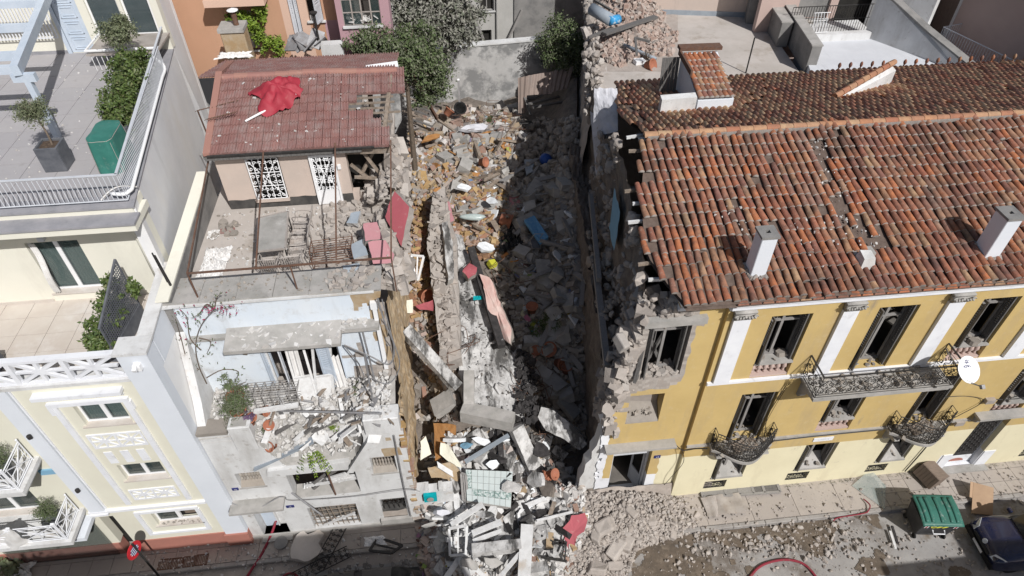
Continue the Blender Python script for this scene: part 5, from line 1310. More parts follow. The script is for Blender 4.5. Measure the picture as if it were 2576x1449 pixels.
# canopy slab over the door, loaded with debris
q=MB();q.hexa([(-6.5,YB-.75,9.02),(-3.35,YB-.75,9.0),(-3.35,YB,9.05),(-6.5,YB,9.05),(-6.5,YB-.75,9.14),(-3.35,YB-.75,9.12),(-3.35,YB,9.3),(-6.5,YB,9.3)]);cn=q.build('canopy','concrete',bw)
q=MB();q.box(-3.345,-2.3,YB-.35,YB,9.1,9.24);q.build('canopy_stub','concrete',bw);q=MB();q.box(-7.55,-6.51,YB-.16,YB,9.0,9.1);q.build('canopy_stub','concrete',bw)
sp=[]
for _ in range(130):
    x=ru(-6.4,-2.6);y=YB-ru(0,.7)*(1 if x<-3.4 else .4);s=abs(RND.gauss(.08,.07))+.04;sp.append((x,y,9.24-(YB-y)*.2+.02,(s*1.4,s,s*.35),rot3(tilt=.3)))
scatter('plaster_piece',None,None,None,SHARDS,'shard','rubble_white',sp,parent=cn)
q=MB();q.obox((-6.15,YB-.2,8.62),(.12,.12,.6),e=(.3,.25,0));q.build('hanging_piece','wood_old',cn)
# drain pipe, post and cables at the torn right edge
q=MB();q.box(-2.42,-2.3,YB-.1,YB+.0,7.1,9.7);q.box(-2.46,-2.26,YB-.12,YB-.0,9.7,9.95);q.build('downpipe','white_pvc',bw)
q=MB();q.tube([(-2.75,13.35,6.6),(-2.78,13.3,9.15)],.03,6);q.tube([(-2.8,12.6,6.3),(-2.74,12.7,8.8)],.03,6);q.build('post','grey_metal',wh)
q=MB()
for pts,r in (([(-2.2,13.4,10.2),(-2.1,13.2,9.4),(-1.95,13.1,8.6),(-2.15,13.0,7.9),(-2.7,13.2,8.1),(-3.4,13.4,8.45)],.025),([(-2.1,13.45,10.1),(-2.0,13.3,8.8),(-1.9,13.2,7.6),(-2.3,13.1,6.9),(-2.8,13.2,7.1)],.018),([(-3.4,13.4,8.4),(-3.1,13.35,7.6),(-3.0,13.2,7.0)],.018),([(-2.3,12.12,5.6),(-2.32,12.1,3),(-2.3,12.1,.6)],.03),([(-7.9,12.05,2.75),(-7.2,11.8,2.65),(-6.4,12.0,2.85),(-6.2,12.1,2.7),(-6.0,12.1,2.45),(-4,12.05,2.4),(-2.4,12.0,2.6),(-1.8,12.0,2.4)],.014)): q.tube(curve(pts,5),r,5)
q.build('cable','grey_metal',wh)
# ---------------- terrace and the tiled hut
q=MB();q.box(-7.62,-1.95,YB+.9,24,9.7,9.95);tf=q.build('terrace_floor','flat_roof',wh)
q=MB();q.prism([(-7.9,13.62,9.0),(-7.9,19.0,9.0),(-7.9,19.0,10.95),(-7.9,13.62,10.5)],(.28,0,0));q.build('terrace_parapet','parapet',wh)
q=MB();q.prism([(-7.98,13.55,10.502),(-7.98,19.0,10.952),(-7.98,19.0,11.0),(-7.98,13.55,10.55)],(.34,0,0));q.build('coping','cream_upper',wh)
def floor_dirt(n,x0,x1,y0,y1,z,par,mt,s0,s1): rubble_on(x0,x1,y0,y1,z,n,par,s0,s1,mt)
floor_dirt(260,-7.4,-3.5,14.6,18.2,9.955,tf,'rubble_white',.02,.12);floor_dirt(260,-4.1,-2.1,14.5,18.2,9.955,tf,'rubble_stone',.04,.4);floor_dirt(200,-7.4,-2.2,14.4,18.2,9.955,tf,'rubble_grey',.02,.14);floor_dirt(12,-7.3,-6.6,16.8,17.6,9.96,tf,'rubble_grey',.2,.4)
hut=thing('rooftop_hut','small pinkish hut with a red tiled roof standing on the roof terrace','hut',(-4.5,18.3,9.95))
HE,HZ,HR,HRZ,HB=18.02,12.16,21.2,13.06,24.2
holes=[(-6.17,-5.17,10.3,11.82),(-4.26,-3.48,9.98,11.83),(-3.15,-1.9,10.3,11.9)]
def keepH(u,z): return u<-2.95 or z>11.82+noise.noise(V((u*3,z*3,0)))*.05 or u>99
def paintH(u,z,s):
    if s == 0 and z<10.28+.06*noise.noise(V((u*3,0,3))) and u<-3.2: return 1
    return 0
m=MB();gridwall(m,-7.06,-1.85,9.96,12.1,holes,.3,plane_y=18.3,step=.1,keep=keepH,jit=.03,matf=paintH);m.build('front_wall',['hut_wall','soot'],hut)
q=MB();q.prism([(-7.06,18.6,9.96),(-7.06,24,9.96),(-7.06,24,12.2),(-7.06,21.2,12.95),(-7.06,18.6,12.15)],(.28,0,0));q.build('side_wall','hut_wall',hut)
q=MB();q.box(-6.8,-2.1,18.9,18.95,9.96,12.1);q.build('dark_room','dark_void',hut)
q=MB();q.box(-7.3,-1.9,18.12,18.3,12.0,12.1);q.build('eave_board','concrete',hut);q=MB();q.tube([(-7.1,18.0,12.12),(-2.2,18.0,12.12)],.045,6);q.build('gutter','iron',hut)
def grille_panel(a,b,z0,z1,y,par):
    q=MB();w=b-a
    for x in (a,b): q.tube([(x,y,z0),(x,y,z1)],.022,4)
    for z in (z0,z0+(z1-z0)*.33,z0+(z1-z0)*.66,z1): q.tube([(a,y,z),(b,y,z)],.014,4)
    for k in range(1,5): x=a+w*k/5;q.tube([(x,y,z0),(x,y,z1)],.014,4)
    for i in range(3):
        for j in range(3):
            c=V((a+w*(i+.5)/3,y-.01,z0+(z1-z0)*(j+.5)/3))
            for s in (-1,1):
                for t in (-1,1): q.tube(spiral(c+V((s*.07,0,t*.1)),.07,1.1,(s,0,0),(0,0,t),9),.012,4)
    q.tube([(a,y,z0),(b,y,z1)],.012,4);q.tube([(a,y,z1),(b,y,z0)],.012,4)
    return q.build('grille','white_pvc',par)
q=MB();q.box(-6.2,-5.14,18.22,18.6,10.2,10.3);hw=q.build('window','hut_wall',hut);grille_panel(-6.14,-5.2,10.32,11.8,18.25,hw)
q=MB();q.box(-4.26,-4.2,18.2,18.3,9.98,11.83);q.box(-3.54,-3.48,18.2,18.3,9.98,11.83);q.box(-4.2,-3.54,18.2,18.3,11.75,11.83);q.box(-4.2,-3.54,18.24,18.28,9.98,10.5);hd=q.build('door','white_pvc',hut);grille_panel(-4.18,-3.56,10.52,11.73,18.24,hd)
q=MB();q.box(-3.45,-3.35,18.24,18.302,11.25,11.4);q.build('switch_box','white_pvc',hut)
q=MB();q.beam((-3.1,18.3,11.88),(-1.75,18.2,11.9),.16,.2);q.beam((-3.05,18.4,11.3),(-2.5,18.6,10.5),.08,.1);q.beam((-2.9,18.5,10.7),(-2.3,18.7,11.6),.08,.1);q.beam((-2.6,18.4,11.7),(-2.1,18.5,10.6),.08,.1);q.beam((-3.0,18.3,10.9),(-2.2,18.35,10.75),.08,.08);q.build('broken_timber','wood_old',hut)
# red interlocking tiles
hr=MB();hr.prism([(-7.2,HE,HZ-.1),(-7.2,HR,HRZ-.1),(-7.2,HB,HZ+.05),(-7.2,HB,HZ-.05),(-7.2,HR,HRZ-.2),(-7.2,HE,HZ-.2)],(4.6,0,0));hroof=hr.build('roof','wood_dark',hut)
TW,TE=.252,.365
def red_tile_mesh():
    q=MB();prof=[(0,.0),(.02,.045),(.05,.045),(.065,.005),(.10,.005),(.112,.04),(.145,.04),(.157,.005),(.19,.005),(.205,.045),(.235,.045),(.25,.0)]
    vs=[]
    for (yy,dz) in ((-.01,.045),(.40,0.0)):
        for (x,z) in prof: vs.append((x,yy,z+dz))
    for (x,z) in prof: vs.append((x,-.01,-.03))
    n=len(prof);q.add(vs,[(i,i+1,n+i+1,n+i) for i in range(n-1)]+[(2*n+i,2*n+i+1,i+1,i) for i in range(n-1)]);return q
rt=red_tile_mesh();rtm=rt.mesh('red_tile','red_tile');hb=wpos(hroof);hs=math.atan2(HRZ-HZ,HR-HE)
stuff=MB()
def sag(x,y): return .05*noise.noise(V((x*.6,y*.6,2)))-.03*max(0,x+3.6)
for r in range(9):
    y=HE+.0+r*TE
    for k in range(23):
        x=-7.02+k*TW;z=HZ+(y-HE)*(HRZ-HZ)/(HR-HE)+sag(x,y)
        if r in (4,5) and x>-2.85-(.25 if r == 4 else 0): continue
        if r in (2,3) and x>(-2.2 if r == 2 else -2.35): continue
        if x>-1.75 and r<5: continue
        o=bpy.data.objects.new('tile',rtm);col.objects.link(o);o.parent=hroof;o.location=V((x,y,z))-hb;o.rotation_euler=(hs+ru(-.015,.015),ru(-.02,.02),ru(-.012,.012))
hs2=math.atan2(HRZ-HZ,HB-HR)
for r in range(8):
    y=HB-r*.38
    for k in range(24):
        x=-7.75+k*.26;z=HZ+.05+(HB-y)*(HRZ-HZ-.05)/(HB-HR)
        M=Matrix.Translation((x+.25,y,z)) @ Euler((hs2,0,math.pi)).to_matrix().to_4x4();stuff.merge([V(p) for p in rt.v],rt.f,M)
o=stuff.build('tile_field','red_tile',hroof);o['kind']='stuff';o['label']='dusty red tiles of the rear slope of the hut'
for k in range(13):
    x=-7.05+k*.43;q=MB();vs=[];zz=HRZ+.0+sag(x,HR)
    for xx,rr_ in ((x,.15),(x+.43,.135)):
        for j in range(7): t=math.pi*j/6;vs.append(V((xx,HR-rr_*math.cos(t),zz+rr_*.8*math.sin(t))))
    q.add(vs,[(j,j+1,8+j,7+j) for j in range(6)]+[tuple(range(7))[::-1],tuple(range(7,14))]);q.build('ridge_tile','red_ridge',hroof)
q=MB();q.prism([(-7.2,HE-.02,HZ-.02),(-7.2,HR+.1,HRZ+.08),(-7.2,HR+.1,HRZ+.16),(-7.2,HE-.02,HZ+.07)],(.2,0,0));q.prism([(-7.2,HR+.1,HRZ+.16),(-7.0,HR+.1,HRZ+.16),(-7.35,HB-.2,HZ+.2),(-7.6,HB-.2,HZ+.2)],(0,0,-.1));q.build('verge_mortar','red_ridge',hroof)
for k in range(10): q=MB();y=19.2+k*.22;q.beam((-3.0,y,HZ+(y-HE)*.28-.08),(-1.5+ru(-.2,.2),y+ru(-.1,.1),HZ+(y-HE)*.28-.1+ru(-.08,.05)),.06,.05);q.build('batten','wood_old',hroof)
q=MB();q.beam((-1.95,18.2,12.1),(-1.65,21.0,12.95),.12,.1);q.build('rafter','wood_old',hroof)
q=MB();q.grid(lambda a,b: V((-2.05+.12*noise.noise(V((a*6,b*3,1))),18.6+5.2*a,9.9+(2.0+.6*math.sin(a*3))*b)),30,12);q.build('end_wall','rubble_stone',hut)
rubble_on(-7.0,-2.2,18.3,21.0,12.4,0,hroof)
for _ in range(46):
    x,y=ru(-6.9,-2.2),ru(18.2,21);q=MB();s=ru(.02,.08);q.obox((x,y,HZ+(y-HE)*.283+.05+sag(x,y)),(s*1.4,s,.02),rot=rot3(tilt=.3));q.build('chip','rubble_white',hroof)
q=MB();p=PPl(940,328-168,(0,HE,HZ+.06),(0,-.283,1));tag(q.obox((-1.95,21.55,13.0),(1.05,.28,.05),e=(.25,-.05,.1)).build('lamp_housing','white_pvc'),'white plastic strip-light housing thrown onto the ridge of the red roof','light housing')
# wall rubble where the hut's right end came down
sp=[]
for _ in range(620):
    y=ru(14.0,20.6);x=RND.gauss(-1.95,.34)
    if x<-3.1 or x>-1.35: continue
    s=abs(RND.gauss(.13,.09))+.05;zt_=10.0+(.9 if y>17.5 else .15)*max(0,1-abs(x+1.95))-max(0,(x+1.75))*1.8
    sp.append((x,y,zt_+ru(-.1,.15),(s*1.4,s,s*.7),rot3()))
scatter('rubble_stone','pale stone and plaster rubble along the torn right edge of the roof terrace','rubble','rubble along the torn terrace edge',BLOCKS+ROCKS,'bm','rubble_stone',sp,None,100,'rubble','fine rubble along the torn right edge of the roof terrace')
# iron frame over the terrace
fr=thing('terrace_frame','thin rusty iron awning frame spanning the roof terrace in front of the hut','frame',(-4.7,14,10.35))
za_=11.25;rl_=[PZ(471,688,za_),PZ(644,670,za_),PZ(846,653,za_),PZ(984,648,za_)]
q=MB();q.beam(rl_[0],rl_[3],.045);q.build('rail','rust',fr)
for a,b in zip(rl_[1:],((663,377),(843,360),(983,353))): q=MB();q.beam(a,PY(*b,18.1),.04);q.build('bar','rust',fr)
q=MB();q.beam(rl_[0],(rl_[0].x-.25,18.3,11.8),.04);q.build('bar','rust',fr)
for p,(u,v) in ((rl_[0],(501,750)),(PZ(729,666,za_),(748,723)),(rl_[3],(975,700))): b=PZ(u,v,10.37);q=MB();q.beam((p.x,p.y,za_),(p.x,p.y,10.0),.035);q.build('leg','rust',fr)
q=MB();p=PZ(388,643,11.7);q.beam(p,PZ(433,724,10.5),.05);q.beam(p+V((-.05,.05,.05)),PZ(425,716,10.5),.03);tag(q.build('iron_bracket','iron'),'short dark iron bracket sticking up from the party wall parapet','bracket')
# table and chairs
tb_=thing('table','glass-topped rectangular garden table on the roof terrace','table',(-5.3,16.1,9.95))
tc=[V((-5.82,16.75,10.66)),V((-4.95,17.02,10.66)),V((-4.8,15.25,10.66)),V((-5.6,15.2,10.66))]
q=MB();q.prism([tc[3],tc[2],tc[1],tc[0]],(0,0,.02));q.build('top','concrete',tb_)
q=MB()
for i in range(4): q.beam(tc[i]-V((0,0,.0)),tc[(i+1) % 4],.05,.05)
q.build('top_frame','tin',tb_)
for c in tc: q=MB();cc=c.lerp(V((-5.3,16.05,10.6)),.06);q.tube([cc,(cc.x,cc.y,9.96)],.022,6);q.build('leg','iron',tb_)
def chair(x,y,rz,label):
    t=thing('garden_chair',label,'chair',(x,y,9.955),'slatted garden chairs round the table');M=Matrix.Translation((x,y,9.955)) @ Matrix.Rotation(rz,4,'Z')
    def T(p): return M @ V(p)
    for sx_ in (-.24,.24):
        for sy_ in (-.22,.22): q=MB();q.tube([T((sx_,sy_,0)),T((sx_*.95,sy_*.9,.44))],.015,5);q.build('leg','tin',t)
        q=MB();q.tube(curve([T((sx_*1.05,-.24,.42)),T((sx_*1.15,-.22,.64)),T((sx_*1.15,.1,.66)),T((sx_,.26,.62))],3),.016,5);q.build('armrest','tin',t)
    for k in range(9): q=MB();xx=-.22+k*.055;q.tube(curve([T((xx,-.24,.42)),T((xx,.0,.40)),T((xx,.22,.43)),T((xx*1.05,.30,.65)),T((xx*1.1,.34,.86))],3),.014,4);q.build('slat','tin',t)
    q=MB();q.tube([T((-.26,.34,.87)),T((0,.37,.9)),T((.26,.34,.87))],.018,5);q.tube([T((-.25,-.25,.43)),T((.25,-.25,.43))],.016,5);q.build('frame','tin',t)
chair(-5.25,14.95,math.pi,'slatted garden chair at the street end of the glass table, nearer the white sheet');chair(-4.62,15.0,math.pi+.1,'slatted garden chair at the street end of the glass table, nearer the rubble')
for k,(y,lab) in enumerate(((15.75,'nearest the street'),(16.25,'in the middle'),(16.8,'nearest the hut'))): chair(-4.55,y,-math.pi/2+ru(-.1,.1),'slatted garden chair on the rubble side of the glass table, '+lab)
ck=thing('metal_rack','low black wire rack standing beside the garden chairs','rack',(-3.6,15.2,9.95))
for z in (10.0,10.35,10.7):
    q=MB();
    for k in range(6): q.tube([(-4.1,14.95+k*.1,z),(-2.95,15.05+k*.1,z)],.014,4)
    q.tube([(-4.1,14.95,z),(-4.1,15.5,z)],.016,4);q.tube([(-2.95,15.05,z),(-2.95,15.6,z)],.016,4);q.build('shelf','rust',ck)
for x,y in ((-4.1,14.95),(-4.1,15.5),(-2.95,15.05),(-2.95,15.6)): q=MB();q.tube([(x,y,9.96),(x,y,10.75)],.015,4);q.build('leg','rust',ck)
# crumpled white sheet
def crumple(name,label,cat,cx,cy,z,rx,ry,h,m_,seed,n=36):
    q=MB()
    def f(a,b):
        x,y=(a-.5)*2,(b-.5)*2;r=1+.35*noise.noise(V((x*1.6+seed,y*1.6,0)))
        zz=abs(noise.noise(V((x*3+seed,y*3,5))))*h+abs(noise.noise(V((x*7,y*7+seed,5))))*h*.5
        return V((cx+x*rx*r,cy+y*ry*r,z+zz*(1.2-.8*max(abs(x),abs(y)))+.01))
    q.grid(f,n,n);return tag(q.build(name,m_,None,False),label,cat)
crumple('plastic_sheet','crumpled white plastic sheet on the terrace floor by the party wall','sheet',-7.05,15.6,9.96,.42,.75,.28,'white_cloth',3)
crumple('plastic_bag','small white crumpled bag by the terrace parapet near the hut','bag',-7.35,17.0,9.96,.16,.22,.2,'white_cloth',8,16)
tag(MB().obox((-6.95,17.15,9.99),(.42,.2,.04),e=(.05,.05,.1)).build('loose_tile','red_tile'),'single dark red roof tile lying on the terrace floor','roof tile')
# big plaster slabs with red paint
def slab(name,label,cat,pix,zs,thick,mats,group=None,edge='rubble_stone'):
    pts=[PZ(u,v,z) for (u,v),z in zip(pix,zs)];n=len(pts);nr=V((0,0,0))
    for i in range(n): nr += (pts[i]-pts[0]).cross(pts[(i+1) % n]-pts[0])
    nr.normalize();nr=nr if nr.z>0 else -nr
    q=MB();c=sum(pts,V((0,0,0)))/n;o_=pts if (pts[1]-pts[0]).cross(pts[2]-pts[1]).dot(nr)>0 else pts[::-1]
    top=[];
    for i in range(n):
        a,b=o_[i],o_[(i+1) % n];k=max(2,int((b-a).length/.14))
        for j in range(k): p=a.lerp(b,j/k);top.append(p+(c-p).normalized()*.035*(noise.noise(p*4)+ru(-.5,.5)))
    bot=[p-nr*thick*ru(.85,1.1)+(p-c).normalized()*ru(-.05,.03) for p in top];N_=len(top)
    q.add(top,[tuple(range(N_))]);q.cur=1;q.add(top+bot,[(i,N_+i,N_+(i+1) % N_,(i+1) % N_) for i in range(N_)]+[tuple(range(2*N_-1,N_-1,-1))])
    return tag(q.build(name,[mats,edge]),label,cat,group)
slab('wall_chunk','tall wall chunk with dark pink plaster leaning by the hut rubble','wall chunk',[(993,480),(1030,520),(1010,620),(968,545)],(11.2,11.0,10.2,10.6),.3,'red_plaster')
slab('wall_chunk','broken wall chunk with pink plaster on the terrace edge, upper one of the pair','wall chunk',[(913,562),(948,558),(962,600),(920,606)],(10.9,10.8,10.6,10.7),.35,'pink_plaster')
slab('wall_chunk','broken wall chunk with pink plaster on the terrace edge, lower and wider of the pair','wall chunk',[(925,608),(970,604),(992,640),(988,662),(938,665)],(10.75,10.7,10.5,10.35,10.4),.4,'pink_plaster')
for k,(pix,lab) in enumerate((([(880,615),(912,603),(925,640),(890,652)],'blue-grey plaster block beside the pink wall chunks'),([(862,668),(905,662),(905,682),(868,692)],'flat blue-grey plaster slab below the pink wall chunks'),([(882,535),(908,530),(898,560),(872,560)],'thin blue-grey slab tilted on the rubble above the pink wall chunks'))):
    slab('plaster_block',lab,'plaster block',pix,(10.5,10.5,10.35,10.35),.25,'pipe_grey',edge='rubble_white')
# umbrella on the roof
um=thing('parasol','collapsed red parasol thrown on the red tiled hut roof','parasol',(-5.2,20,12.8))
def rz_(y): return HZ+(y-HE)*.283+.06
q=MB();cu_=V((-5.2,20.25))
def pf(a,b):
    t=a*6.283;r=b*(.55+.35*noise.noise(V((math.cos(t)*1.7,math.sin(t)*1.7,6))))*1.25
    x=-5.15+r*math.cos(t)*.95+.2*math.cos(t)*b;y=20.2+r*math.sin(t)*.95
    return V((x,y,rz_(y)+.03+.14*abs(noise.noise(V((x*4,y*4,3))))+.45*(1-b ** 2)*(.6+.6*abs(noise.noise(V((x*3,y*3,1)))))+.06*math.sin(t*8)*b))
q.grid(pf,64,14);q.build('canopy','red_cloth',um,True)
q=MB();a_,b_=PPl(617,305,(0,HE,HZ+.12),(0,-.283,1)),PPl(745,238,(0,HE,HZ+.2),(0,-.283,1));q.tube([a_,b_],.03,6);q.build('pole','white_pvc',um)
q=MB()
for k in range(5): q.tube([a_+V((.02*k,.02*k,.02)),a_.lerp(b_,.3)+V((.05*k,.05*k,.03))],.012,4)
q.build('rib','white_pvc',um)
# antenna by the hut's left corner
an=thing('antenna','bent television antenna leaning over the left edge of the red roof','antenna',(-7.3,17.6,10.9))
p0=PZ(522,340,11.6);p1=PZ(497,278,12.7)
q=MB();q.tube([p0,p1],.025,5);q.build('mast','rust',an)
for e0,e1 in (((497,278),(600,252)),((520,300),(593,282))):
    a,b=PZ(*e0,12.7),PZ(*e1,12.8);q=MB();q.tube([a,b],.016,4)
    for k in range(11): c=a.lerp(b,k/10);q.tube([c+V((-.02,-.16,.05)),c+V((.02,.16,-.05))],.008,4)
    q.build('boom','rust',an)
# ---------------- things on the balcony
def pot(x,y,z,r,h,label,plant=None,tilt=None,m_='terracotta'):
    t=thing('flower_pot',label,'flower pot',(x,y,z));ax=V(tilt) if tilt else None;q=MB()
    q.lathe((x,y,z),[(r*.65,0),(r*.7,.01),(r*.95,h*.85),(r*1.08,h*.86),(r*1.08,h),(r*.92,h),(r*.85,h*.7),(.01,h*.7)],16,ax);q.build('pot',m_,t,True)
    if plant == 'twigs':
        q=MB();
        for k in range(26): d=V((RND.gauss(0,.5),RND.gauss(0,.5),1)).normalized();q.tube(curve([V((x,y,z+h*.7)),V((x,y,z+h))+d*.25,V((x,y,z+h))+d*.4+V((ru(-.2,.2),ru(-.2,.2),-.05))],3),.007,4)
        q.build('twigs','twig',t)
    elif plant:
        q=MB();leafmass(q,[(x,y,z+h+plant[1]*.7,plant[0],plant[0],plant[1])],plant[2],.07,RND,aspect=.35,shell=.35);q.build('foliage',plant[3],t)
    return t
pot(-6.85,13.15,6.5,.26,.42,'big terracotta pot of dry twigs under the bougainvillea','twigs')
pot(-6.75,12.75,6.35,.22,.36,'terracotta pot with a bushy dusty green plant at the balcony corner',(.5,.42,2800,'bush_leaf'))
for k,(u,v,z,lab,tl) in enumerate(((630,1065,6.1,'toppled terracotta pot beside the balcony pier',(.6,-.5,.4)),(662,1052,6.0,'terracotta pot lying on its side among the balcony rubble',(.8,-.3,.2)),(645,1095,5.8,'upright small terracotta pot with withered lavender',None),(695,1128,5.2,'broken terracotta pot at the edge of the sagging balcony',(-.4,-.6,.5)),(680,1070,5.9,'small brown pot half buried in balcony rubble',(.2,-.8,.6)))):
    p=PZ(u,v,z);pot(p.x,p.y,balz(p.x,max(12.16,min(13.6,p.y)))+.04,.16,.26,lab,(.17,.14,300,'lavender') if k == 2 else None,tl)
p=PZ(650,1085,5.8)
for (u,v,z,r1,lab,mt) in ((655,1085,5.9,.3,'grey-green dusty plant sprawling on the balcony rubble','bush_leaf'),(735,1010,6.3,.22,'small leafy plant flattened on the balcony floor','bush_leaf'),(840,1080,5.6,.2,'thin green stems poking out of the white rubble','vine_leaf'),(905,985,6.5,.25,'leafy green stems by the iron post on the balcony','bush_leaf')):
    p=PZ(u,v,z);q=MB();leafmass(q,[(p.x,p.y,z+.1,r1,r1,r1*.7)],420,.07,RND,aspect=.35,shell=.3);tag(q.build('plant',mt),lab,'plant')
fern=thing('hanging_plant','bright green fern hanging over the broken balcony edge','plant',(-4.9,12.0,4.6))
q=MB();c=PZ(785,1135,4.75)
for k in range(34):
    d=V((RND.gauss(0,.6),-abs(RND.gauss(.3,.4)),ru(-.3,.6)));L_=ru(.3,.6);pts=curve([c,c+d*L_*.6+V((0,0,.1)),c+d*L_+V((0,-.05,-L_*.9))],5)
    for p in pts[2:]:
        for s in (-1,1): w=V((d.y,-d.x,0)).normalized()*s*.06;q.add([p,p+w*.5+V((0,0,.02)),p+w+V((0,-.02,-.05)),p+w*.4+V((0,-.02,-.05))],[(0,1,2,3)])
q.build('fronds','vine_leaf',fern)
# bougainvillea
bg_=thing('bougainvillea','bare straggling bougainvillea with a few purple-red bracts climbing the blue wall','climbing plant',(-7.2,13.3,6.5))
vn=[[(520,965),(500,920),(492,870),(505,820),(540,780),(580,770)],[(505,880),(478,850),(470,800),(455,780)],[(500,930),(470,900),(455,850),(440,800)],[(540,780),(520,765),(500,790),(480,800)],[(520,950),(560,930),(600,935),(590,960)],[(540,775),(545,750),(560,735)],[(500,850),(530,860),(520,890)]]
q=MB()
for ln in vn: q.tube(curve([PY(u,v,13.35) for u,v in ln],4),.02,5,.006)
q.build('stem','twig',bg_)
q=MB();fl=MB()
for ln in vn:
    for u,v in ln[1:]:
        for _ in range(7): c=PY(u+RND.gauss(0,12),v+RND.gauss(0,12),13.3);d=rot3();tgt=fl if (RND.random()<.22 and v<870) else q;tgt.add([c,c+d @ V((.05,.02,0)),c+d @ V((.08,.05,.01)),c+d @ V((.02,.05,0))],[(0,1,2,3)])
for _ in range(60): c=PY(555+RND.gauss(0,30),778+RND.gauss(0,7),13.25);d=rot3();fl.add([c,c+d @ V((.05,.02,0)),c+d @ V((.07,.05,.01)),c+d @ V((.02,.05,0))],[(0,1,2,3)])
leafmass(q,[(-6.9,13.2,7.35,.28,.25,.4),(-6.55,13.2,7.15,.25,.2,.2)],700,.06,RND,shell=.3);q.build('leaf','bush_leaf',bg_);fl.build('bract','flower',bg_)
# wire plant stand
rk=thing('plant_stand','long grey wire plant stand on the balcony beneath the blue wall','plant stand',(-6.0,13.2,6.5))
A,B=V((-6.45,13.35,0)),V((-4.95,13.35,0))
for z in (6.45,6.8,7.15):
    q=MB()
    for k in range(7): q.tube([A+V((0,-.09*k,z)),B+V((0,-.09*k,z))],.012,4)
    q.build('shelf','wood_grey',rk)
for k in range(7): x=-6.45+k*.25;q=MB();q.tube([(x,13.35,6.35),(x,13.35,7.15),(x,12.8,7.15),(x,12.8,6.35)],.013,4);q.build('hoop','wood_grey',rk)
q=MB();q.beam((-6.3,12.7,6.62),(-5.0,12.75,6.7),.16,.07);tag(q.build('board','wood_white'),'pale dusty board lying in front of the wire plant stand','board')
q=MB();q.tube([PZ(600,1018,6.5),PZ(715,1034,6.4),PZ(960,1040,6.75)],.035,6);tag(q.build('metal_pole','grey_metal'),'long grey metal pole lying across the balcony','pole')
# fallen blind panel hanging over the edge
bp_=thing('louvre_panel','long grey louvred blind panel hanging diagonally over the balcony edge','panel',(-5.8,12,4.6))
P0,P1=PZ(640,1172,4.55),PZ(788,1102,5.45);d=(P1-P0);L_=d.length;d.normalize();sd=V((0,0,1)).cross(d).normalized();up_=d.cross(sd)
q=MB();
for s in (-.17,.17): q.beam(P0+sd*s,P1+sd*s,.05,.05)
q.build('frame','pipe_grey',bp_)
for k in range(30): c=P0+d*(L_*(k+.5)/30);q=MB();q.beam(c-sd*.15,c+sd*.15,.06,.02);q.build('slat','pipe_grey',bp_)
q=MB();q.beam(PZ(690,1080,5.6),PZ(700,1140,4.9),.22,.04);tag(q.build('metal_sheet','tin'),'narrow grey sheet-metal strip standing among the balcony pots','metal sheet')
q=MB();q.obox(PZ(800,1098,5.3),(.6,.5,.08),e=(.3,.1,.3));slab('plaster_slab','pale rounded plaster slab at the top of the louvred panel','plaster slab',[(782,1098),(800,1077),(822,1084),(828,1102),(810,1122),(792,1112)],(5.6,5.65,5.6,5.5,5.3,5.4),.1,'white_plaster',edge='rubble_white')
# torn edge wall with ochre bricks between the house and the gap
tw=MB()
def twf(a,b):
    y=12.3+9.5*a;z=b*(6.2+.8*noise.noise(V((y*.8,1,1))))+(3.4*b if y>13.7 else 0)
    return V((-2.06+.1*noise.noise(V((y*2,z*2,3)))+.05*noise.noise(V((y*7,z*7,3))),y,z))
tw.grid(twf,90,60);te=tw.build('torn_wall','ochre_brick_wall',wh);te['label']='torn cross wall with bare ochre bricks'
tw=MB();tw.grid(lambda a,b: V((-2.06+.5*b-.4*b*b,12.35+1.2*a,6.3-.4*a+.1*noise.noise(V((a*9,b*4,0)))-1.2*b*b)),20,8);tw.build('wall_core','ochre_brick_wall',te)
for r in range(26):
    for k in range(2):
        z=.5+r*.21+ru(-.05,.05);q=MB();q.obox((-2.04+ru(-.06,.05),12.3+k*.28+ru(-.12,.12),z),(.2,.24,.08),e=(ru(-.1,.1),ru(-.1,.1),ru(-.15,.15)));q.build('brick','rubble_ochre',te)

# ================================================================ the collapsed plot: rubble ground
def lerp_tab(t,x):
    if x <= t[0][0]: return t[0][1]
    for (a,b),(c,d) in zip(t,t[1:]):
        if x <= c: return b+(d-b)*(x-a)/(c-a)
    return t[-1][1]
def sstep(a,b,x): t=max(0,min(1,(x-a)/(b-a)));return t*t*(3-2*t)
def xr(y): return xa(y) if y<25 else xa(25)+.19*(y-25)
def GH(x,y):
    if y<12.15:   # spill onto the street
        k=sstep(8.0,12.1,y);w_=sstep(9.9,11.0,y);c=.95*sstep(-2.6,.6,x)*(1-sstep(3.6+1.6*w_,5.6+2.6*w_,x))*k
        return .02+c+.06*noise.noise(V((x*1.3,y*1.3,0)))*k
    b=lerp_tab([(12.1,.95),(13.5,1.5),(15.5,2.6),(18,3.3),(22,4.0),(28,4.4),(36,4.0)],y)
    b -= (1.4*sstep(1.7,2.9,x))*(1-sstep(15.5,19.5,y))*sstep(12.2,13.4,y)
    b -= 1.9*(1-sstep(-1.5,-.7,x))*(1-sstep(15.5,19,y))*sstep(12.2,13.2,y)
    b += 1.0*sstep(xr(y)-2.6,xr(y),x)*sstep(21,26,y)
    b += .9*sstep(xr(y)-1.3,xr(y),x)*sstep(15,19,y)+.5*noise.noise(V((x*.5,y*.5,8)))*sstep(16,20,y)
    return b+.22*noise.noise(V((x*.9,y*.9,3)))+.1*noise.noise(V((x*2.4,y*2.4,3)))
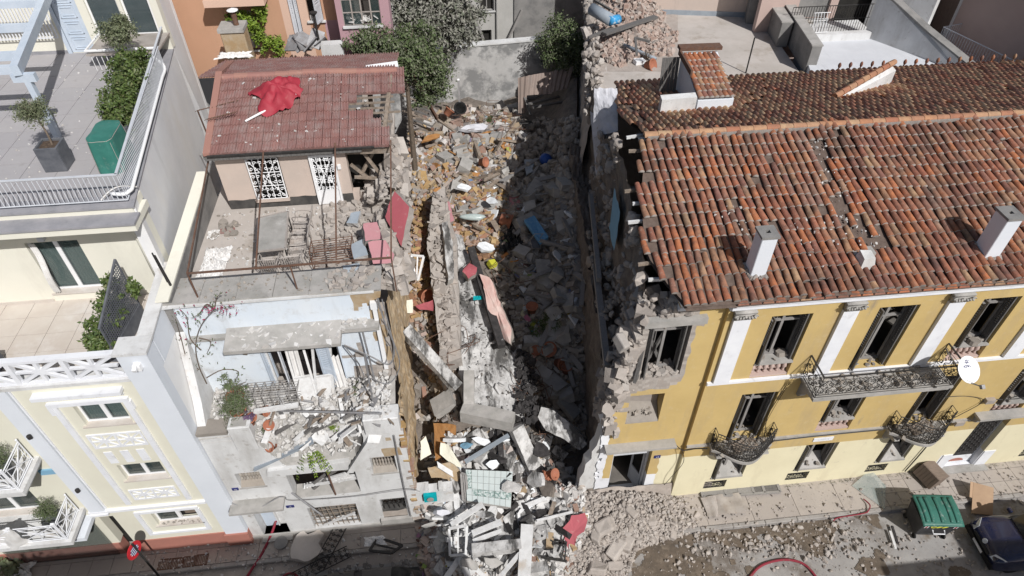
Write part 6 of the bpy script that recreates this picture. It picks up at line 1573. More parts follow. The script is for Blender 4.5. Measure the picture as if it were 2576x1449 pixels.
m=MB();m.grid(lambda a,b: (lambda y: (lambda x: V((x,y,GH(x,y)-.06)))(-2.12+(xr(y)+2.3)*a))(12.15+24*b),50,150)
tag(m.build('rubble_mound','dirt_and_shade_dark'),'packed earth and dust under the collapsed plot','rubble',kind='stuff')
m=MB();m.grid(lambda a,b: (lambda x,y: V((x,y,GH(x,y)-.05-.12*(1-sstep(.03,.2,GH(x,y))))))(-3.4+12.2*a,8.0+4.2*b),90,40)
tag(m.build('rubble_mound','dirt'),'dusty spill of rubble across the street and pavement','rubble',kind='stuff')
def onG(u,v,dz=0.):
    z=1.5
    for _ in range(14):
        p=PZ(u,v,z);zz=GH(p.x,p.y);z=z+(zz-z)*.6
    return PZ(u,v,z+dz)
def poly_pts(poly,n):
    xs=[p[0] for p in poly];ys=[p[1] for p in poly];out=[]
    while len(out)<n:
        u,v=ru(min(xs),max(xs)),ru(min(ys),max(ys));ins=False;j=len(poly)-1
        for i in range(len(poly)):
            (a,b),(c,d)=poly[i],poly[j]
            if (b>v) != (d>v) and u<(c-a)*(v-b)/(d-b)+a: ins=not ins
            j=i
        if ins and not (1168<u<1296 and 1186<v<1288): out.append((u,v))
    return out
def heap(poly,n,s_mean,s_dev,shape,tm,tk,mt,name,label,group,stuff_label,tilt=math.pi,lift=.05,smax=.7,limit=75):
    sp=[]
    for (u,v) in poly_pts(poly,n):
        p=onG(u,v);s=min(smax,abs(RND.gauss(s_mean,s_dev))+s_mean*.35)
        if not (-2.0<p.x<xr(max(12,p.y))+(.3 if p.y>12.2 else 9)): continue
        if p.y>12 and p.y<12.8 and (p.x>4.3 or p.x<-2.0): continue
        sp.append((p.x,p.y,p.z+ru(-.3,.5)*s*shape[2]+lift*RND.random(),(s*shape[0]*ru(.8,1.2),s*shape[1]*ru(.8,1.2),s*shape[2]*ru(.8,1.2)),rot3(tilt=tilt)))
    scatter(name,label,'rubble',group,tm,tk,mt,sp,None,limit,'rubble',stuff_label)
REAR=[(1300,300),(1500,300),(1490,640),(1330,640),(1260,480),(1290,380)]
heap(REAR,1500,.2,.13,(1.25,1,.8),ROCKS,'rock','rubble_grey','rubble_stone','grey-brown rubble stone in the shaded rear heap below the tiled house','stones of the shaded rear heap','small grey-brown stones of the shaded rear heap',limit=100)
OCH=[(1035,330),(1120,350),(1260,400),(1290,560),(1250,640),(1130,600),(1120,480),(1040,520),(1030,400)]
heap(OCH,900,.15,.08,(1.4,.75,.38),BLOCKS,'block','rubble_ochre','brick','ochre or red broken brick in the sunlit rear heap','bricks of the sunlit rear heap','small ochre brick fragments of the sunlit rear heap',tilt=.8,limit=80)
heap(OCH,1300,.13,.1,(1.3,.9,.5),SHARDS+BLOCKS,'sb','rubble_mixed','rubble_piece','mixed pale or reddish rubble piece among the ochre bricks','mixed rubble among the ochre bricks','small mixed rubble among the ochre bricks',lift=.12,limit=60)
OC2=[(1130,490),(1250,480),(1275,560),(1262,640),(1200,660),(1140,570)]
heap(OC2,420,.18,.06,(1.4,.7,.36),BLOCKS,'block','rubble_ochre','brick','ochre brick in the thick of the sunlit pile beside the fallen brown wall','bricks beside the fallen brown wall','ochre brick fragments beside the fallen brown wall',tilt=.6,lift=.25,limit=60)
MID=[(1060,300),(1130,272),(1300,268),(1330,380),(1240,450),(1120,380)]
heap(MID,900,.17,.12,(1.3,1,.6),BLOCKS+SHARDS,'bs','rubble_mixed','rubble_piece','pale mixed rubble piece beneath the grey garden wall','mixed rubble beneath the garden wall','small mixed rubble beneath the garden wall',limit=60)
TRENCH=[(1020,520),(1080,500),(1085,760),(1050,800),(1020,800)]
heap(TRENCH,420,.17,.06,(1.4,.75,.4),BLOCKS,'block','rubble_ochre','brick','ochre brick in the trench beside the torn white house','bricks in the trench beside the torn house','ochre brick bits in the trench beside the torn house',tilt=.8,limit=40)
T2=[(1040,780),(1100,780),(1150,950),(1150,1060),(1060,1060),(1045,900)]
heap(T2,500,.12,.1,(1.3,.9,.6),BLOCKS+ROCKS,'rb','rubble_mixed','rubble_piece','mixed rubble in the deep trench below the diagonal white beam','rubble in the deep trench','small mixed rubble in the deep trench',limit=40)
PIT=[(1260,560),(1490,560),(1480,1120),(1370,1150),(1330,900),(1240,700)]
heap(PIT,1500,.14,.1,(1.3,.9,.6),ROCKS+BLOCKS,'rb','rubble_grey','rubble_piece','shaded rubble piece in the pit below the stone party wall','rubble in the shaded pit','small dark rubble of the shaded pit',limit=60)
heap(PIT,260,.13,.08,(1.2,.9,.4),SHARDS,'shard','rubble_mixed','plaster_shard','pale plaster shard in the shaded pit','plaster shards in the shaded pit','')
CEN=[(1060,1110),(1200,1080),(1300,1090),(1400,1150),(1470,1240),(1480,1330),(1420,1449),(1100,1449),(1060,1330)]
heap(CEN,3400,.095,.085,(1.3,.9,.5),SHARDS+BLOCKS,'sb','rubble_white','plaster_shard','white plaster or tile shard spilled where the front wall fell','white shards of the fallen front','small white shards where the front wall fell',lift=.12,limit=200)
heap(CEN,1500,.12,.1,(1.3,.9,.6),ROCKS+BLOCKS,'rb','rubble_mixed','rubble_piece','mixed coloured rubble piece spilled where the front wall fell','mixed rubble of the fallen front','small mixed rubble where the front wall fell',lift=.1,limit=60)
STR=[(1480,1240),(1600,1235),(1720,1245),(1800,1290),(1730,1345),(1600,1380),(1580,1449),(1420,1449),(1450,1340)]
heap(STR,6500,.06,.06,(1.25,1,.8),ROCKS,'rock','rubble_stone','rubble_stone','sandy rubble stone heaped before the torn corner of the yellow house','sandy rubble before the yellow house','small sandy rubble before the yellow house',limit=100,smax=.34)
for (u,v,s,lab) in ((1520,1330,.75,'large oblong stone block nearest the pink slab'),(1545,1385,.7,'large squared stone block at the road edge of the sandy heap'),(1575,1372,.55,'tilted stone block behind the squared one'),(1500,1352,.5,'rough stone block behind the largest ones'),(1505,1430,.6,'rounded stone block at the bottom edge of the view'),(1545,1425,.5,'pale stone block at the front of the sandy heap'),(1588,1292,.45,'single boulder-like stone before the grilled door'),(1640,1310,.4,'stone block at the pavement side of the sandy heap'),(1753,1300,.32,'lone round stone beside the corrugated sheet'),(1690,1345,.34,'stone at the kerb end of the sandy heap'),(1562,862,.5,'big pale stone lodged in the torn corner of the yellow house')):
    p=onG(u,v) if v>1000 else PY(u,v,YL+.1);q=MB();s *= .78;t=tmpl_block(int(u),.19);q.merge(t[0],t[1],Matrix.Translation(p+V((0,0,s*.2))) @ rot3(tilt=.45).to_4x4() @ Matrix.Diagonal((s*1.25,s*.9,s*.7,1)));o=tag(q.build('stone_block','rubble_stone'),lab,'stone block');bevel(o,s*.12,2)
SH=[(1000,1335),(1100,1320),(1130,1449),(1030,1449)]
heap(SH,420,.13,.08,(1.3,.9,.5),BLOCKS,'block','rubble_brick','brick','shaded brick at the street side of the burnt car','bricks beside the burnt car','brick bits beside the burnt car',limit=40)
# road litter: pebbles over the right-hand street and the shaded left street
def litter_field(n,reg,zf,mt,label,s0,s1):
    mb=MB()
    for (u,v) in poly_pts(reg,n):
        z=zf;p=PZ(u,v,z);z=.135 if 10.7<p.y<12.1 and (p.x>3.2) else (.125 if p.y>11.2 and p.x<-2 else .015);p=PZ(u,v,z);s=s0+(s1-s0)*RND.random() ** 3;t=RND.choice(ROCKS)
        mb.merge(t[0],t[1],Matrix.Translation(p+V((0,0,s*.15))) @ rot3().to_4x4() @ Matrix.Diagonal((s*1.3,s,s*.6,1)))
    tag(mb.build('litter',mt),label,'debris',kind='stuff')
litter_field(1500,[(1700,1240),(2576,1170),(2576,1449),(1580,1449)],0,'rubble_stone','fine stone chips strewn over the pavement and road before the yellow house',.02,.16)
litter_field(420,[(1750,1340),(2120,1300),(2180,1370),(2080,1420),(1900,1390),(1700,1420)],0,'rubble_stone','brick and stone chips in the brown mud of the gutter',.03,.26)
md=MB()
for i in range(200):
    for j in range(60):
        x,y=5.2+i*.06,8.0+j*.046
        if noise.noise(V((x*.55,y*.8,9)))+.45*noise.noise(V((x*2,y*2,2)))+(y-9.6)*.32-abs(x-10)*.03>.02 and y<10.62 and (x-15.6) ** 2+(y-10) ** 2>1.2: md.add([V((x,y,.022)),V((x+.061,y,.022)),V((x+.061,y+.047,.022)),V((x,y+.047,.022))],[(0,1,2,3)])
mat('wet_mud',(.16,.125,.095),(.10,.08,.062),sc_=2.2,bump=.7,bsc=14,rough=.6,spec=.35,stain=[((.27,.22,.17),.7,3,.52,.72),((.40,.36,.32),.8,24,.64,.72)])
tag(md.build('mud','wet_mud'),'damp brown mud along the gutter','mud',kind='stuff')
litter_field(900,[(350,1385),(1060,1330),(1060,1449),(330,1449)],0,'shard_bits','fine white debris on the shaded left pavement and road',.015,.13)
# ---------------- large fallen pieces
def PZg(u,v,z):
    p=PZ(u,v,z)
    if p.x<-2.1 or v<150: return p
    g_=onG(u,v,.1);return g_ if g_.z>p.z else p
def gslab(name,label,cat,pix,dz,thick,mt,edge='rubble_stone',amp=.06,zs=None):
    n=len(pix);pts=[PZg(u,v,z) for (u,v),z in zip(pix,zs)] if zs else [onG(u,v,dz) for u,v in pix]
    cen=sum(pts,V((0,0,0)))/n;nr=V((0,0,0))
    for i in range(n): nr += (pts[i]-cen).cross(pts[(i+1) % n]-cen)
    if nr.z<0: pts.reverse();nr=-nr
    nr.normalize();ring=[]
    for i in range(n):
        a,b=pts[i],pts[(i+1) % n];k=max(2,int((b-a).length/.16))
        for j in range(k): p=a.lerp(b,j/k);ring.append(p+V((noise.noise(p*3),noise.noise(p*3+V((7,0,0))),0))*amp)
    N_=len(ring);q=MB();rings=[]
    for t in (1,.72,.4): rings.append([cen.lerp(p,t)+nr*(.05*noise.noise(cen.lerp(p,t)*2.2))*(1 if t<1 else .3) for p in ring])
    q.add(rings[0]+rings[1]+rings[2]+[cen],[(i,(i+1) % N_,N_+(i+1) % N_,N_+i) for i in range(N_)]+[(N_+i,N_+(i+1) % N_,2*N_+(i+1) % N_,2*N_+i) for i in range(N_)]+[(2*N_+i,2*N_+(i+1) % N_,3*N_) for i in range(N_)])
    bot=[p-nr*thick*(1+.25*noise.noise(p*3))+V((noise.noise(p*5),noise.noise(p*5+V((3,0,0))),0))*amp for p in ring];q.cur=1
    q.add(ring+bot,[(i,N_+i,N_+(i+1) % N_,(i+1) % N_) for i in range(N_)]+[tuple(range(2*N_-1,N_-1,-1))])
    return tag(q.build(name,[mt,edge]),label,cat)
gslab('wall_section','long fallen wall section of brown stone lying along the middle of the gap','wall section',[(1088,488),(1118,466),(1134,560),(1150,605),(1152,700),(1160,900),(1112,915),(1094,780),(1074,610)],0,.8,'rubble_stone','rubble_stone',zs=(5.6,5.6,5.2,5.1,4.7,3.9,3.8,4.4,5.0))
gslab('coping','grey concrete coping broken along the fallen brown wall','coping',[(1112,560),(1124,555),(1140,610),(1142,700),(1128,705),(1120,640)],0,.3,'concrete_white','concrete',zs=(5.5,5.5,5.3,5.0,4.95,5.3))
gslab('concrete_slab','huge white concrete slab streaked with soot sloping down the middle of the gap','concrete slab',[(1130,585),(1160,592),(1175,640),(1198,650),(1205,700),(1236,735),(1245,800),(1276,830),(1284,880),(1320,915),(1338,960),(1318,985),(1322,1055),(1250,1060),(1165,1035),(1160,960),(1146,900),(1148,800),(1138,720)],0,.35,'concrete_white','concrete',amp=.14,zs=tuple(4.7-(v-590)*.0042 for v in (585,592,640,650,700,735,800,830,880,915,960,985,1055,1050,1030,960,900,800,720)))
def bar(name,label,cat,a,za,b,zb,w,h,mt,up=(0,0,1)):
    q=MB();A,B=PZg(*a,za),PZg(*b,zb);n=5;d=(B-A).normalized();u=V(up);sxv=d.cross(u).normalized()*w/2;szv=sxv.cross(d).normalized()*h/2
    vs=[]
    for i in range(n+1):
        c=A.lerp(B,i/n)
        for s,t in ((-1,-1),(1,-1),(1,1),(-1,1)): vs.append(c+sxv*s*(1+.12*noise.noise(c*4+V((s,t,0))))+szv*t*(1+.12*noise.noise(c*4+V((t,s,5)))))
    q.add(vs,[(3,2,1,0)[::-1][::-1],tuple(4*n+k for k in range(4))]+[(4*i+k,4*i+(k+1) % 4,4*(i+1)+(k+1) % 4,4*(i+1)+k) for i in range(n) for k in range(4)])
    o=tag(q.build(name,mt),label,cat);return o
for a in (
    ('concrete_beam','wide white concrete beam across the foot of the sooty slab','concrete beam',(1163,1035),3.1,(1292,1062),3.1,.5,.55,'concrete'),
    ('concrete_post','short concrete post stub at the left foot of the sooty slab','concrete post',(1180,935),3.7,(1180,1020),3.2,.38,.4,'concrete'),
    ('concrete_beam','diagonal concrete beam with white paint bridging the left trench','concrete beam',(1018,828),5.4,(1150,975),3.6,.42,.3,'concrete_white'),
    ('charred_beam','thick charred black timber lying on the sooty slab','beam',(1185,625),4.9,(1262,872),3.9,.3,.25,'charred'),
    ('charred_beam','short charred timber at the foot of the sooty slab','beam',(1255,1060),2.4,(1262,1160),1.9,.2,.2,'charred'),
    ('concrete_beam','slanting concrete column fallen below the sooty slab','concrete beam',(1298,1075),2.9,(1342,1178),1.5,.5,.3,'concrete_white'),
    ('concrete_slab','grey concrete block with a cream painted edge in the left trench','concrete slab',(1092,1030),2.5,(1140,1000),2.9,.75,.3,'concrete'),
    ('wooden_beam','grey timber beam lying across the shaded pit','beam',(1362,640),2.9,(1428,728),2.2,.2,.2,'wood_grey'),
    ('wooden_beam','grey timber post leaning in the rear shade','beam',(1415,470),4.4,(1420,545),3.8,.3,.12,'wood_grey'),
    ('wooden_beam','thin grey plank leaning at the rear of the shaded pit','beam',(1405,460),4.3,(1395,530),3.9,.1,.06,'wood_grey'),
    ('wooden_beam','long weathered timber along the foot of the stone party wall','beam',(1486,480),6.6,(1462,770),4.6,.16,.2,'wood_grey'),
    ('wooden_beam','short weathered timber below the long one at the party wall','beam',(1462,655),4.6,(1450,790),3.4,.16,.22,'wood_grey'),
    ('concrete_beam','curved dusty concrete strip in the shaded pit','concrete beam',(1352,740),2.6,(1420,855),1.6,.4,.15,'rubble_dark'),
    ('metal_beam','grey metal box section lying over the fallen front','metal beam',(1170,1162),2.2,(1280,1095),2.6,.12,.12,'pipe_grey'),
    ('white_beam','big white concrete beam lying across the bottom of the spill','concrete beam',(1188,1385),1.35,(1312,1372),1.45,.32,.35,'concrete_white'),
    ('white_column','long white painted column running to the bottom edge of the view','concrete column',(1326,1322),1.55,(1318,1470),1.2,.42,.3,'white_plaster'),
    ('wooden_beam','white painted plank slanting beside the white column','beam',(1260,1449),1.0,(1308,1392),1.5,.14,.05,'wood_white'),
    ('wooden_beam','upper of the long white boards in the fallen front','beam',(1135,1320),1.5,(1215,1268),1.9,.2,.06,'wood_white'),
    ('wooden_beam','lower of the long white boards in the fallen front','beam',(1188,1342),1.4,(1262,1312),1.6,.2,.06,'wood_white'),
    ('wooden_beam','third white board, lying lowest in the fallen front','beam',(1190,1362),1.3,(1262,1335),1.4,.14,.06,'wood_white'),
    ('wooden_beam','brown broken plank above the pink slab','beam',(1395,1262),1.4,(1378,1312),1.2,.14,.05,'wood_old'),
    ('wooden_beam','thin white lath crossing to the pink slab','beam',(1350,1310),1.4,(1440,1288),1.3,.08,.05,'wood_white'),
    ('wooden_beam','rust-brown timber sticking up behind the red roof','beam',(1020,158),9.2,(1100,300),5.0,.14,.12,'rust'),
    ('wooden_beam','thin brown plank running down from the broken roof frame','beam',(1100,300),5.0,(1150,335),4.8,.12,.08,'wood_old'),
    ('white_pipe','white upright pipe against the grey garden wall','pipe',(1153,200),7.0,(1157,275),4.6,.1,.1,'white_pvc'),
    ('wooden_beam','pale pink edged plank in the middle of the pit','beam',(1340,872),1.9,(1352,935),1.4,.16,.05,'salmon_plaster'),
    ('wooden_beam','short pale timber at the edge of the sooty slab','beam',(1322,845),2.4,(1345,885),2.2,.2,.06,'salmon_plaster'),
): bar(*a)
gslab('wall_section','narrow salmon-pink plastered wall strip beside the charred timber','wall section',[(1208,690),(1232,696),(1262,770),(1288,830),(1284,865),(1262,850),(1232,790)],0,.3,'salmon_plaster',zs=(4.9,4.9,4.5,4.2,4.0,3.9,4.3))
gslab('concrete_slab','rough concrete slab wedged against the yellow house at the front of the pit','concrete slab',[(1362,1025),(1385,1028),(1440,1070),(1478,1118),(1458,1132),(1420,1105),(1375,1085),(1352,1050)],0,.4,'concrete_white','concrete',zs=(3.0,3.0,2.7,2.4,2.2,2.3,2.5,2.8))
gslab('concrete_slab','dusty white concrete slab in the rear heap crossed by the shadow edge','concrete slab',[(1190,402),(1230,395),(1245,440),(1258,470),(1225,470)],.25,.2,'concrete','concrete')
gslab('metal_sheet','bent grey metal panel in the rear heap at the shadow edge','metal sheet',[(1222,415),(1240,412),(1275,450),(1268,470),(1235,450)],.3,.04,'tin','tin')
gslab('board','flat pale board lying in the rear shade','board',[(1250,395),(1300,415),(1302,428),(1255,415)],.25,.08,'wood_grey','wood_grey')
gslab('board','pale triangular panel standing out of the shaded stones','panel',[(1318,400),(1345,402),(1338,430),(1325,440)],.4,.05,'pipe_grey','pipe_grey')
gslab('wall_chunk','pink topped hexagonal wall chunk on the sooty slab','wall chunk',[(1163,682),(1180,662),(1200,672),(1198,690),(1178,700)],0,.25,'red_plaster',zs=(5.0,5.0,5.0,4.9,4.9))
gslab('wall_chunk','narrow pink wall chunk at the head of the fallen brown wall','wall chunk',[(1115,508),(1130,508),(1142,555),(1128,562)],.4,.2,'pink_plaster')
gslab('wall_chunk','dark red painted slab wedged in the left trench','wall chunk',[(1045,768),(1092,755),(1092,782),(1055,778)],0,.15,'red_plaster',zs=(4.2,4.4,4.2,4.1))
gslab('board','cream painted panel upright in the left trench','panel',[(1018,755),(1036,752),(1038,786),(1022,788)],0,.1,'cream','wood_orange',zs=(4.6,4.6,4.2,4.2))
gslab('pink_slab','large flat pink painted slab on the street before the yellow house','wall slab',[(1408,1338),(1440,1298),(1472,1290),(1478,1310),(1468,1338),(1450,1352),(1445,1378),(1420,1390),(1405,1365)],0,.12,'red_plaster',zs=(1.1,1.3,1.3,1.2,1.1,1.0,.8,.7,.9))
gslab('wooden_floor','orange varnished wooden floor section exposed in the fallen room','wooden floor',[(1090,1065),(1145,1068),(1148,1135),(1095,1158)],0,.1,'wood_orange','wood_orange',zs=(2.0,2.0,1.6,1.5))
gslab('board','cream cupboard door with orange edge leaning in the fallen room','panel',[(1056,1112),(1072,1095),(1085,1140),(1058,1158)],0,.06,'cream','wood_orange',zs=(2.2,2.3,1.8,1.8))
gslab('board','broken cream panel lying on the orange floor','panel',[(1108,1112),(1130,1118),(1162,1178),(1140,1172),(1106,1142)],0,.08,'cream','concrete',zs=(2.2,2.2,1.8,1.8,2.0))
gslab('floor_section','soot-stained plaster shelf above the blue box of the white house','wall section',[(1075,1178),(1130,1162),(1160,1188),(1155,1212),(1085,1200)],0,.2,'ochre_brick_wall','concrete',zs=(1.9,1.95,1.8,1.6,1.6))
for pix,zz,lab in (([(1100,1335),(1118,1350),(1130,1385),(1098,1392),(1090,1372)],(.8,.8,.7,.7,.7),'grey concrete piece at the end of the bricks by the burnt car'),([(1058,1325),(1092,1312),(1098,1322),(1072,1332)],(.9,.9,.85,.85),'flat pale slab at the foot of the white stub wall')):
    gslab('concrete_slab',lab,'concrete slab',pix,0,.25,'concrete','concrete',zs=zz)
# tiled kitchen floor with printed border
tp=[PZg(1172,1190,1.75),PZg(1290,1195,1.75),PZg(1285,1285,1.25),PZg(1175,1268,1.3)]
tp=[p+V((0,0,.22)) for p in tp]
tfl=thing('tiled_floor','pale green tiled floor panel with a dark patterned border, tipped towards the street','tiled floor',tp[3])
def tq(a,b): return tp[3].lerp(tp[2],a).lerp(tp[0].lerp(tp[1],a),b)
q=MB();q.prism([tq(0,0),tq(1,0),tq(1,1),tq(0,1)],(0,0,-.15));q.build('bed','concrete',tfl)
for i in range(8):
    for j in range(5):
        a0,a1,b0,b1=i/8+.004,(i+1)/8-.004,j/5+.006,(j+1)/5-.006;q=MB();q.prism([tq(a0,b0),tq(a1,b0),tq(a1,b1),tq(a0,b1)],(0,0,.02));q.build('tile','tile_print' if (j == 1 and i>0) or (i == 0 and j>1) else 'tile_pale',tfl)
# small stub of the fallen front wall with the blue washing-machine box
q=MB();gridwall(q,-2.0,-.72,0,2.35,[],.35,plane_y=12.16,step=.12,keep=lambda u,z: z<2.15+noise.noise(V((u*4,z,0)))*.15-(u+2)*.15,jit=.08);tag(q.build('wall_stub','white_plaster'),'low white stub of the fallen front wall beside the white house','wall stub')
ab=thing('wall_box','dark teal open box with a round hole fixed on the white wall stub','box',(-1.5,12.1,1.75))
q=MB();q.box(-1.72,-1.28,12.02,12.15,1.6,2.0);q.build('case','plastic_teal',ab);q=MB();q.lathe((-1.5,12.0,1.8),[(.05,0),(.12,.0),(.12,.02),(.05,.02)],12,(0,-1,0));q.build('vent_ring','tin',ab)
q=MB();q.prism([(3.75,12.3,0),(4.38,12.3,0),(4.36,12.3,4.5),(4.27,12.3,4.2),(4.22,12.3,3.7),(4.08,12.3,3.35),(4.1,12.3,2.9),(3.92,12.3,2.6),(3.9,12.3,2.1),(3.78,12.3,1.7)],(0,.4,0));tag(q.build('wall_stub','white_plaster'),'white plastered stub of the fallen front beside the yellow doorway','wall stub')
# furniture and household things
def mattress():
    q=MB();P4=[onG(u,v,.55) for u,v in ((1318,560),(1344,548),(1380,602),(1358,618))];q.prism(P4,(0,0,.16));o=bevel(q.build('mattress','mattress'),.03,2);tag(o,'blue patterned mattress lying in the shaded pit','mattress')
mattress()
def wire_chair(u,v,z,s,label,mt,rz):
    p=PZg(u,v,z);t=thing('chair',label,'chair',p);M=Matrix.Translation(p) @ Euler((.5,.3,rz)).to_matrix().to_4x4()
    T=lambda *a: M @ V(a)
    for x in (-.2,.2):
        for y in (-.2,.2): q=MB();q.tube([T(x,y,0),T(x,y,.42)],.014,5);q.build('leg',mt,t)
    q=MB();q.tube([T(-.2,-.2,.43),T(.2,-.2,.43),T(.2,.2,.43),T(-.2,.2,.43)],.016,5,closed=True);q.tube([T(-.2,.2,.42),T(-.2,.26,.9),T(.2,.26,.9),T(.2,.2,.42)],.016,5);q.build('frame',mt,t)
    q=MB();q.prism([T(-.19,-.19,.44),T(.19,-.19,.44),T(.19,.19,.44),T(-.19,.19,.44)],(0,0,.02));q.build('seat','slate_box' if s else 'wood_old',t)
wire_chair(1335,625,2.6,1,'overturned metal chair with a dark seat next to the blue mattress','tin',.3);wire_chair(1392,880,1.5,0,'small metal chair lying in the bottom of the pit','tin',1.0)
crumple('plastic_sheet','glossy black plastic heaped at the shadow edge of the pit','plastic sheet',*onG(1285,590)[:2],onG(1285,590).z+.05,.6,1.0,.4,'black_plastic',12)
crumple('cloth','bright teal cloth on the sooty slab','cloth',*PZg(1204,748,4.35)[:2],4.3,.2,.12,.16,'plastic_teal',4,14)
crumple('cloth','orange cloth among the rubble below the pit','cloth',*PZg(1384,1192,1.6)[:2],1.5,.25,.22,.2,'terracotta',6,14)
crumple('plastic_bag','charred black rubbish beside the tiled floor panel','rubbish',*onG(1325,1268)[:2],onG(1325,1268).z,.5,.42,.3,'charred',7,22)
crumple('curtain','grey sheer curtain draped by the white wall stub','curtain',-.35,11.9,1.0,.45,.5,.5,'white_cloth',9,26)
q=MB();t=tmpl_rock(5,2,.1);q.merge(t[0],t[1],Matrix.Translation(PZg(1196,546,4.9)) @ Euler((0,0,-.15)).to_matrix().to_4x4() @ Matrix.Diagonal((1.5,.35,.3,1)));tag(q.build('bottle_pack','water_bottle',None,True),'long shrink-wrapped clear plastic bottles on the ochre bricks','bottle pack')
q=MB();q.obox(PZg(1238,664,4.1),(.32,.3,.25),e=(.2,.3,.5));tag(q.build('yellow_box','plastic_yellow'),'small bright yellow plastic box beside the sooty slab','box')
q=MB();q.lathe(onG(1372,402,.2),[(.1,-.2),(.3,-.1),(.32,.1),(.2,.25)],14,(.5,-.3,.8));tag(q.build('blue_barrel','plastic_blue',None,True),'blue plastic drum half buried in shaded stones','barrel')
for (u,v,z,r,lab,tl) in ((1258,550,4.6,.36,'large orange plastic pot tipped over on the ochre bricks',(.8,-.3,-.2)),(1062,740,3.6,.3,'orange clay pot in the left trench',(.5,-.7,.3)),(1372,872,1.7,.3,'pink-orange clay pot in the pit, largest of its group',(.2,-.8,.5)),(1352,880,1.6,.2,'dark orange clay pot left of the largest pit pot',(-.3,-.6,.6)),(1400,912,1.3,.24,'cracked clay pot lying below the small chair',(.5,-.6,.4)),(1424,935,1.2,.22,'yellow-brown clay pot nearest the party wall',None),(1338,785,2.3,.24,'orange pot in the middle of the pit beside a white box',None),(1122,290,4.9,.26,'orange clay pot at the foot of the garden wall',(.5,.3,.5)),(1382,1192,1.5,.2,'small orange pot in the rubble below the pit',(.5,-.4,.5)),(1208,408,4.8,.24,'broken orange pot against the white slab in the rear heap',(.7,-.5,.3))):
    p=PZg(u,v,z);pot(p.x,p.y,p.z,r,r*1.5,lab,None,tl)
q=MB();q.obox(PZg(1326,770,2.4),(.42,.34,.22),e=(.2,.2,.4));tag(q.build('white_box','tile_white'),'white square box in the middle of the pit','box')
q=MB();q.lathe(PZg(1158,272,5.0),[(.28,-.04),(.36,-.04),(.36,.04),(.28,.04),(.28,-.04)],20,(.2,-.6,.6));tag(q.build('bicycle_tyre','rubber',None,True),'black tyre standing at the foot of the white pipe','tyre')
ld=thing('ladder','aluminium step ladder lying across the rear rubble','ladder',onG(1200,345,.3));A,B=onG(1150,322,.35),onG(1245,372,.4);d=(B-A).normalized();sd=V((-d.y,d.x,0))*.2
for s in (-1,1): q=MB();q.beam(A+sd*s,B+sd*s,.06,.03);q.build('rail','tin',ld)
for k in range(9): c=A.lerp(B,(k+.5)/9);q=MB();q.beam(c-sd,c+sd,.07,.03);q.build('rung','tin',ld)
q=MB();c=onG(1315,315,.4);
for k in range(8): q.tube([c+V((-.5,-.4+k*.11,.25-k*.05)),c+V((.5,-.3+k*.11,.3-k*.05))],.016,4);q.tube([c+V((-.5+k*.14,-.4,.3)),c+V((-.5+k*.14,.45,-.1))],.016,4)
tag(q.build('wire_cage','iron'),'tangled dark wire crate at the shadow edge below the garden wall','crate')
def window_frame(name,label,pix,zs,mt):
    pts=[PZg(u,v,z) for (u,v),z in zip(pix,zs)];q=MB()
    for i in range(len(pts)): q.beam(pts[i],pts[(i+1) % len(pts)],.08,.06)
    q.beam(pts[0].lerp(pts[1],.5),pts[3].lerp(pts[2],.5),.05,.05);return tag(q.build(name,mt),label,'window frame')
window_frame('window_frame','white window frame standing in the fallen front',[(1130,1330),(1175,1322),(1172,1395),(1132,1398)],(1.5,1.6,1.0,1.0),'wood_white')
window_frame('window_frame','white bent frame hanging in the left trench',[(1035,642),(1066,645),(1052,705),(1045,700)],(5.2,5.2,4.4,4.4),'white_pvc')
window_frame('window_frame','dark window frame beside the tiled floor panel',[(1160,1190),(1172,1195),(1178,1262),(1165,1258)],(2.0,2.0,1.4,1.4),'wood_grey')
bf=thing('burnt_stand','twisted black burnt metal stand beside the pink slab','metal stand',PZg(1400,1390,.7));
for k in range(11):
    a=PZg(1365+ru(0,60),1350+ru(0,55),1.0);b=PZg(1365+ru(0,62),1345+ru(0,60),1.2);q=MB();q.beam(a,b,.04);q.build('bar','iron',bf)
for (a,b) in (((1362,1348),(1432,1365)),((1385,1345),(1380,1400)),((1425,1362),(1420,1410)),((1362,1402),(1425,1412)),((1390,1350),(1412,1402))): q=MB();q.beam(PZg(*a,1.15),PZg(*b,.8),.06);q.build('bar','iron',bf)
# broken bits riding on the fallen slabs
def drape(poly,zf,n,s0,s1,tm,mt,name,label,cat,group,limit,flat=.4,lift=.06):
    sp=[]
    for (u,v) in poly_pts(poly,n): z=zf(v);p=PZg(u,v,z);s=s0+(s1-s0)*RND.random() ** 2.2;sp.append((p.x,p.y,p.z+ru(-.02,lift),(s*ru(.8,1.5),s*ru(.6,1),s*flat),rot3(tilt=.6)))
    scatter(name,label,cat,group,tm,'d'+name,mt,sp,None,limit,'rubble','fine '+label)
zS=lambda v: 4.72-(v-590)*.0042
zW=lambda v: 5.62-(v-480)*.0042
SLB=[(1140,600),(1180,620),(1240,740),(1330,900),(1340,980),(1310,1060),(1180,1040),(1150,800)]
drape(SLB,zS,90,.1,.55,SHARDS,'concrete_white','concrete_shard','broken sooty concrete shard lying on the sloping slab','concrete shard','shards on the sooty slab',90,.12)
drape(SLB,zS,260,.02,.12,ROCKS+SHARDS,'rubble_dark','cinder','black cinder or charred crumb on the sloping slab','cinder','cinders on the sooty slab',40)
drape([(1300,880),(1345,900),(1350,1060),(1300,1090),(1230,1075),(1300,1040)],zS,260,.06,.3,SHARDS+BLOCKS,'charred','cinder','charred lump along the right edge of the sloping slab','cinder','charred lumps beside the slab',40,.5,.2)
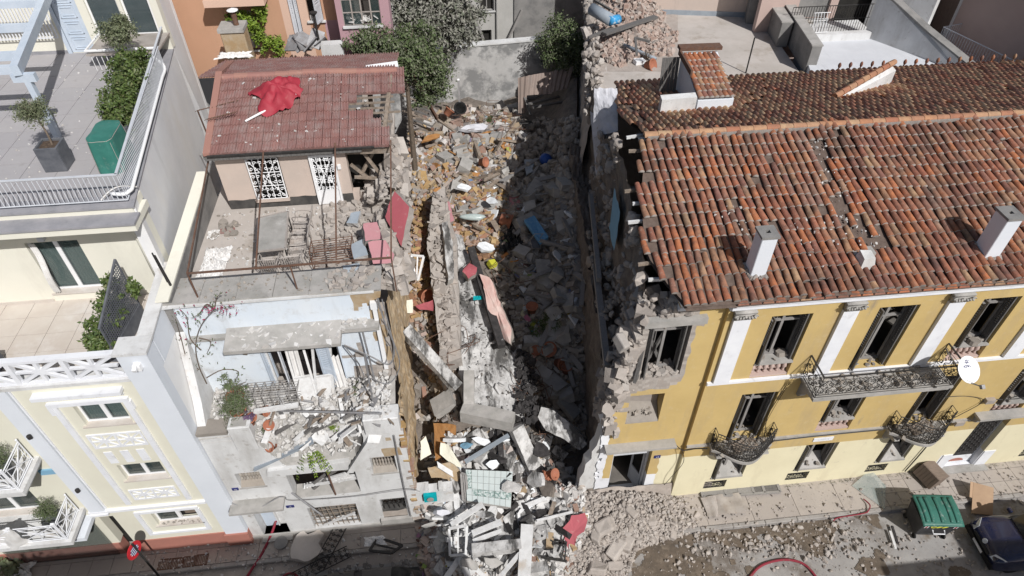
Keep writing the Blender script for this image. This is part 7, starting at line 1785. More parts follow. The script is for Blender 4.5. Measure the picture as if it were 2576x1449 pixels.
drape([(1090,490),(1118,475),(1128,560),(1142,620),(1146,890),(1112,900),(1082,610)],zW,150,.15,.6,SHARDS,'rubble_stone','wall_stone','flat brown plaster or stone piece on the long fallen wall section','stone','pieces on the long fallen wall',120,.16,.08)
drape([(1020,520),(1060,500),(1062,720),(1030,760),(1018,640)],lambda v: GH(-1.6,15)+1.2+(760-v)*.004,200,.06,.25,BLOCKS,'rubble_ochre','brick','ochre brick clinging to the torn wall above the trench','brick','bricks clinging to the torn wall',30,.4,.3)
RS_=random.Random(77)
for k,(u,v,z,w,h,mt,lab) in enumerate(((1195,320,4.9,95,22,'sheet_white','long pale torn sheet panel across the sunlit rear heap'),(1085,345,5.0,70,16,'wood_orange','orange brown board at the left end of the rear heap'),(1235,505,5.0,40,26,'tile_white','white broken panel beside the ochre bricks'),(1165,470,5.1,46,18,'tile_white','white bent sheet in the ochre bricks'),(1225,620,4.6,62,26,'tile_white','white curved panel above the charred timber'),(1300,660,3.2,44,30,'tile_white','white torn panel at the shadow edge'),(1312,690,3.0,40,26,'tile_white','second white torn panel at the shadow edge'),(1360,520,3.9,46,34,'wood_old','brown hatch board in the rear shade'),(1300,500,4.1,52,60,'pink_plaster','pink plastered wall piece with a slot in the rear shade'),(1400,600,3.2,60,26,'rubble_grey','dusty curved panel in the rear shade'),(1212,1110,2.3,66,24,'tile_white','white broken sanitary panel in the fallen room'),(1170,1120,2.2,44,22,'sky_blue_paint','pale blue painted fragment in the fallen room'),(1240,1170,2.0,40,30,'tile_white','white chunk above the tiled floor'),(1345,1205,1.7,50,40,'concrete_white','pale concrete lump right of the tiled floor'),(1282,1225,1.9,60,34,'rubble_white','white plaster lump right of the tiled floor'),(1215,1295,1.7,50,26,'concrete_white','broken white lintel piece among the boards'),(1118,1290,1.5,52,20,'sheet_white','bent white sheet strip near the white stub'),(1240,1415,1.2,60,34,'concrete','grey concrete lump below the white beam'),(1185,1420,1.2,60,36,'concrete','large grey lump at the bottom of the spill'),(1375,1230,1.5,44,56,'dirt_and_shade_dark','burnt earth lump below the pit'),(1360,1130,2.1,60,50,'charred','charred lump at the mouth of the pit'),(1320,1110,2.2,40,44,'charred','charred timber heap at the slab foot'))):
    n=RS_.randint(5,7);a0=RS_.uniform(-.5,.5);pix=[]
    for i in range(n): t=6.283*i/n;r=RS_.uniform(.6,1.05);x,y=math.cos(t)*w/2*r,math.sin(t)*h/2*r;pix.append((u+x*math.cos(a0)-y*math.sin(a0)*.6,v+x*math.sin(a0)*.6+y*math.cos(a0)))
    tz=RS_.uniform(-.012,.012);gslab('debris_slab',lab,'debris',pix,0,RS_.uniform(.06,.22),mt,mt,.05,zs=tuple(z+.12+(p[0]-u)*tz+(v-p[1])*.006 for p in pix))
# books, bright litter and bits of timber
sp=[]
for reg,n in (([(1050,1320),(1130,1330),(1140,1449),(1050,1449)],26),([(1080,340),(1280,360),(1270,600),(1140,560)],70),([(1250,600),(1440,600),(1430,900),(1330,880)],50),([(1080,1120),(1300,1130),(1330,1400),(1110,1400)],46),([(1150,290),(1290,300),(1290,340),(1160,330)],26),([(1025,560),(1050,560),(1045,730),(1025,730)],14)):
    for (u,v) in poly_pts(reg,n): p=onG(u,v,.1);s=ru(.1,.36);sp.append((p.x,p.y,p.z+.06,(s,s*ru(.4,.9),.05),rot3(tilt=.7)))
scatter('household_scrap','small bright coloured scrap of household goods caught in the rubble','scrap','household scraps in the rubble',SHARDS+BLOCKS,'sb','litter',sp)
for reg,n,L0,mt in (([(1130,1240),(1300,1260),(1300,1400),(1120,1400)],90,1.3,'wood_white'),([(1050,330),(1290,330),(1300,600),(1130,560)],70,1.5,'wood_old'),([(1300,480),(1470,480),(1460,800),(1330,760)],60,1.4,'wood_grey'),([(1160,1080),(1420,1100),(1420,1240),(1200,1200)],50,1.4,'wood_dark')):
    sp=[]
    for (u,v) in poly_pts(reg,n): p=onG(u,v,.15);sp.append((p.x,p.y,p.z,(L0*ru(.3,1.2),ru(.05,.2),ru(.025,.08)),rot3(tilt=.5)))
    scatter('plank','splintered %s board end in the rubble' % {'wood_white': 'white painted','wood_old': 'brown','wood_grey': 'grey shaded','wood_dark': 'blackened'}[mt],'plank','%s splintered boards' % mt.split('_')[1],BLOCKS,'block',mt,sp)
for reg,n,mt,cl in (([(1060,330),(1290,330),(1280,620),(1130,560)],46,'concrete','grey concrete'),([(1060,330),(1290,320),(1270,600),(1130,560)],36,'wood_orange','orange wooden'),([(1120,300),(1300,290),(1280,600),(1140,560)],40,'tile_white','white'),([(1280,480),(1470,480),(1470,1000),(1330,900)],70,'concrete','dusty grey'),([(1280,500),(1460,500),(1440,900),(1330,850)],34,'tile_white','pale'),([(1080,1090),(1400,1100),(1440,1300),(1400,1449),(1100,1449)],110,'concrete_white','sooty white'),([(1080,1090),(1400,1100),(1400,1400),(1100,1400)],50,'tile_white','clean white')):
    sp=[]
    for (u,v) in poly_pts(reg,n): p=onG(u,v,.12);s=.3+.8*RND.random() ** 2;sp.append((p.x,p.y,p.z,(s,s*ru(.4,.9),ru(.04,.14)),rot3(tilt=.75)))
    wh_='of the fallen front' if reg[0][1]>1000 else ('in the shaded pit' if reg[0][0]>1200 else 'of the sunlit rear heap')
    scatter('panel_fragment','%s panel fragment sticking out of the rubble %s' % (cl,wh_),'panel fragment','%s panel fragments %s' % (cl,wh_),SHARDS,'shard',mt,sp)
for nm,reg,n,mt,cl,sz in (('timber',[(1060,310),(1300,300),(1290,620),(1130,560)],20,'wood_old','long brown timber',(2.2,.16,.12)),('timber',[(1280,420),(1470,420),(1460,1000),(1330,900)],26,'wood_grey','long grey timber',(2.2,.18,.12)),('timber',[(1150,1070),(1420,1090),(1430,1330),(1150,1300)],16,'charred','charred long timber',(1.7,.16,.14)),('timber',[(1120,1200),(1330,1220),(1340,1449),(1120,1449)],22,'wood_white','long white painted timber',(1.7,.16,.08)),('concrete_block',[(1080,330),(1300,320),(1280,600),(1130,560)],22,'concrete','angular grey concrete block',(.8,.5,.28)),('concrete_block',[(1280,450),(1470,450),(1460,1080),(1340,950)],34,'concrete','dusty angular concrete block',(.85,.55,.3)),('concrete_block',[(1090,1100),(1420,1110),(1440,1280),(1380,1449),(1110,1449)],36,'concrete_white','sooty white concrete block',(.75,.45,.26))):
    sp=[]
    for (u,v) in poly_pts(reg,n): p=onG(u,v,.2);k=ru(.5,1.25);sp.append((p.x,p.y,p.z,(sz[0]*k,sz[1]*ru(.7,1.3),sz[2]*ru(.7,1.3)),rot3(tilt=.6)))
    wh_='of the fallen front' if reg[0][1]>1000 else ('in the shaded pit' if reg[0][0]>1200 else 'of the sunlit rear heap')
    scatter(nm,'%s jutting from the rubble %s' % (cl,wh_),nm.replace('_',' '),'%s pieces %s' % (cl,wh_),BLOCKS,'block',mt,sp)
q=MB()
for k in range(40):
    u,v=RND.choice([(1150,880),(1250,700),(1330,1000),(1360,1080),(1200,320),(1245,330)]);a=onG(u+RND.gauss(0,25),v+RND.gauss(0,25),.6);q.tube(curve([a,a+V((RND.gauss(0,.4),RND.gauss(0,.4),.3)),a+V((RND.gauss(0,.8),RND.gauss(0,.8),ru(-.3,.3)))],4),.014,4)
tag(q.build('wire','rust'),'tangle of rusty reinforcing rods and wires sticking out of the rubble','wire',kind='stuff')
q=MB();
for (u,v,r) in ((1380,800,.6),(1360,830,.55),(1260,285,.3),(1230,300,.25)): p=onG(u,v,.2);leafmass(q,[(p.x,p.y,p.z,r,r,r*.5)],420,.14,RND,aspect=.2,shell=.2)
tag(q.build('grass_tuft','green_leaf'),'strappy green leaves of crushed garden plants in the rubble','plant',kind='stuff')

# ================================================================ behind the plot
# garden wall
gw=MB();a,b=PY(1085,126,36),PY(1400,96,36);gw.prism([(-4,36,0),(9,36,0),(9,36,b.z+.05),(a.x,36,a.z),(-4,36,a.z)],(0,.4,0));gwt=thing('garden_wall','tall weathered grey garden wall closing the rear of the plot','wall',(2,36,0));gw.build('wall','garden_wall',gwt)
q=MB();q.prism([(-4,35.95,a.z),(a.x,35.95,a.z),(9,35.95,b.z+.05),(9,35.95,b.z+.13),(a.x,35.95,a.z+.08),(-4,35.95,a.z+.08)],(0,.5,0));q.build('coping','white_plaster',gwt)
# corrugated lean-to
cg=thing('corrugated_roof','rusty brown corrugated metal roof tilted over the rear rubble','corrugated roof',PZ(1390,230,6.0))
def corr(name,P4,mt,par,n=60,amp=.035,thing_=None):
    A,B,C_,D=P4;q=MB();nr=(B-A).cross(D-A).normalized()
    q.grid(lambda s,t: A.lerp(B,s).lerp(D.lerp(C_,s),t)+nr*amp*math.sin(s*n*1.4)+nr*.05*noise.noise(V((s*3,t*3,1))),n*2,4);return q.build(name,mt,par,True)
corr('sheet',(PZ(1328,190,6.6),PZ(1396,178,6.6),PZ(1388,236,5.7),PZ(1323,240,5.7)),'corrugated',cg,22);corr('sheet',(PZ(1392,178,6.65),PZ(1444,166,6.7),PZ(1428,222,5.8),PZ(1384,232,5.8)),'corrugated',cg,18)
corr('sheet',(PZ(1303,196,6.6),PZ(1330,190,6.7),PZ(1322,285,4.8),PZ(1304,285,4.8)),'corrugated',cg,10)
for a_,b_ in (((1330,262),(1440,235)),((1340,270),(1450,250)),((1440,170),(1432,280)),((1455,165),(1460,290)),((1320,245),(1335,290))): q=MB();q.beam(PZ(*a_,5.6),PZ(*b_,5.0),.13,.1);q.build('timber','wood_dark',cg)
# broken roof frame behind the hut
rf=thing('roof_frame','collapsed slatted timber roof frame behind the red tiled hut','roof frame',PZ(1050,260,6.5))
for k in range(8): q=MB();q.beam(PZ(1012,200+k*13,7.2-k*.1),PZ(1068+k*3,228+k*13,6.6-k*.12),.09,.06);q.build('slat','wood_dark' if k % 3 else 'wood_old',rf)
q=MB();q.beam(PZ(1014,190,7.3),PZ(1045,310,6.0),.12,.1);q.build('rafter','wood_old',rf)
# foliage
def bush(name,label,cat,blobs,n,size,mt,trunk=True,asp=.5):
    c=blobs[0];z0=min(b[2]-b[5] for b in blobs);t=thing(name,label,cat,(c[0],c[1],z0-1));q=MB();leafmass(q,blobs,n,size,RND,aspect=asp,shell=.62);q.build('crown',mt,t)
    q=MB();q.tube([(c[0],c[1],z0-2.5),(c[0]+.1,c[1],c[2]-.3)],.14,7,.07)
    for b in blobs:
        for k in range(4): d=V((RND.gauss(0,1),RND.gauss(0,1),RND.gauss(0,1))).normalized();q.tube([(c[0]+.1,c[1],c[2]-.3),(b[0]+d.x*b[3]*.8,b[1]+d.y*b[4]*.8,b[2]+d.z*b[5]*.8)],.04,4,.01)
    q.build('trunk','twig',t);return t
def pb(*L): return [(*PY(u,v,y),r,r*.8,r*.85) for (u,v,y,r) in L]
bush('bush','large dusty green bush spilling over behind the red tiled hut','bush',pb((1010,140,25.4,1.1),(950,112,25.4,.85),(1065,165,25.8,1.1),(1085,215,26,.85),(1050,110,26,.95),(1060,250,26,.6),(905,112,25.3,.55)),17000,.13,'bush_leaf')
bush('tree','dust-covered grey broadleaf tree before the grey house','tree',pb((1060,50,33,1.3),(1010,25,33,1.0),(1120,20,33,1.2),(1150,70,33,1.1),(1110,95,33,.9),(1190,30,33.4,.7),(1060,-20,33,1.1)),13000,.22,'dusty_leaf',asp=.45)
bush('ivy_bush','round grey-green bush hanging over the garden wall by the corrugated roof','bush',[(6.55,34.8,8.0,1.25,.9,1.1),(6.7,34.4,7.0,1.2,.8,1.0),(6.0,34.8,7.6,.8,.8,.9),(7.2,34.8,7.4,.8,.8,1.1)],9000,.14,'bush_leaf')
bush('shrub','small green shrub on the ground between the pink bay and the hut','shrub',[(-3.1,26.2,11.0,.7,.6,.5),(-2.2,26.4,10.8,.6,.5,.5)],1800,.12,'vine_leaf',False)
# grey house behind the garden wall
gb=thing('house','grey rendered house with dark broken windows behind the garden wall','house',(4,41,0));YG=41
w1=[PY(*p,YG) for p in ((1190,77),(1237,108),(1206,0),(1243,26),(1315,72),(1350,108),(1310,0),(1350,24))]
holes=[(w1[0].x,w1[1].x,w1[1].z,w1[0].z),(w1[2].x,w1[3].x,w1[3].z,w1[3].z+1.8),(w1[4].x,w1[5].x,w1[5].z,w1[4].z),(w1[6].x,w1[7].x,w1[7].z,w1[7].z+1.8)]
m=MB();gridwall(m,-3,9.5,0,13,holes,.35,plane_y=YG);m.build('facade_wall','grey_wall',gb)
for (a,b,c,d) in holes:
    q=MB();q.box(a,b,YG+.3,YG+.34,c,d);f=q.build('window','dark_void',gb);q=MB();q.box(a-.08,b+.08,YG-.1,YG+.1,c-.08,c);q.build('sill','white_plaster',f);q=MB()
    q.box((a+b)/2-.03,(a+b)/2+.03,YG+.22,YG+.27,c,d);q.box(a,a+.06,YG+.22,YG+.27,c,d);q.box(b-.06,b,YG+.22,YG+.27,c,d);q.build('frame','wood_grey',f)
p=PY(1262,0,YG);q=MB();q.tube([(p.x-.25,YG-.12,12),(p.x-.3,YG-.12,5)],.08,8);q.build('downpipe','grey_wall',gb);q=MB();q.box(p.x+.75,9.5,YG-.12,YG+.02,5,13);q.build('wall_panel','parapet',gb)
q=MB();q.beam((w1[0].x-.5,YG-.3,8.3),(w1[0].x+.35,YG-.2,7.1),.1);q.beam((w1[0].x+.1,YG-.3,7.0),(w1[0].x+.6,YG-.4,5.6),.12);q.beam((w1[4].x-1.0,YG-.4,5.4),(w1[4].x-.1,YG-.2,7.2),.12);q.build('loose_board','wood_grey',gb)
q=MB();q.prism([(9.5,YG-8,0),(9.5,YG,0),(9.5,YG,13),(9.5,YG-4.5,13),(9.5,YG-4.5,9)],(.3,0,0));q.build('side_wall','orange_wall',gb)
# orange house and pink bay behind the hut
ob=thing('house','orange and pink house with grey shutters and a glazed pink bay','house',(-5,27.5,0));YO=27.3
win=(-7.55,-6.3,11.45,12.75);bal_=(-3.95-.95,-3.95-.1,11.45,14.5);w2=(-4.35+.3,-3.2+.1,12.55,14.5)
sh0=[PY(*p,YO) for p in ((727,0),(765,90),(768,0),(815,50))]
holes=[(PY(572,30,YO).x,PY(632,30,YO).x,PY(630,125,YO).z,PY(572,28,YO).z),(sh0[0].x-.1,sh0[1].x,sh0[1].z,14.6),(sh0[2].x,sh0[3].x,sh0[3].z,14.6)]
m=MB();gridwall(m,-10.5,-2.0,10.2,15,holes,.3,plane_y=YO,cuts_u=(-6.05,-5.5),cuts_z=(12.35,),matf=lambda u,z,s: 2 if (u>-4.3 and z<12.35) else (1 if -5.95<u<-5.0 else 0));m.build('facade_wall',['orange_wall','peach_wall','pink_wall'],ob)
(a,b,c,d)=holes[0];q=MB();q.box(a,b,YO+.2,YO+.24,c,d);f=q.build('window','grey_wall',ob);q=MB();q.box(a-.05,b+.05,YO-.08,YO+.1,c-.06,c);q.build('sill','white_plaster',f)
(a,b,c,d)=holes[1];q=MB();q.box(a,b,YO+.15,YO+.2,c,d);f=q.build('shuttered_door','grey_paint',ob)
for k in range(2):
    q=MB();shutter_leaf(q,(a+.02+k*(b-a)/2,YO+.1,c),(1,0,0),(b-a)/2-.03,min(2.2,d-c));q.build('shutter','grey_paint',f)
(a,b,c,d)=holes[2];q=MB();q.box(a,b,YO+.25,YO+.29,c,d);f=q.build('window','dark_void',ob);q=MB();q.box(a-.08,b+.08,YO-.1,YO+.1,c-.07,c);q.build('sill','white_plaster',f);q=MB();shutter_leaf(q,(b-.03,YO-.02,c+.02),(-.35,-1,0),.5,1.8);q.build('shutter','grey_paint',f)
q=MB();q.box(a+.05,a+.55,YO+.02,YO+.2,c,c+.2);q.build('debris','rubble_white',f)
q=MB();q.box(-8.6,-6.4,YO-.9,YO,13.35,13.6);q.build('balcony','peach_wall',ob)
YK=26.2;k0,k1=PY(866,62,YK),PY(962,70,YK);kb=PY(866,116,YK).z
m=MB();gridwall(m,k0.x-.22,k1.x+.35,kb,15,[(k0.x,k1.x,k0.z-.05,14.3)],.12,plane_y=YK);bay=m.build('bay','pink_wall',ob)
q=MB();q.box(k0.x-.22,k0.x-.1,YK+.12,YO,kb,15);q.box(k1.x+.23,k1.x+.35,YK+.12,YO,kb,15);q.box(k0.x-.1,k1.x+.23,YK+.12,YO,kb,kb+.1);q.build('cheek','pink_wall',bay)
q=MB();q.box(k0.x-.05,k1.x+.05,YK-.1,YK+.1,k0.z-.13,k0.z-.05);q.build('sill','white_plaster',bay)
q=MB();q.box(k0.x,k1.x,YK+.7,YK+.75,k0.z,14.5);q.build('dark_room','interior',bay)
for k in range(5): x=k0.x+(k1.x-k0.x)*k/4;q=MB();q.box(x-.025,x+.025,YK+.03,YK+.09,k0.z-.05,14.3);q.build('mullion','tin',bay)
for k in range(4): z=k0.z-.05+k*.48;q=MB();q.box(k0.x,k1.x,YK+.04,YK+.08,z-.02,z+.02);q.build('mullion','tin',bay)
for i in (0,1,3):
    for j in range(3): x=k0.x+(k1.x-k0.x)*i/4;w_=(k1.x-k0.x)/4;z=k0.z-.03+j*.48;q=MB();q.box(x+.03,x+w_-.03,YK+.055,YK+.062,z,z+.44);q.build('pane','glass',bay)
for _ in range(24): q=MB();q.obox((ru(k0.x+.1,k1.x-.2),YK+ru(.12,.4),k0.z+ru(0,.25)),(.3,.2,.03),rot=rot3(tilt=.9));q.build('debris','rubble_white',bay)
# chimney block with flue on the hut's rear edge
cf=thing('chimney_block','ochre plastered chimney block with a dark flue pipe behind the red roof','chimney',PZ(600,140,11.9));YC=25.2;c0,c1=PY(568,135,YC),PY(626,130,YC);zt2=PY(580,82,YC).z
q=MB();q.box(c0.x,c1.x,YC,YC+.7,c0.z-.6,zt2);bevel(q.build('block','ochre_brick_wall',cf),.03);q=MB();q.box(c0.x-.05,c1.x+.03,YC-.06,YC+.76,zt2,zt2+.14);q.build('cap','concrete',cf)
q=MB();q.tube([((c0.x+c1.x)/2+.15,YC+.35,zt2+.1),((c0.x+c1.x)/2+.15,YC+.35,zt2+.62)],.1,10);q.build('flue','rust',cf);q=MB();q.lathe(((c0.x+c1.x)/2+.15,YC+.35,zt2+.66),[(.02,.06),(.2,.0),(.2,.02),(.02,.09)],14);q.build('cowl','white_pvc',cf)
crumple('plastic_sheet','white plastic sheet at the foot of the ochre chimney block','sheet',c0.x+.4,YC-.35,12.15,.6,.25,.2,'white_cloth',21,20)
vn_=thing('climbing_vine','bright green creeper hanging down the orange house','climbing plant',(-6.2,27,10.8));q=MB()
for (u,v,r) in ((598,45,.42),(620,50,.4),(638,70,.36),(655,95,.36),(672,112,.4),(690,118,.42),(655,20,.22),(660,40,.2)): p=PY(u,v,26.9);leafmass(q,[(p.x,p.y,p.z,r,.3,r)],520,.13,RND,shell=.4)
q.build('leaf','vine_leaf',vn_);q=MB();q.tube(curve([PY(690,130,27.1),PY(670,90,27.1),PY(640,60,27.1),PY(655,0,27.1)],4),.03,5);q.build('stem','twig',vn_)
lp=thing('lamp_post','slim dark garden lamp on a post before the pink wall','lamp',PY(803,105,25.6));q=MB();A=PY(803,108,25.6);q.tube([A,(A.x,A.y,PY(790,40,25.6).z)],.05,7,.035);q.build('post','iron',lp);q=MB();q.lathe((A.x,A.y,PY(790,40,25.6).z),[(.04,0),(.14,.1),(.15,.14),(.04,.16)],10);q.build('lamp_head','iron',lp)
fb=MB();A=PY(750,130,25.4)
for k in range(7): fb.obox(A+V((k*.18-.2,ru(0,.5),ru(0,.5))),(.7,.5,.05),rot=rot3(tilt=.8))
tag(fb.build('scrap_heap','grey_metal'),'grey heap of bent metal and boards behind the red roof ridge','scrap heap',kind='stuff')
q=MB();q.box(A.x+.9,A.x+1.7,25.2,25.6,10.5,PY(815,108,25.4).z);tag(q.build('low_wall','white_plaster'),'short broken white wall below the garden lamp','wall')
# ---------------- flat roof with brick rubble, right rear
FZ=9.2
fl=thing('flat_roofed_building','low flat-roofed building with a beige roof terrace behind the tiled house','building',(11,30,0))
ring=[PZ(1478,195,FZ),PZ(1880,200,FZ),PZ(2010,190,FZ),PZ(1925,60,FZ),PZ(1880,30,FZ),PZ(1500,5,FZ)];ring[0]=V((6.3,24.6,FZ));ring[1]=V((12,24.6,FZ));ring[2]=V((15.8,24.6,FZ))
q=MB();q.prism([V((p.x,p.y,0)) for p in ring],(0,0,FZ));q.build('roof_deck',['flat_roof'],fl)
A,B=PZ(1530,28,FZ),PZ(1880,40,FZ)
q=MB();q.beam(V((A.x,A.y,FZ+.55)),V((B.x,B.y,FZ+.55)),.3,1.3);q.build('parapet','hut_wall',fl);q=MB();q.beam(V((A.x,A.y-.16,FZ+.12)),V((B.x,B.y-.16,FZ+.12)),.05,.24);q.build('upstand','pipe_grey',fl)
for (a,b,h,w_) in (((1885,60),(1880,30),1.2,.4),((1965,118),(1905,20),1.15,.5),((2035,185),(1968,75),1.25,.42)):
    A,B=PZ(*a,FZ),PZ(*b,FZ);q=MB();q.beam(V((A.x,A.y,FZ+h/2)),V((B.x,B.y,FZ+h/2)),w_,h);w2_=q.build('parapet','parapet',fl);q=MB();q.beam(V((A.x,A.y,FZ+h+.03)),V((B.x,B.y,FZ+h+.03)),w_+.08,.06);q.build('coping','concrete',w2_)
q=MB();A=PZ(1876,184,FZ);q.tube([A,(A.x,A.y,PY(1891,95,A.y).z)],.035,6);q.build('pole','iron',fl)
# wall crest between the flat roof and the gap
m=MB();m.grid(lambda a,b: V((6.1+a*2.2-.55*b+.15*noise.noise(V((a*20,b*5,0))),24.2+11.5*a,FZ+.35+.35*noise.noise(V((a*14,0,4)))-(5.2*b*b))),60,20);cw=m.build('broken_wall','rubble_stone',fl)
sp=[]
for _ in range(240): a=RND.random();s=abs(RND.gauss(.2,.12))+.08;sp.append((6.0+a*2.2+ru(-.35,.35),24.2+11.5*a,FZ+.35+ru(-.7,.35),(s*1.3,s,s*.8),rot3()))
scatter('stone',None,None,None,ROCKS,'rock','rubble_stone',sp,parent=cw)
def onF(u,v): return PZ(u,v,FZ)
BR=[(1500,60),(1520,10),(1600,0),(1665,5),(1670,60),(1700,90),(1690,140),(1600,150),(1560,170),(1520,150)]
sp=[]
for (u,v) in poly_pts(BR,1500): p=onF(u,v);hh=max(0,1-math.hypot((u-1580)/90,(v-40)/90))*1.3;s=ru(.12,.36);sp.append((p.x,p.y-hh*.3,FZ+.03+hh*ru(.5,1),(s*1.25,s*.62,s*.42),rot3()))
scatter('brick','dusty pink brick of the heap on the flat roof behind the tiled house','brick','brick heap on the flat roof',BLOCKS,'block','rubble_brick',sp,None,90,'rubble','smaller dusty pink bricks of the heap on the flat roof')
m=MB();m.grid(lambda a,b: (lambda p,hh: V((p.x,p.y,FZ+.01+hh)))(onF(1490+215*a,180-180*b),1.1*max(0,1-math.hypot((1490+215*a-1580)/95,(180-180*b-40)/95))+.02*noise.noise(V((a*9,b*9,0)))),30,30);tag(m.build('rubble_mound','rubble_brick'),'brick dust under the heap on the flat roof','rubble',kind='stuff')
bp2=MB();A,B=PZ(1488,22,10.5),PZ(1540,52,10.3);bp2.tube([A,B],.28,14);tag(bp2.build('vent_pipe','pipe_grey',None,True),'fat blue-grey vent pipe lying on the brick heap','pipe')
q=MB();q.tube([PZ(1533,52,10.35),PZ(1556,48,10.3)],.22,14);tag(q.build('paint_can','can_blue',None,True),'blue and white labelled can at the end of the fat pipe','can')
q=MB();q.tube([PZ(1570,113,9.5),PZ(1650,148,9.4)],.08,8);tag(q.build('water_pipe','pipe_grey',None,True),'thin blue-grey pipe lying across the pink bricks','pipe')
for (a,b,w_,lab) in (((1520,85),(1650,42),.3,'long dark timber on the brick heap'),((1480,95),(1540,70),.12,'thin timber at the left end of the brick heap'),((1495,0),(1570,45),.1,'slim dark pole at the top of the brick heap'),((1598,95),(1602,138),.1,'dark broken frame post in the brick heap'),((1598,95),(1635,105),.1,'dark broken frame head in the brick heap')):
    bar('timber',lab,'timber',a,10.0,b,9.9,w_,.1,'wood_dark')
pw_=PZ(1625,168,FZ);pot(pw_.x,pw_.y,FZ+.02,.28,.4,'toppled clay pot with a dry twiggy plant on the flat roof','twigs',(.6,-.6,.4))
q=MB();q.obox(PZ(1608,155,FZ+.1),(.5,.3,.18),e=(.1,.1,.3));tag(q.build('foam_block','white_pvc'),'white foam block beside the toppled clay pot','foam block')
# white roofed building
wb=thing('white_roofed_building','low building with a white painted flat roof and splayed parapets','building',(19,27,0));WZ=9.6
q=MB();q.prism([(15.9,25.6,0),(23,25.2,0),(23.4,29.6,0),(17.0,29.6,0)],(0,0,WZ));q.build('roof_deck','white_roof',wb)
q=MB();q.prism([(20.2,29.6,WZ-.3),(22.8,25.1,WZ-.3),(22.8,25.1,WZ+.3),(21.6,27.4,WZ+1.1),(20.2,29.6,WZ+2.2)],(.35,.15,0));pw2=q.build('parapet','white_plaster',wb)
q=MB();q.beam((20.35,29.6,WZ+2.2),(21.75,27.4,WZ+1.12),.5,.08);q.beam((21.75,27.4,WZ+1.12),(22.95,25.1,WZ+.32),.5,.08);q.build('coping','parapet',pw2)
q=MB();q.beam((16.7,29.4,WZ+.15),(20.3,29.4,WZ+.15),.35,.35);q.build('kerb','white_plaster',wb)
q=MB();q.prism([(15.0,25.2,WZ-.5),(23.0,24.9,WZ-.5),(23.0,24.9,WZ+.0),(15.0,25.2,WZ+.0)],(0,.4,0));q.build('front_kerb','white_roof',wb)
# pinkish house with an iron balcony railing
pk=thing('house','pinkish house with an iron-railed balcony and dark doorway at the top right','house',(20,31.5,0));YQ=31.5
h1=[PY(*p,YQ) for p in ((2012,5),(2078,45),(2110,5),(2190,75))]
m=MB();gridwall(m,15.6,23.2,0,13,[(h1[0].x,h1[1].x,h1[1].z,h1[1].z+1.5),(h1[2].x,h1[3].x,h1[3].z,h1[3].z+2.2)],.3,plane_y=YQ);m.build('facade_wall','mauve_wall',pk)
q=MB();q.box(h1[0].x,h1[1].x,YQ+.15,YQ+.2,h1[1].z,h1[1].z+1.5);f=q.build('window','parapet',pk);q=MB();q.box(h1[0].x-.1,h1[1].x+.1,YQ-.15,YQ+.1,h1[1].z-.1,h1[1].z);q.build('sill','white_plaster',f)
q=MB();q.box(h1[2].x,h1[3].x,YQ+.5,YQ+.55,h1[3].z,h1[3].z+2.2);q.build('doorway','dark_void',pk)
A,B=PY(1978,85,30.2),PY(2178,70,30.2);zr=A.z
q=MB();q.box(A.x-.1,B.x+.3,30.1,YQ,zr-.25,zr-.02);q.build('balcony','white_plaster',pk)
railing(pk,(A.x,30.2,0),(B.x,30.2,0),zr,1.25,.13,m_='iron',rails=(0.,.5,1.),r=.015)
q=MB();q.prism([(21.2,31.4,9),(23,29.3,9),(23,29.3,13),(21.2,31.4,13)],(.3,.2,0));q.build('side_wall','white_plaster',pk)
dr_=MB();A=PZ(2070,60,10.4);
for k in range(5): dr_.tube([A+V((-.35+.15*k,0,-.4)),A+V((-.35+.15*k,.3,.4))],.015,4)
dr_.tube([A+V((-.4,0,-.4)),A+V((.4,0,-.4))],.015,4);dr_.tube([A+V((-.4,.3,.4)),A+V((.4,.3,.4))],.015,4);tag(dr_.build('clothes_rack','white_pvc'),'small white wire drying rack at the end of the iron railing','drying rack')
# shaded courtyard house at the far right
ch=thing('house','grey-beige courtyard house in shade with balconies and an air conditioner, far right','house',(26.5,29,0))
U0,U1=V((23.6,33.5,0)),V((26.6,22.0,0));ud=(U1-U0).normalized();nd=V((-ud.y,ud.x,0));nd=nd if nd.x>0 else -nd
hol=[(2.6,3.9,9.2,11.6),(5.3,6.2,6.5,8.9),(7.6,8.6,6.5,8.6),(.5,1.5,9.4,11.2)]
m=MB();gridwall(m,-4,13,0,15,hol,.3,origin=U0,ud=ud,nd=nd);m.build('facade_wall','mauve_wall',ch)
for (a,b,c,d) in hol:
    q=MB();P_=[U0+ud*t+nd*.2 for t in (a,b)];q.prism([V((P_[0].x,P_[0].y,c)),V((P_[1].x,P_[1].y,c)),V((P_[1].x,P_[1].y,d)),V((P_[0].x,P_[0].y,d))],nd*.04);f=q.build('window','cabinet_wood' if c>9 else 'dark_void',ch)
    q=MB()
    for (s0,s1) in (((a,c),(a,d)),((b,c),(b,d)),((a,d),(b,d)),((a,c),(b,c))): q.beam(U0+ud*s0[0]-nd*.02+V((0,0,s0[1])),U0+ud*s1[0]-nd*.02+V((0,0,s1[1])),.1,.08)
    q.build('frame','white_plaster',f)
q=MB();c=U0+ud*2.2-nd*.25;q.obox((c.x,c.y,8.7),(.85,.35,.6),e=(0,0,math.atan2(ud.y,ud.x)));bevel(q.build('air_conditioner','white_pvc',ch),.02)
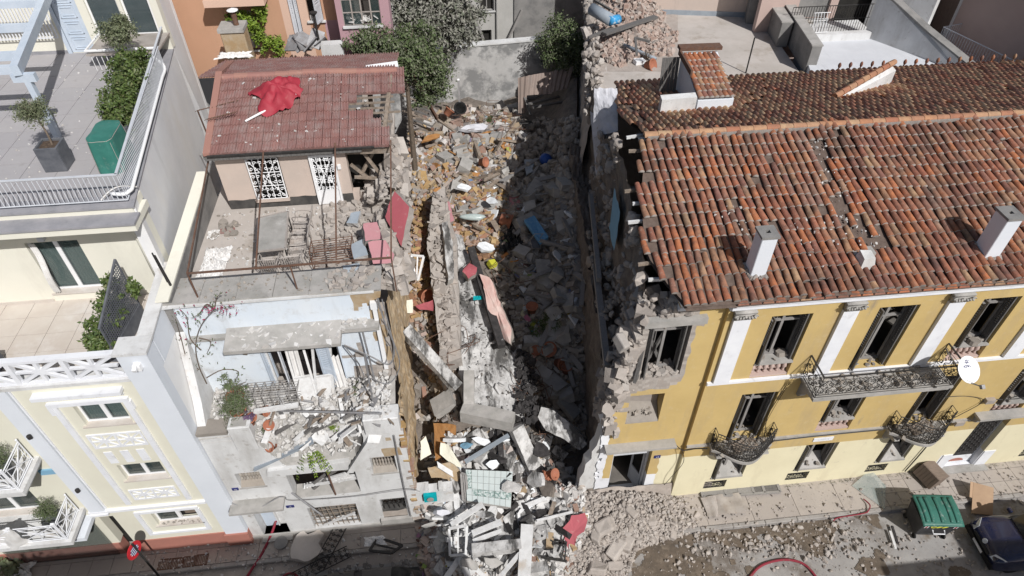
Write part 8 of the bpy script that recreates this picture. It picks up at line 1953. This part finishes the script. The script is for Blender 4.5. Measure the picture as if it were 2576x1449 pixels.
for z,t0,t1 in ((9.0,4.4,11),(6.2,4.4,11)):
    q=MB();p=[U0+ud*t0,U0+ud*t1,U0+ud*t1-nd*1.1,U0+ud*t0-nd*1.1];q.prism([V((a.x,a.y,z)) for a in p],(0,0,.16));q.build('balcony','mauve_wall',ch)
    railing(ch,p[3],p[2],z+.2,.95,.14,m_='grey_paint',r=.012);railing(ch,p[0],p[3],z+.2,.95,.14,m_='grey_paint',r=.012)
q=MB();c=U0+ud*5.0-nd*.5;q.lathe((c.x,c.y,6.4),[(.2,0),(.28,.1),(.3,.4),(.1,.5)],12);tag(q.build('water_tank','plastic_blue',None,True),'dark blue plastic tub on the shaded courtyard balcony','tub')
q=MB();q.box(24,60,33,33.5,0,16);q.build('rear_wall','mauve_wall',ch)
q=MB();q.box(-60,-10.6,27,40,0,15);q.box(9.8,15.5,37.6,46,0,14);q.box(-10,60,48,60,0,12);q.build('row','grey_wall',tagr := thing('building','plain grey terrace of houses filling the block behind','building',(0,48,0)))

# ================================================================ street things
# wheeled refuse container
bn=thing('refuse_container','green-lidded black wheeled refuse container with graffiti at the kerb','refuse container',(16.0,9.9,0))
fl_,fr_,br_,bl2=PZ(2320,1318,1.22),PZ(2424,1320,1.22),PZ(2394,1247,1.32),PZ(2304,1245,1.32)
bc=(fl_+fr_+br_+bl2)/4;ux=((fr_-fl_)+(br_-bl2)).normalized();uy=V((-ux.y,ux.x,0));
def B_(x,y,z): return V((bc.x,bc.y,0))+ux*x+uy*y+V((0,0,z))
def bhex(mb,x0,x1,y0,y1,z0,z1,tp=0.): mb.hexa([B_(x0+tp,y0+tp,z0),B_(x1-tp,y0+tp,z0),B_(x1-tp,y1-tp,z0),B_(x0+tp,y1-tp,z0),B_(x0,y0,z1),B_(x1,y0,z1),B_(x1,y1,z1),B_(x0,y1,z1)])
q=MB();bhex(q,-.66,.66,-.5,.5,.2,1.12,.1);bevel(q.build('body','bin_black',bn),.03,2)
q=MB();bhex(q,-.68,.68,-.52,.52,1.08,1.14);q.build('rim','bin_black',bn)
q=MB();q.grid(lambda a,b: B_(-.7+1.4*a,-.55+1.1*b,1.15+.16*math.sin(min(1,b*1.15+.05)*1.9)*(1-.12*(2*a-1) ** 2)),20,16);q.grid(lambda a,b: B_(-.7+1.4*a,-.55,1.13+.03*b),20,1);lid=q.build('lid','bin_green',bn,True);sm=lid.modifiers.new('s','SOLIDIFY');sm.thickness=.03;sm.offset=0
for x in (-.52,-.32,0,.32,.52):
    q=MB();q.grid(lambda a,b: B_(x-.06+.12*a,-.46+.9*b,1.2+.16*math.sin(min(1,b*.94+.14)*1.9)*(1-.12*(x/.7) ** 2)+.0*a),2,12);o=q.build('lid_rib','bin_green',lid,True);s2=o.modifiers.new('s','SOLIDIFY');s2.thickness=.05
for s in (-1,1):
    for k in range(3): q=MB();q.prism([B_(s*.5+.05*k-.08,-.512+.012*0,.93-.0),B_(s*.5+.05*k-.05,-.512,.93),B_(s*.5+.05*k-.02,-.516,1.05),B_(s*.5+.05*k-.05,-.516,1.05)],(0,-.006,0));q.build('reflector','reflective_red' if k % 2 else 'reflective_white',bn)
q=MB();q.tube([B_(-.2,-.5,.78),B_(-.2,-.62,.72),B_(.2,-.62,.72),B_(.2,-.5,.78)],.022,6);q.build('handle','white_pvc',bn)
q=MB()
for k in range(3): q.tube([B_(-.25+k*.2+.09*math.cos(t*.6),-.505,.98+.05*math.sin(t*.6+k)) for t in range(11)],.012,4)
q.build('graffiti','graffiti',bn)
for x in (-.52,.52):
    for y in (-.38,.38): q=MB();c=B_(x,y,.1);q.lathe(c-ux*.03,[(.03,0),(.1,.005),(.1,.055),(.03,.06)],14,ux);q.build('wheel','rubber',bn)
# dark blue car, front end in view
car=thing('parked_car','dark navy blue hatchback parked at the right edge, nose towards the container','car',(19.6,9.3,0))
co,hd_=V((17.35,8.95,0)),V((1,-.07,0)).normalized();lt=V((-hd_.y,hd_.x,0))
prof=[(0.0,.28,.60,.70),(.05,.24,.72,.78),(.25,.2,.80,.84),(.7,.2,.90,.86),(1.05,.2,.96,.86),(1.15,.2,.98,.86),(1.9,.2,1.42,.84),(2.6,.2,1.47,.84),(3.5,.2,1.38,.83),(3.95,.24,.95,.80),(4.05,.3,.8,.75)]
q=MB();nn=16
def carpt(i,t):
    x,zb,zt3,hw=prof[i];a=-1+2*t;zz=zb+(zt3-zb)*min(1,(1-abs(a) ** 4)*1.0+0);belt=min(zt3,.88)
    # side up to the belt, then roof tapering in
    k=abs(a)
    if k>.8: y=hw*(1 if k<.97 else .98);z=zb+(belt-.08-zb)*(1-k)/.2
    elif k>.66: y=hw*(.98+.0*k);z=belt-.08+.08*(.8-k)/.14
    else: tp=.78 if zt3>1.2 else .97;y=hw*(tp*k/.66 if zt3 <= 1.2 else (tp+(.98-tp)*max(0,(k-.5)/.16))*min(1,k/.5) if k <= .5 or zt3>1.2 else k);z=belt+(zt3-belt)*(1-max(0,(k-.5)/.16) if k>.5 else 1)+.02*(1-k)
    return co+hd_*x+lt*(y*(1 if a>0 else -1))+V((0,0,z))
o0=0
for i in range(len(prof)):
    for j in range(33): q.v.append(tuple(carpt(i,j/32)))
for i in range(len(prof)-1):
    for j in range(32): A=i*33+j;q.f.append((A,A+33,A+34,A+1));q.mi.append(0)
q.f.append(tuple(range(33)));q.mi.append(0);body=q.build('body','car_blue',car,True)
def cp(x,y,z): return co+hd_*x+lt*y+V((0,0,z))
q=MB();q.prism([cp(1.2,-.7,1.035),cp(1.2,.7,1.035),cp(1.84,.6,1.425),cp(1.84,-.6,1.425)],V((-.02,0,.03)));q.build('windscreen','car_glass',car)
for s in (-1,1):
    q=MB();q.prism([cp(.0,s*.5,.6),cp(.06,s*.74,.6),cp(.34,s*.80,.82),cp(.12,s*.52,.79)],(-.03,0,.03));q.build('headlight','headlight',car)
    for x in (.75,3.2): q=MB();q.lathe(cp(x,s*.74-.09,.3),[(.05,0),(.3,.0),(.31,.03),(.31,.15),(.3,.18),(.05,.18)],20,lt);q.build('wheel','rubber',car)
    q=MB();q.obox(cp(1.35,s*.95,.98),(.12,.2,.14));bevel(q.build('mirror','car_blue',car),.03)
q=MB();q.prism([cp(-.03,-.8,.25),cp(-.03,.8,.25),cp(-.06,.74,.5),cp(-.06,-.74,.5)],hd_*.2);q.build('bumper','car_black',car)
q=MB();q.prism([cp(-.08,-.26,.36),cp(-.08,.26,.36),cp(-.08,.26,.47),cp(-.08,-.26,.47)],hd_*.015);q.build('number_plate','reflective_white',car)
q=MB();q.lathe(cp(.05,0,.73),[(.07,0),(.09,.005),(.09,.02),(.07,.025)],16,V((-.8,0,.5)));q.build('badge','headlight',car)
q=MB();q.prism([cp(-.02,-.42,.56),cp(-.02,.42,.56),cp(.0,.4,.66),cp(.0,-.4,.66)],hd_*-.02);q.build('grille','car_black',car)
# burnt car, roof only in view
bcar=thing('burnt_car','burnt-out charred black car under debris before the white house','car',(-3.8,9.3,0))
q=MB()
def bp3(a,b):
    x=-6.2+4.3*a;s=math.sin(min(1,a*1.15)*math.pi);k=abs(b*2-1)
    z=.85+.5*(sstep(.1,.3,a)-sstep(.82,1.0,a))-.55*max(0,k-.72)/.28+.07*noise.noise(V((a*7,b*5,2)))
    return V((x,8.5+1.75*b+.05*noise.noise(V((a*5,b,0))),z))
q.grid(bp3,40,24);q.build('body','burnt_metal',bcar,True)
q=MB();q.hexa([(-6.15,8.55,.1),(-2.0,8.55,.1),(-2.0,10.2,.1),(-6.15,10.2,.1),(-6.15,8.55,.72),(-2.0,8.55,.72),(-2.0,10.2,.72),(-6.15,10.2,.72)]);q.build('sill','burnt_metal',bcar)
for a0,a1,b0,b1 in ((.3,.5,.12,.88),(.56,.78,.12,.88)): q=MB();q.grid(lambda s,t: bp3(a0+(a1-a0)*s,b0+(b1-b0)*t)+V((0,0,.03)),8,12);q.build('roof_panel','rubble_dark',bcar)
for x in (-5.5,-2.7):
    for y in (8.6,10.1): q=MB();q.lathe((x,y,.32),[(.1,0),(.3,.0),(.32,.04),(.32,.14),(.1,.16)],16,(0,1,0));q.build('wheel','rubber',bcar)
sp=[(ru(-6,-2.1),ru(8.6,10.2),1.25+ru(-.1,.12),(ru(.06,.3),ru(.05,.2),ru(.02,.08)),rot3(tilt=.4)) for _ in range(150)]
scatter('debris',None,None,None,SHARDS,'shard','rubble_dark',sp,parent=bcar)
# burnt iron grilles on the pavement
def iron_grille(label,p,L,w,rz,z):
    t=thing('iron_grille',label,'grille',(p.x,p.y,z));M=Matrix.Translation((p.x,p.y,z)) @ Euler((.06,.04,rz)).to_matrix().to_4x4();q=MB()
    q.tube([M @ V(c) for c in ((-L/2,-w/2,0),(L/2,-w/2,0),(L/2,w/2,0),(-L/2,w/2,0))],.02,4,closed=True);q.build('frame','iron',t)
    q=MB();k=int(L/.2)
    for i in range(k):
        c=-L/2+(i+.5)*L/k;q.tube([M @ V((c,-w/2,0)),M @ V((c,w/2,0))],.01,4)
        for s in (-1,1): q.tube([M @ V((p_.x,p_.y,0)) for p_ in spiral((c,s*w*.22,0),w*.18,1.3,(1,0,0),(0,1,0),9)],.012,4)
    q.build('scrollwork','iron',t)
iron_grille('long black scrollwork grille lying beside the burnt car',PZ(835,1365,.25),2.0,.42,1.15,.25);iron_grille('black scrollwork grille in front of the burnt car, nearer the bottom edge',PZ(800,1425,.3),2.2,.42,.42,.3)
window_frame('window_frame','blackened square frame leaning at the nose of the burnt car',[(930,1385),(950,1352),(1012,1372),(985,1392)],(.9,.7,.8,1.0),'iron')
crumple('plastic_sheet','crumpled pale plastic on the blackened frame','plastic',*PZ(945,1362,.7)[:2],.72,.35,.16,.15,'white_cloth',31,16)
gslab('wall_panel','big flat beige plaster panel fallen on the pavement before the white house','wall panel',[(745,1345),(768,1336),(775,1345),(800,1332),(815,1345),(805,1362),(812,1385),(790,1402),(765,1412),(735,1408),(730,1380)],0,.12,'flat_roof','rubble_stone',.12,zs=(.3,)*11)
q=MB();q.lathe(PZ(708,1368,.15),[(.14,0),(.24,.02),(.24,.1),(.14,.12)],16);tag(q.build('wheel_rim','parapet'),'dusty ring lying beside the red hose before the doorway','ring')
# pavement gratings
for k,(u,v) in enumerate(((413,1420),(445,1417),(476,1413),(508,1408))):
    p=PZ(u,v,.125);t=thing('pavement_grating','rusty square pavement grating, %s from the round sign' % ('first','second','third','fourth')[k],'grating',(p.x,p.y,.125),'pavement gratings')
    q=MB();s=.2
    for (a,b,c,d) in ((-s,s,-s,-s+.03),(-s,s,s-.03,s),(-s,-s+.03,-s+.03,s-.03),(s-.03,s,-s+.03,s-.03)): q.box(p.x+a,p.x+b,p.y+c,p.y+d,.12,.14)
    q.build('frame','rust',t)
    for j in range(6): q=MB();q.box(p.x-s+.05+j*.055,p.x-s+.075+j*.055,p.y-s+.03,p.y+s-.03,.122,.136);q.build('bar','rust',t)
# round sign on its pole
sg=thing('round_sign','round red sign with white text lines on a dark pole, seen from above','sign',(-11.0,10.55,0));sp0=PZ(392,1462,.0);sc_=PY(337,1384,11.05);sp0=V((-10.95,11.0,0))
sc_=PY(337,1384,10.95)
q=MB();q.tube([(sc_.x+.04,11.0,.1),(sc_.x+.04,11.0,sc_.z+.3)],.035,8);q.build('pole','iron',sg)
nrm_=V((.9,-.28,.05)).normalized();q=MB();q.lathe(sc_,[(.01,0),(.3,0),(.3,.02),(.01,.02)],28,nrm_);q.build('disc','sign_red',sg)
q=MB();q.lathe(sc_+nrm_*.021,[(.01,0),(.17,0),(.17,.003),(.01,.003)],24,nrm_);q.build('panel','plate_blue',sg);hx=V((0,0,1)).cross(nrm_).normalized();hz=nrm_.cross(hx)
for k,w_ in enumerate((.22,.36,.36,.22)):
    q=MB();c=sc_+nrm_*.026+hz*(.12-k*.08)
    for j in range(6): q.beam(c+hx*(-w_/2+w_*j/6),c+hx*(-w_/2+w_*(j+.75)/6),.03,.004,nrm_)
    q.build('faded_letter','reflective_white',sg)
# hoses
def hose(label,pts,r=.045):
    q=MB();q.tube(curve([PZ(u,v,z) for u,v,z in pts],7),r,8);tag(q.build('fire_hose','hose',None,True),label,'hose')
hose('red fire hose running out of the white house doorway across the pavement',[(698,1285,.9),(694,1310,.5),(680,1350,.2),(655,1400,.12),(636,1428,.08),(610,1470,.06)])
hose('red fire hose looping over the wet road at the bottom right',[(1870,1475,.05),(1905,1430,.05),(1945,1412,.05),(1990,1409,.05),(2030,1425,.05),(2070,1475,.05)])
hose('short red hose end in the bottom centre beside the burnt car',[(690,1470,.1),(720,1446,.15),(740,1444,.2),(755,1460,.2)])
# wooden cabinet, cardboard, glass pane, shutter and tin sheets on the right pavement
cabn=thing('cabinet','small dusty brown wooden cabinet lying on its side on the pavement','cabinet',PZ(2330,1222,.14));M=Matrix.Translation(PZ(2332,1205,.14)+V((0,0,.35))) @ Euler((.08,.25,.35)).to_matrix().to_4x4()
def cbx(mb,c,s): mb.hexa([M @ V((c[0]+a*s[0]/2,c[1]+b*s[1]/2,c[2]+d*s[2]/2)) for d in (-1,1) for a,b in ((-1,-1),(1,-1),(1,1),(-1,1))])
q=MB();cbx(q,(0,0,0),(.62,.78,.62));bevel(q.build('carcass','cabinet_wood',cabn),.01)
for k in range(6): q=MB();cbx(q,(-.33,-.32+k*.128,0),(.03,.118,.6));q.build('plank','cabinet_wood',cabn)
q=MB();cbx(q,(.45,.1,-.2),(.35,.4,.03));q.build('flap','wood_orange',cabn)
cbd=thing('cardboard','flattened brown cardboard box leaning on the kerb','cardboard',PZ(2470,1290,.05));q=MB();P4=[PZ(2443,1292,.08),PZ(2496,1297,.1),PZ(2499,1228,.5),PZ(2448,1214,.5)];q.prism(P4,(0,0,.03));q.build('sheet','cardboard',cbd);q=MB();q.prism([P4[3],P4[3].lerp(P4[0],.5),P4[3].lerp(P4[0],.5)+V((-.16,0,.1)),P4[3]+V((-.16,0,.1))],(0,0,.02));q.build('flap','cardboard',cbd)
q=MB();q.prism([PZ(2143,1222,.16),PZ(2190,1180,.34),PZ(2228,1222,.28),PZ(2226,1282,.16)],(0,0,.012));gp=tag(q.build('glass_pane','clear_glass'),'large sheet of glass lying across the pavement below the grilled basement','glass pane')
sl3=thing('wooden_shutter','long grey louvred wooden shutter lying on the pavement along the yellow wall','shutter',PZ(1860,1232,.16));A,B=PZ(1765,1238,.2),PZ(1958,1225,.2);d=(B-A).normalized();sd=V((-d.y,d.x,0));L_=(B-A).length
q=MB()
for s in (-.2,.2): q.beam(A+sd*s,B+sd*s,.09,.05)
for t in (0,.3,.48,.66,.8,1): q.beam(A.lerp(B,t)-sd*.2,A.lerp(B,t)+sd*.2,.1,.05)
q.build('frame','wood_grey',sl3);q=MB();q.prism([A-sd*.18,B-sd*.18,B+sd*.18,A+sd*.18],(0,0,-.02));q.build('backing','wood_dark',sl3)
for k in range(44):
    t=.02+.64*k/44;q=MB();c=A.lerp(B,t);q.beam(c-sd*.16,c+sd*.16,.045,.02);q.build('slat','wood_grey',sl3)
ts=thing('tin_sheet','buckled corrugated tin sheets on the pavement beside the shutter','tin sheet',PZ(1820,1275,.15));corr('sheet',(PZ(1770,1248,.2),PZ(1858,1240,.22),PZ(1885,1286,.25),PZ(1780,1300,.22)),'tin',ts,8,.03);corr('sheet',(PZ(1762,1252,.25),PZ(1800,1246,.3),PZ(1812,1298,.2),PZ(1785,1306,.18)),'tin',ts,5,.03)
gr=MB()
for _ in range(260):
    x=ru(9,22);p=V((x,12.06-RND.random()*.12,.14))
    for k in range(6): d=V((RND.gauss(0,.04),RND.gauss(-.03,.03),ru(.03,.12)));gr.add([p,p+V((.01,0,0)),p+d],[(0,1,2)])
tag(gr.build('weeds','bush_leaf'),'thin weeds growing along the foot of the yellow wall','weeds',kind='stuff')
q=MB();q.tube(curve([PZ(2172,1255,.2),PZ(2188,1270,.25),PZ(2184,1285,.2),PZ(2170,1292,.2),PZ(2110,1302,.1),PZ(2096,1310,.08)],6),.025,5);tag(q.build('red_tape','hose'),'crumpled red ribbon on the kerb left of the container','ribbon')
for k,(u,v,mt,lab) in enumerate(((2250,1345,'charred','dark burnt stick lying on the road left of the container'),(2245,1358,'wood_white','white splinter on the road by the dark stick'))): bar('stick',lab,'stick',(u-6,v-22),.05,(u+8,v+22),.05,.08,.05,mt)
# shaded planting and bags in front of the cream entrance
for (u,v,r,lab) in ((285,1345,.4,'dusty low plant under the canopy of the cream building'),(240,1365,.35,'second dusty plant by the entrance of the cream building')):
    p=PZ(u,v,.4);q=MB();leafmass(q,[(p.x,p.y,.45,r,r*.8,r)],900,.1,RND,shell=.3);tag(q.build('plant','bush_leaf'),lab,'plant')
crumple('plastic_bag','white and dark plastic rubbish bag at the bottom left corner','bag',*PZ(50,1435,.3)[:2],.2,.35,.3,.4,'white_cloth',41,18)
p=PZ(20,1425,.5);q=MB();leafmass(q,[(p.x,p.y,.4,.35,.3,.3)],240,.22,RND,aspect=.7,shell=.3);tag(q.build('plant','olive_leaf'),'broad-leaved pale plant at the bottom left corner','plant')
# street tree whose crown shades the left pavement
st=thing('street_tree','street tree across the road casting dappled shade on the left pavement','tree',(-10.5,3.2,0));q=MB();leafmass(q,[(-10.5,3.4,8.4,1.6,1.5,1.4),(-11.6,3.6,7.9,1.1,1.2,1.0),(-9.4,3.6,8.0,1.0,1.1,1.1)],3800,.22,RND,shell=.4);q.build('crown','bush_leaf',st);q=MB();q.tube([(-10.5,3.2,0),(-10.4,3.3,4),(-10.5,3.4,7.8)],.16,8,.07);q.build('trunk','twig',st)
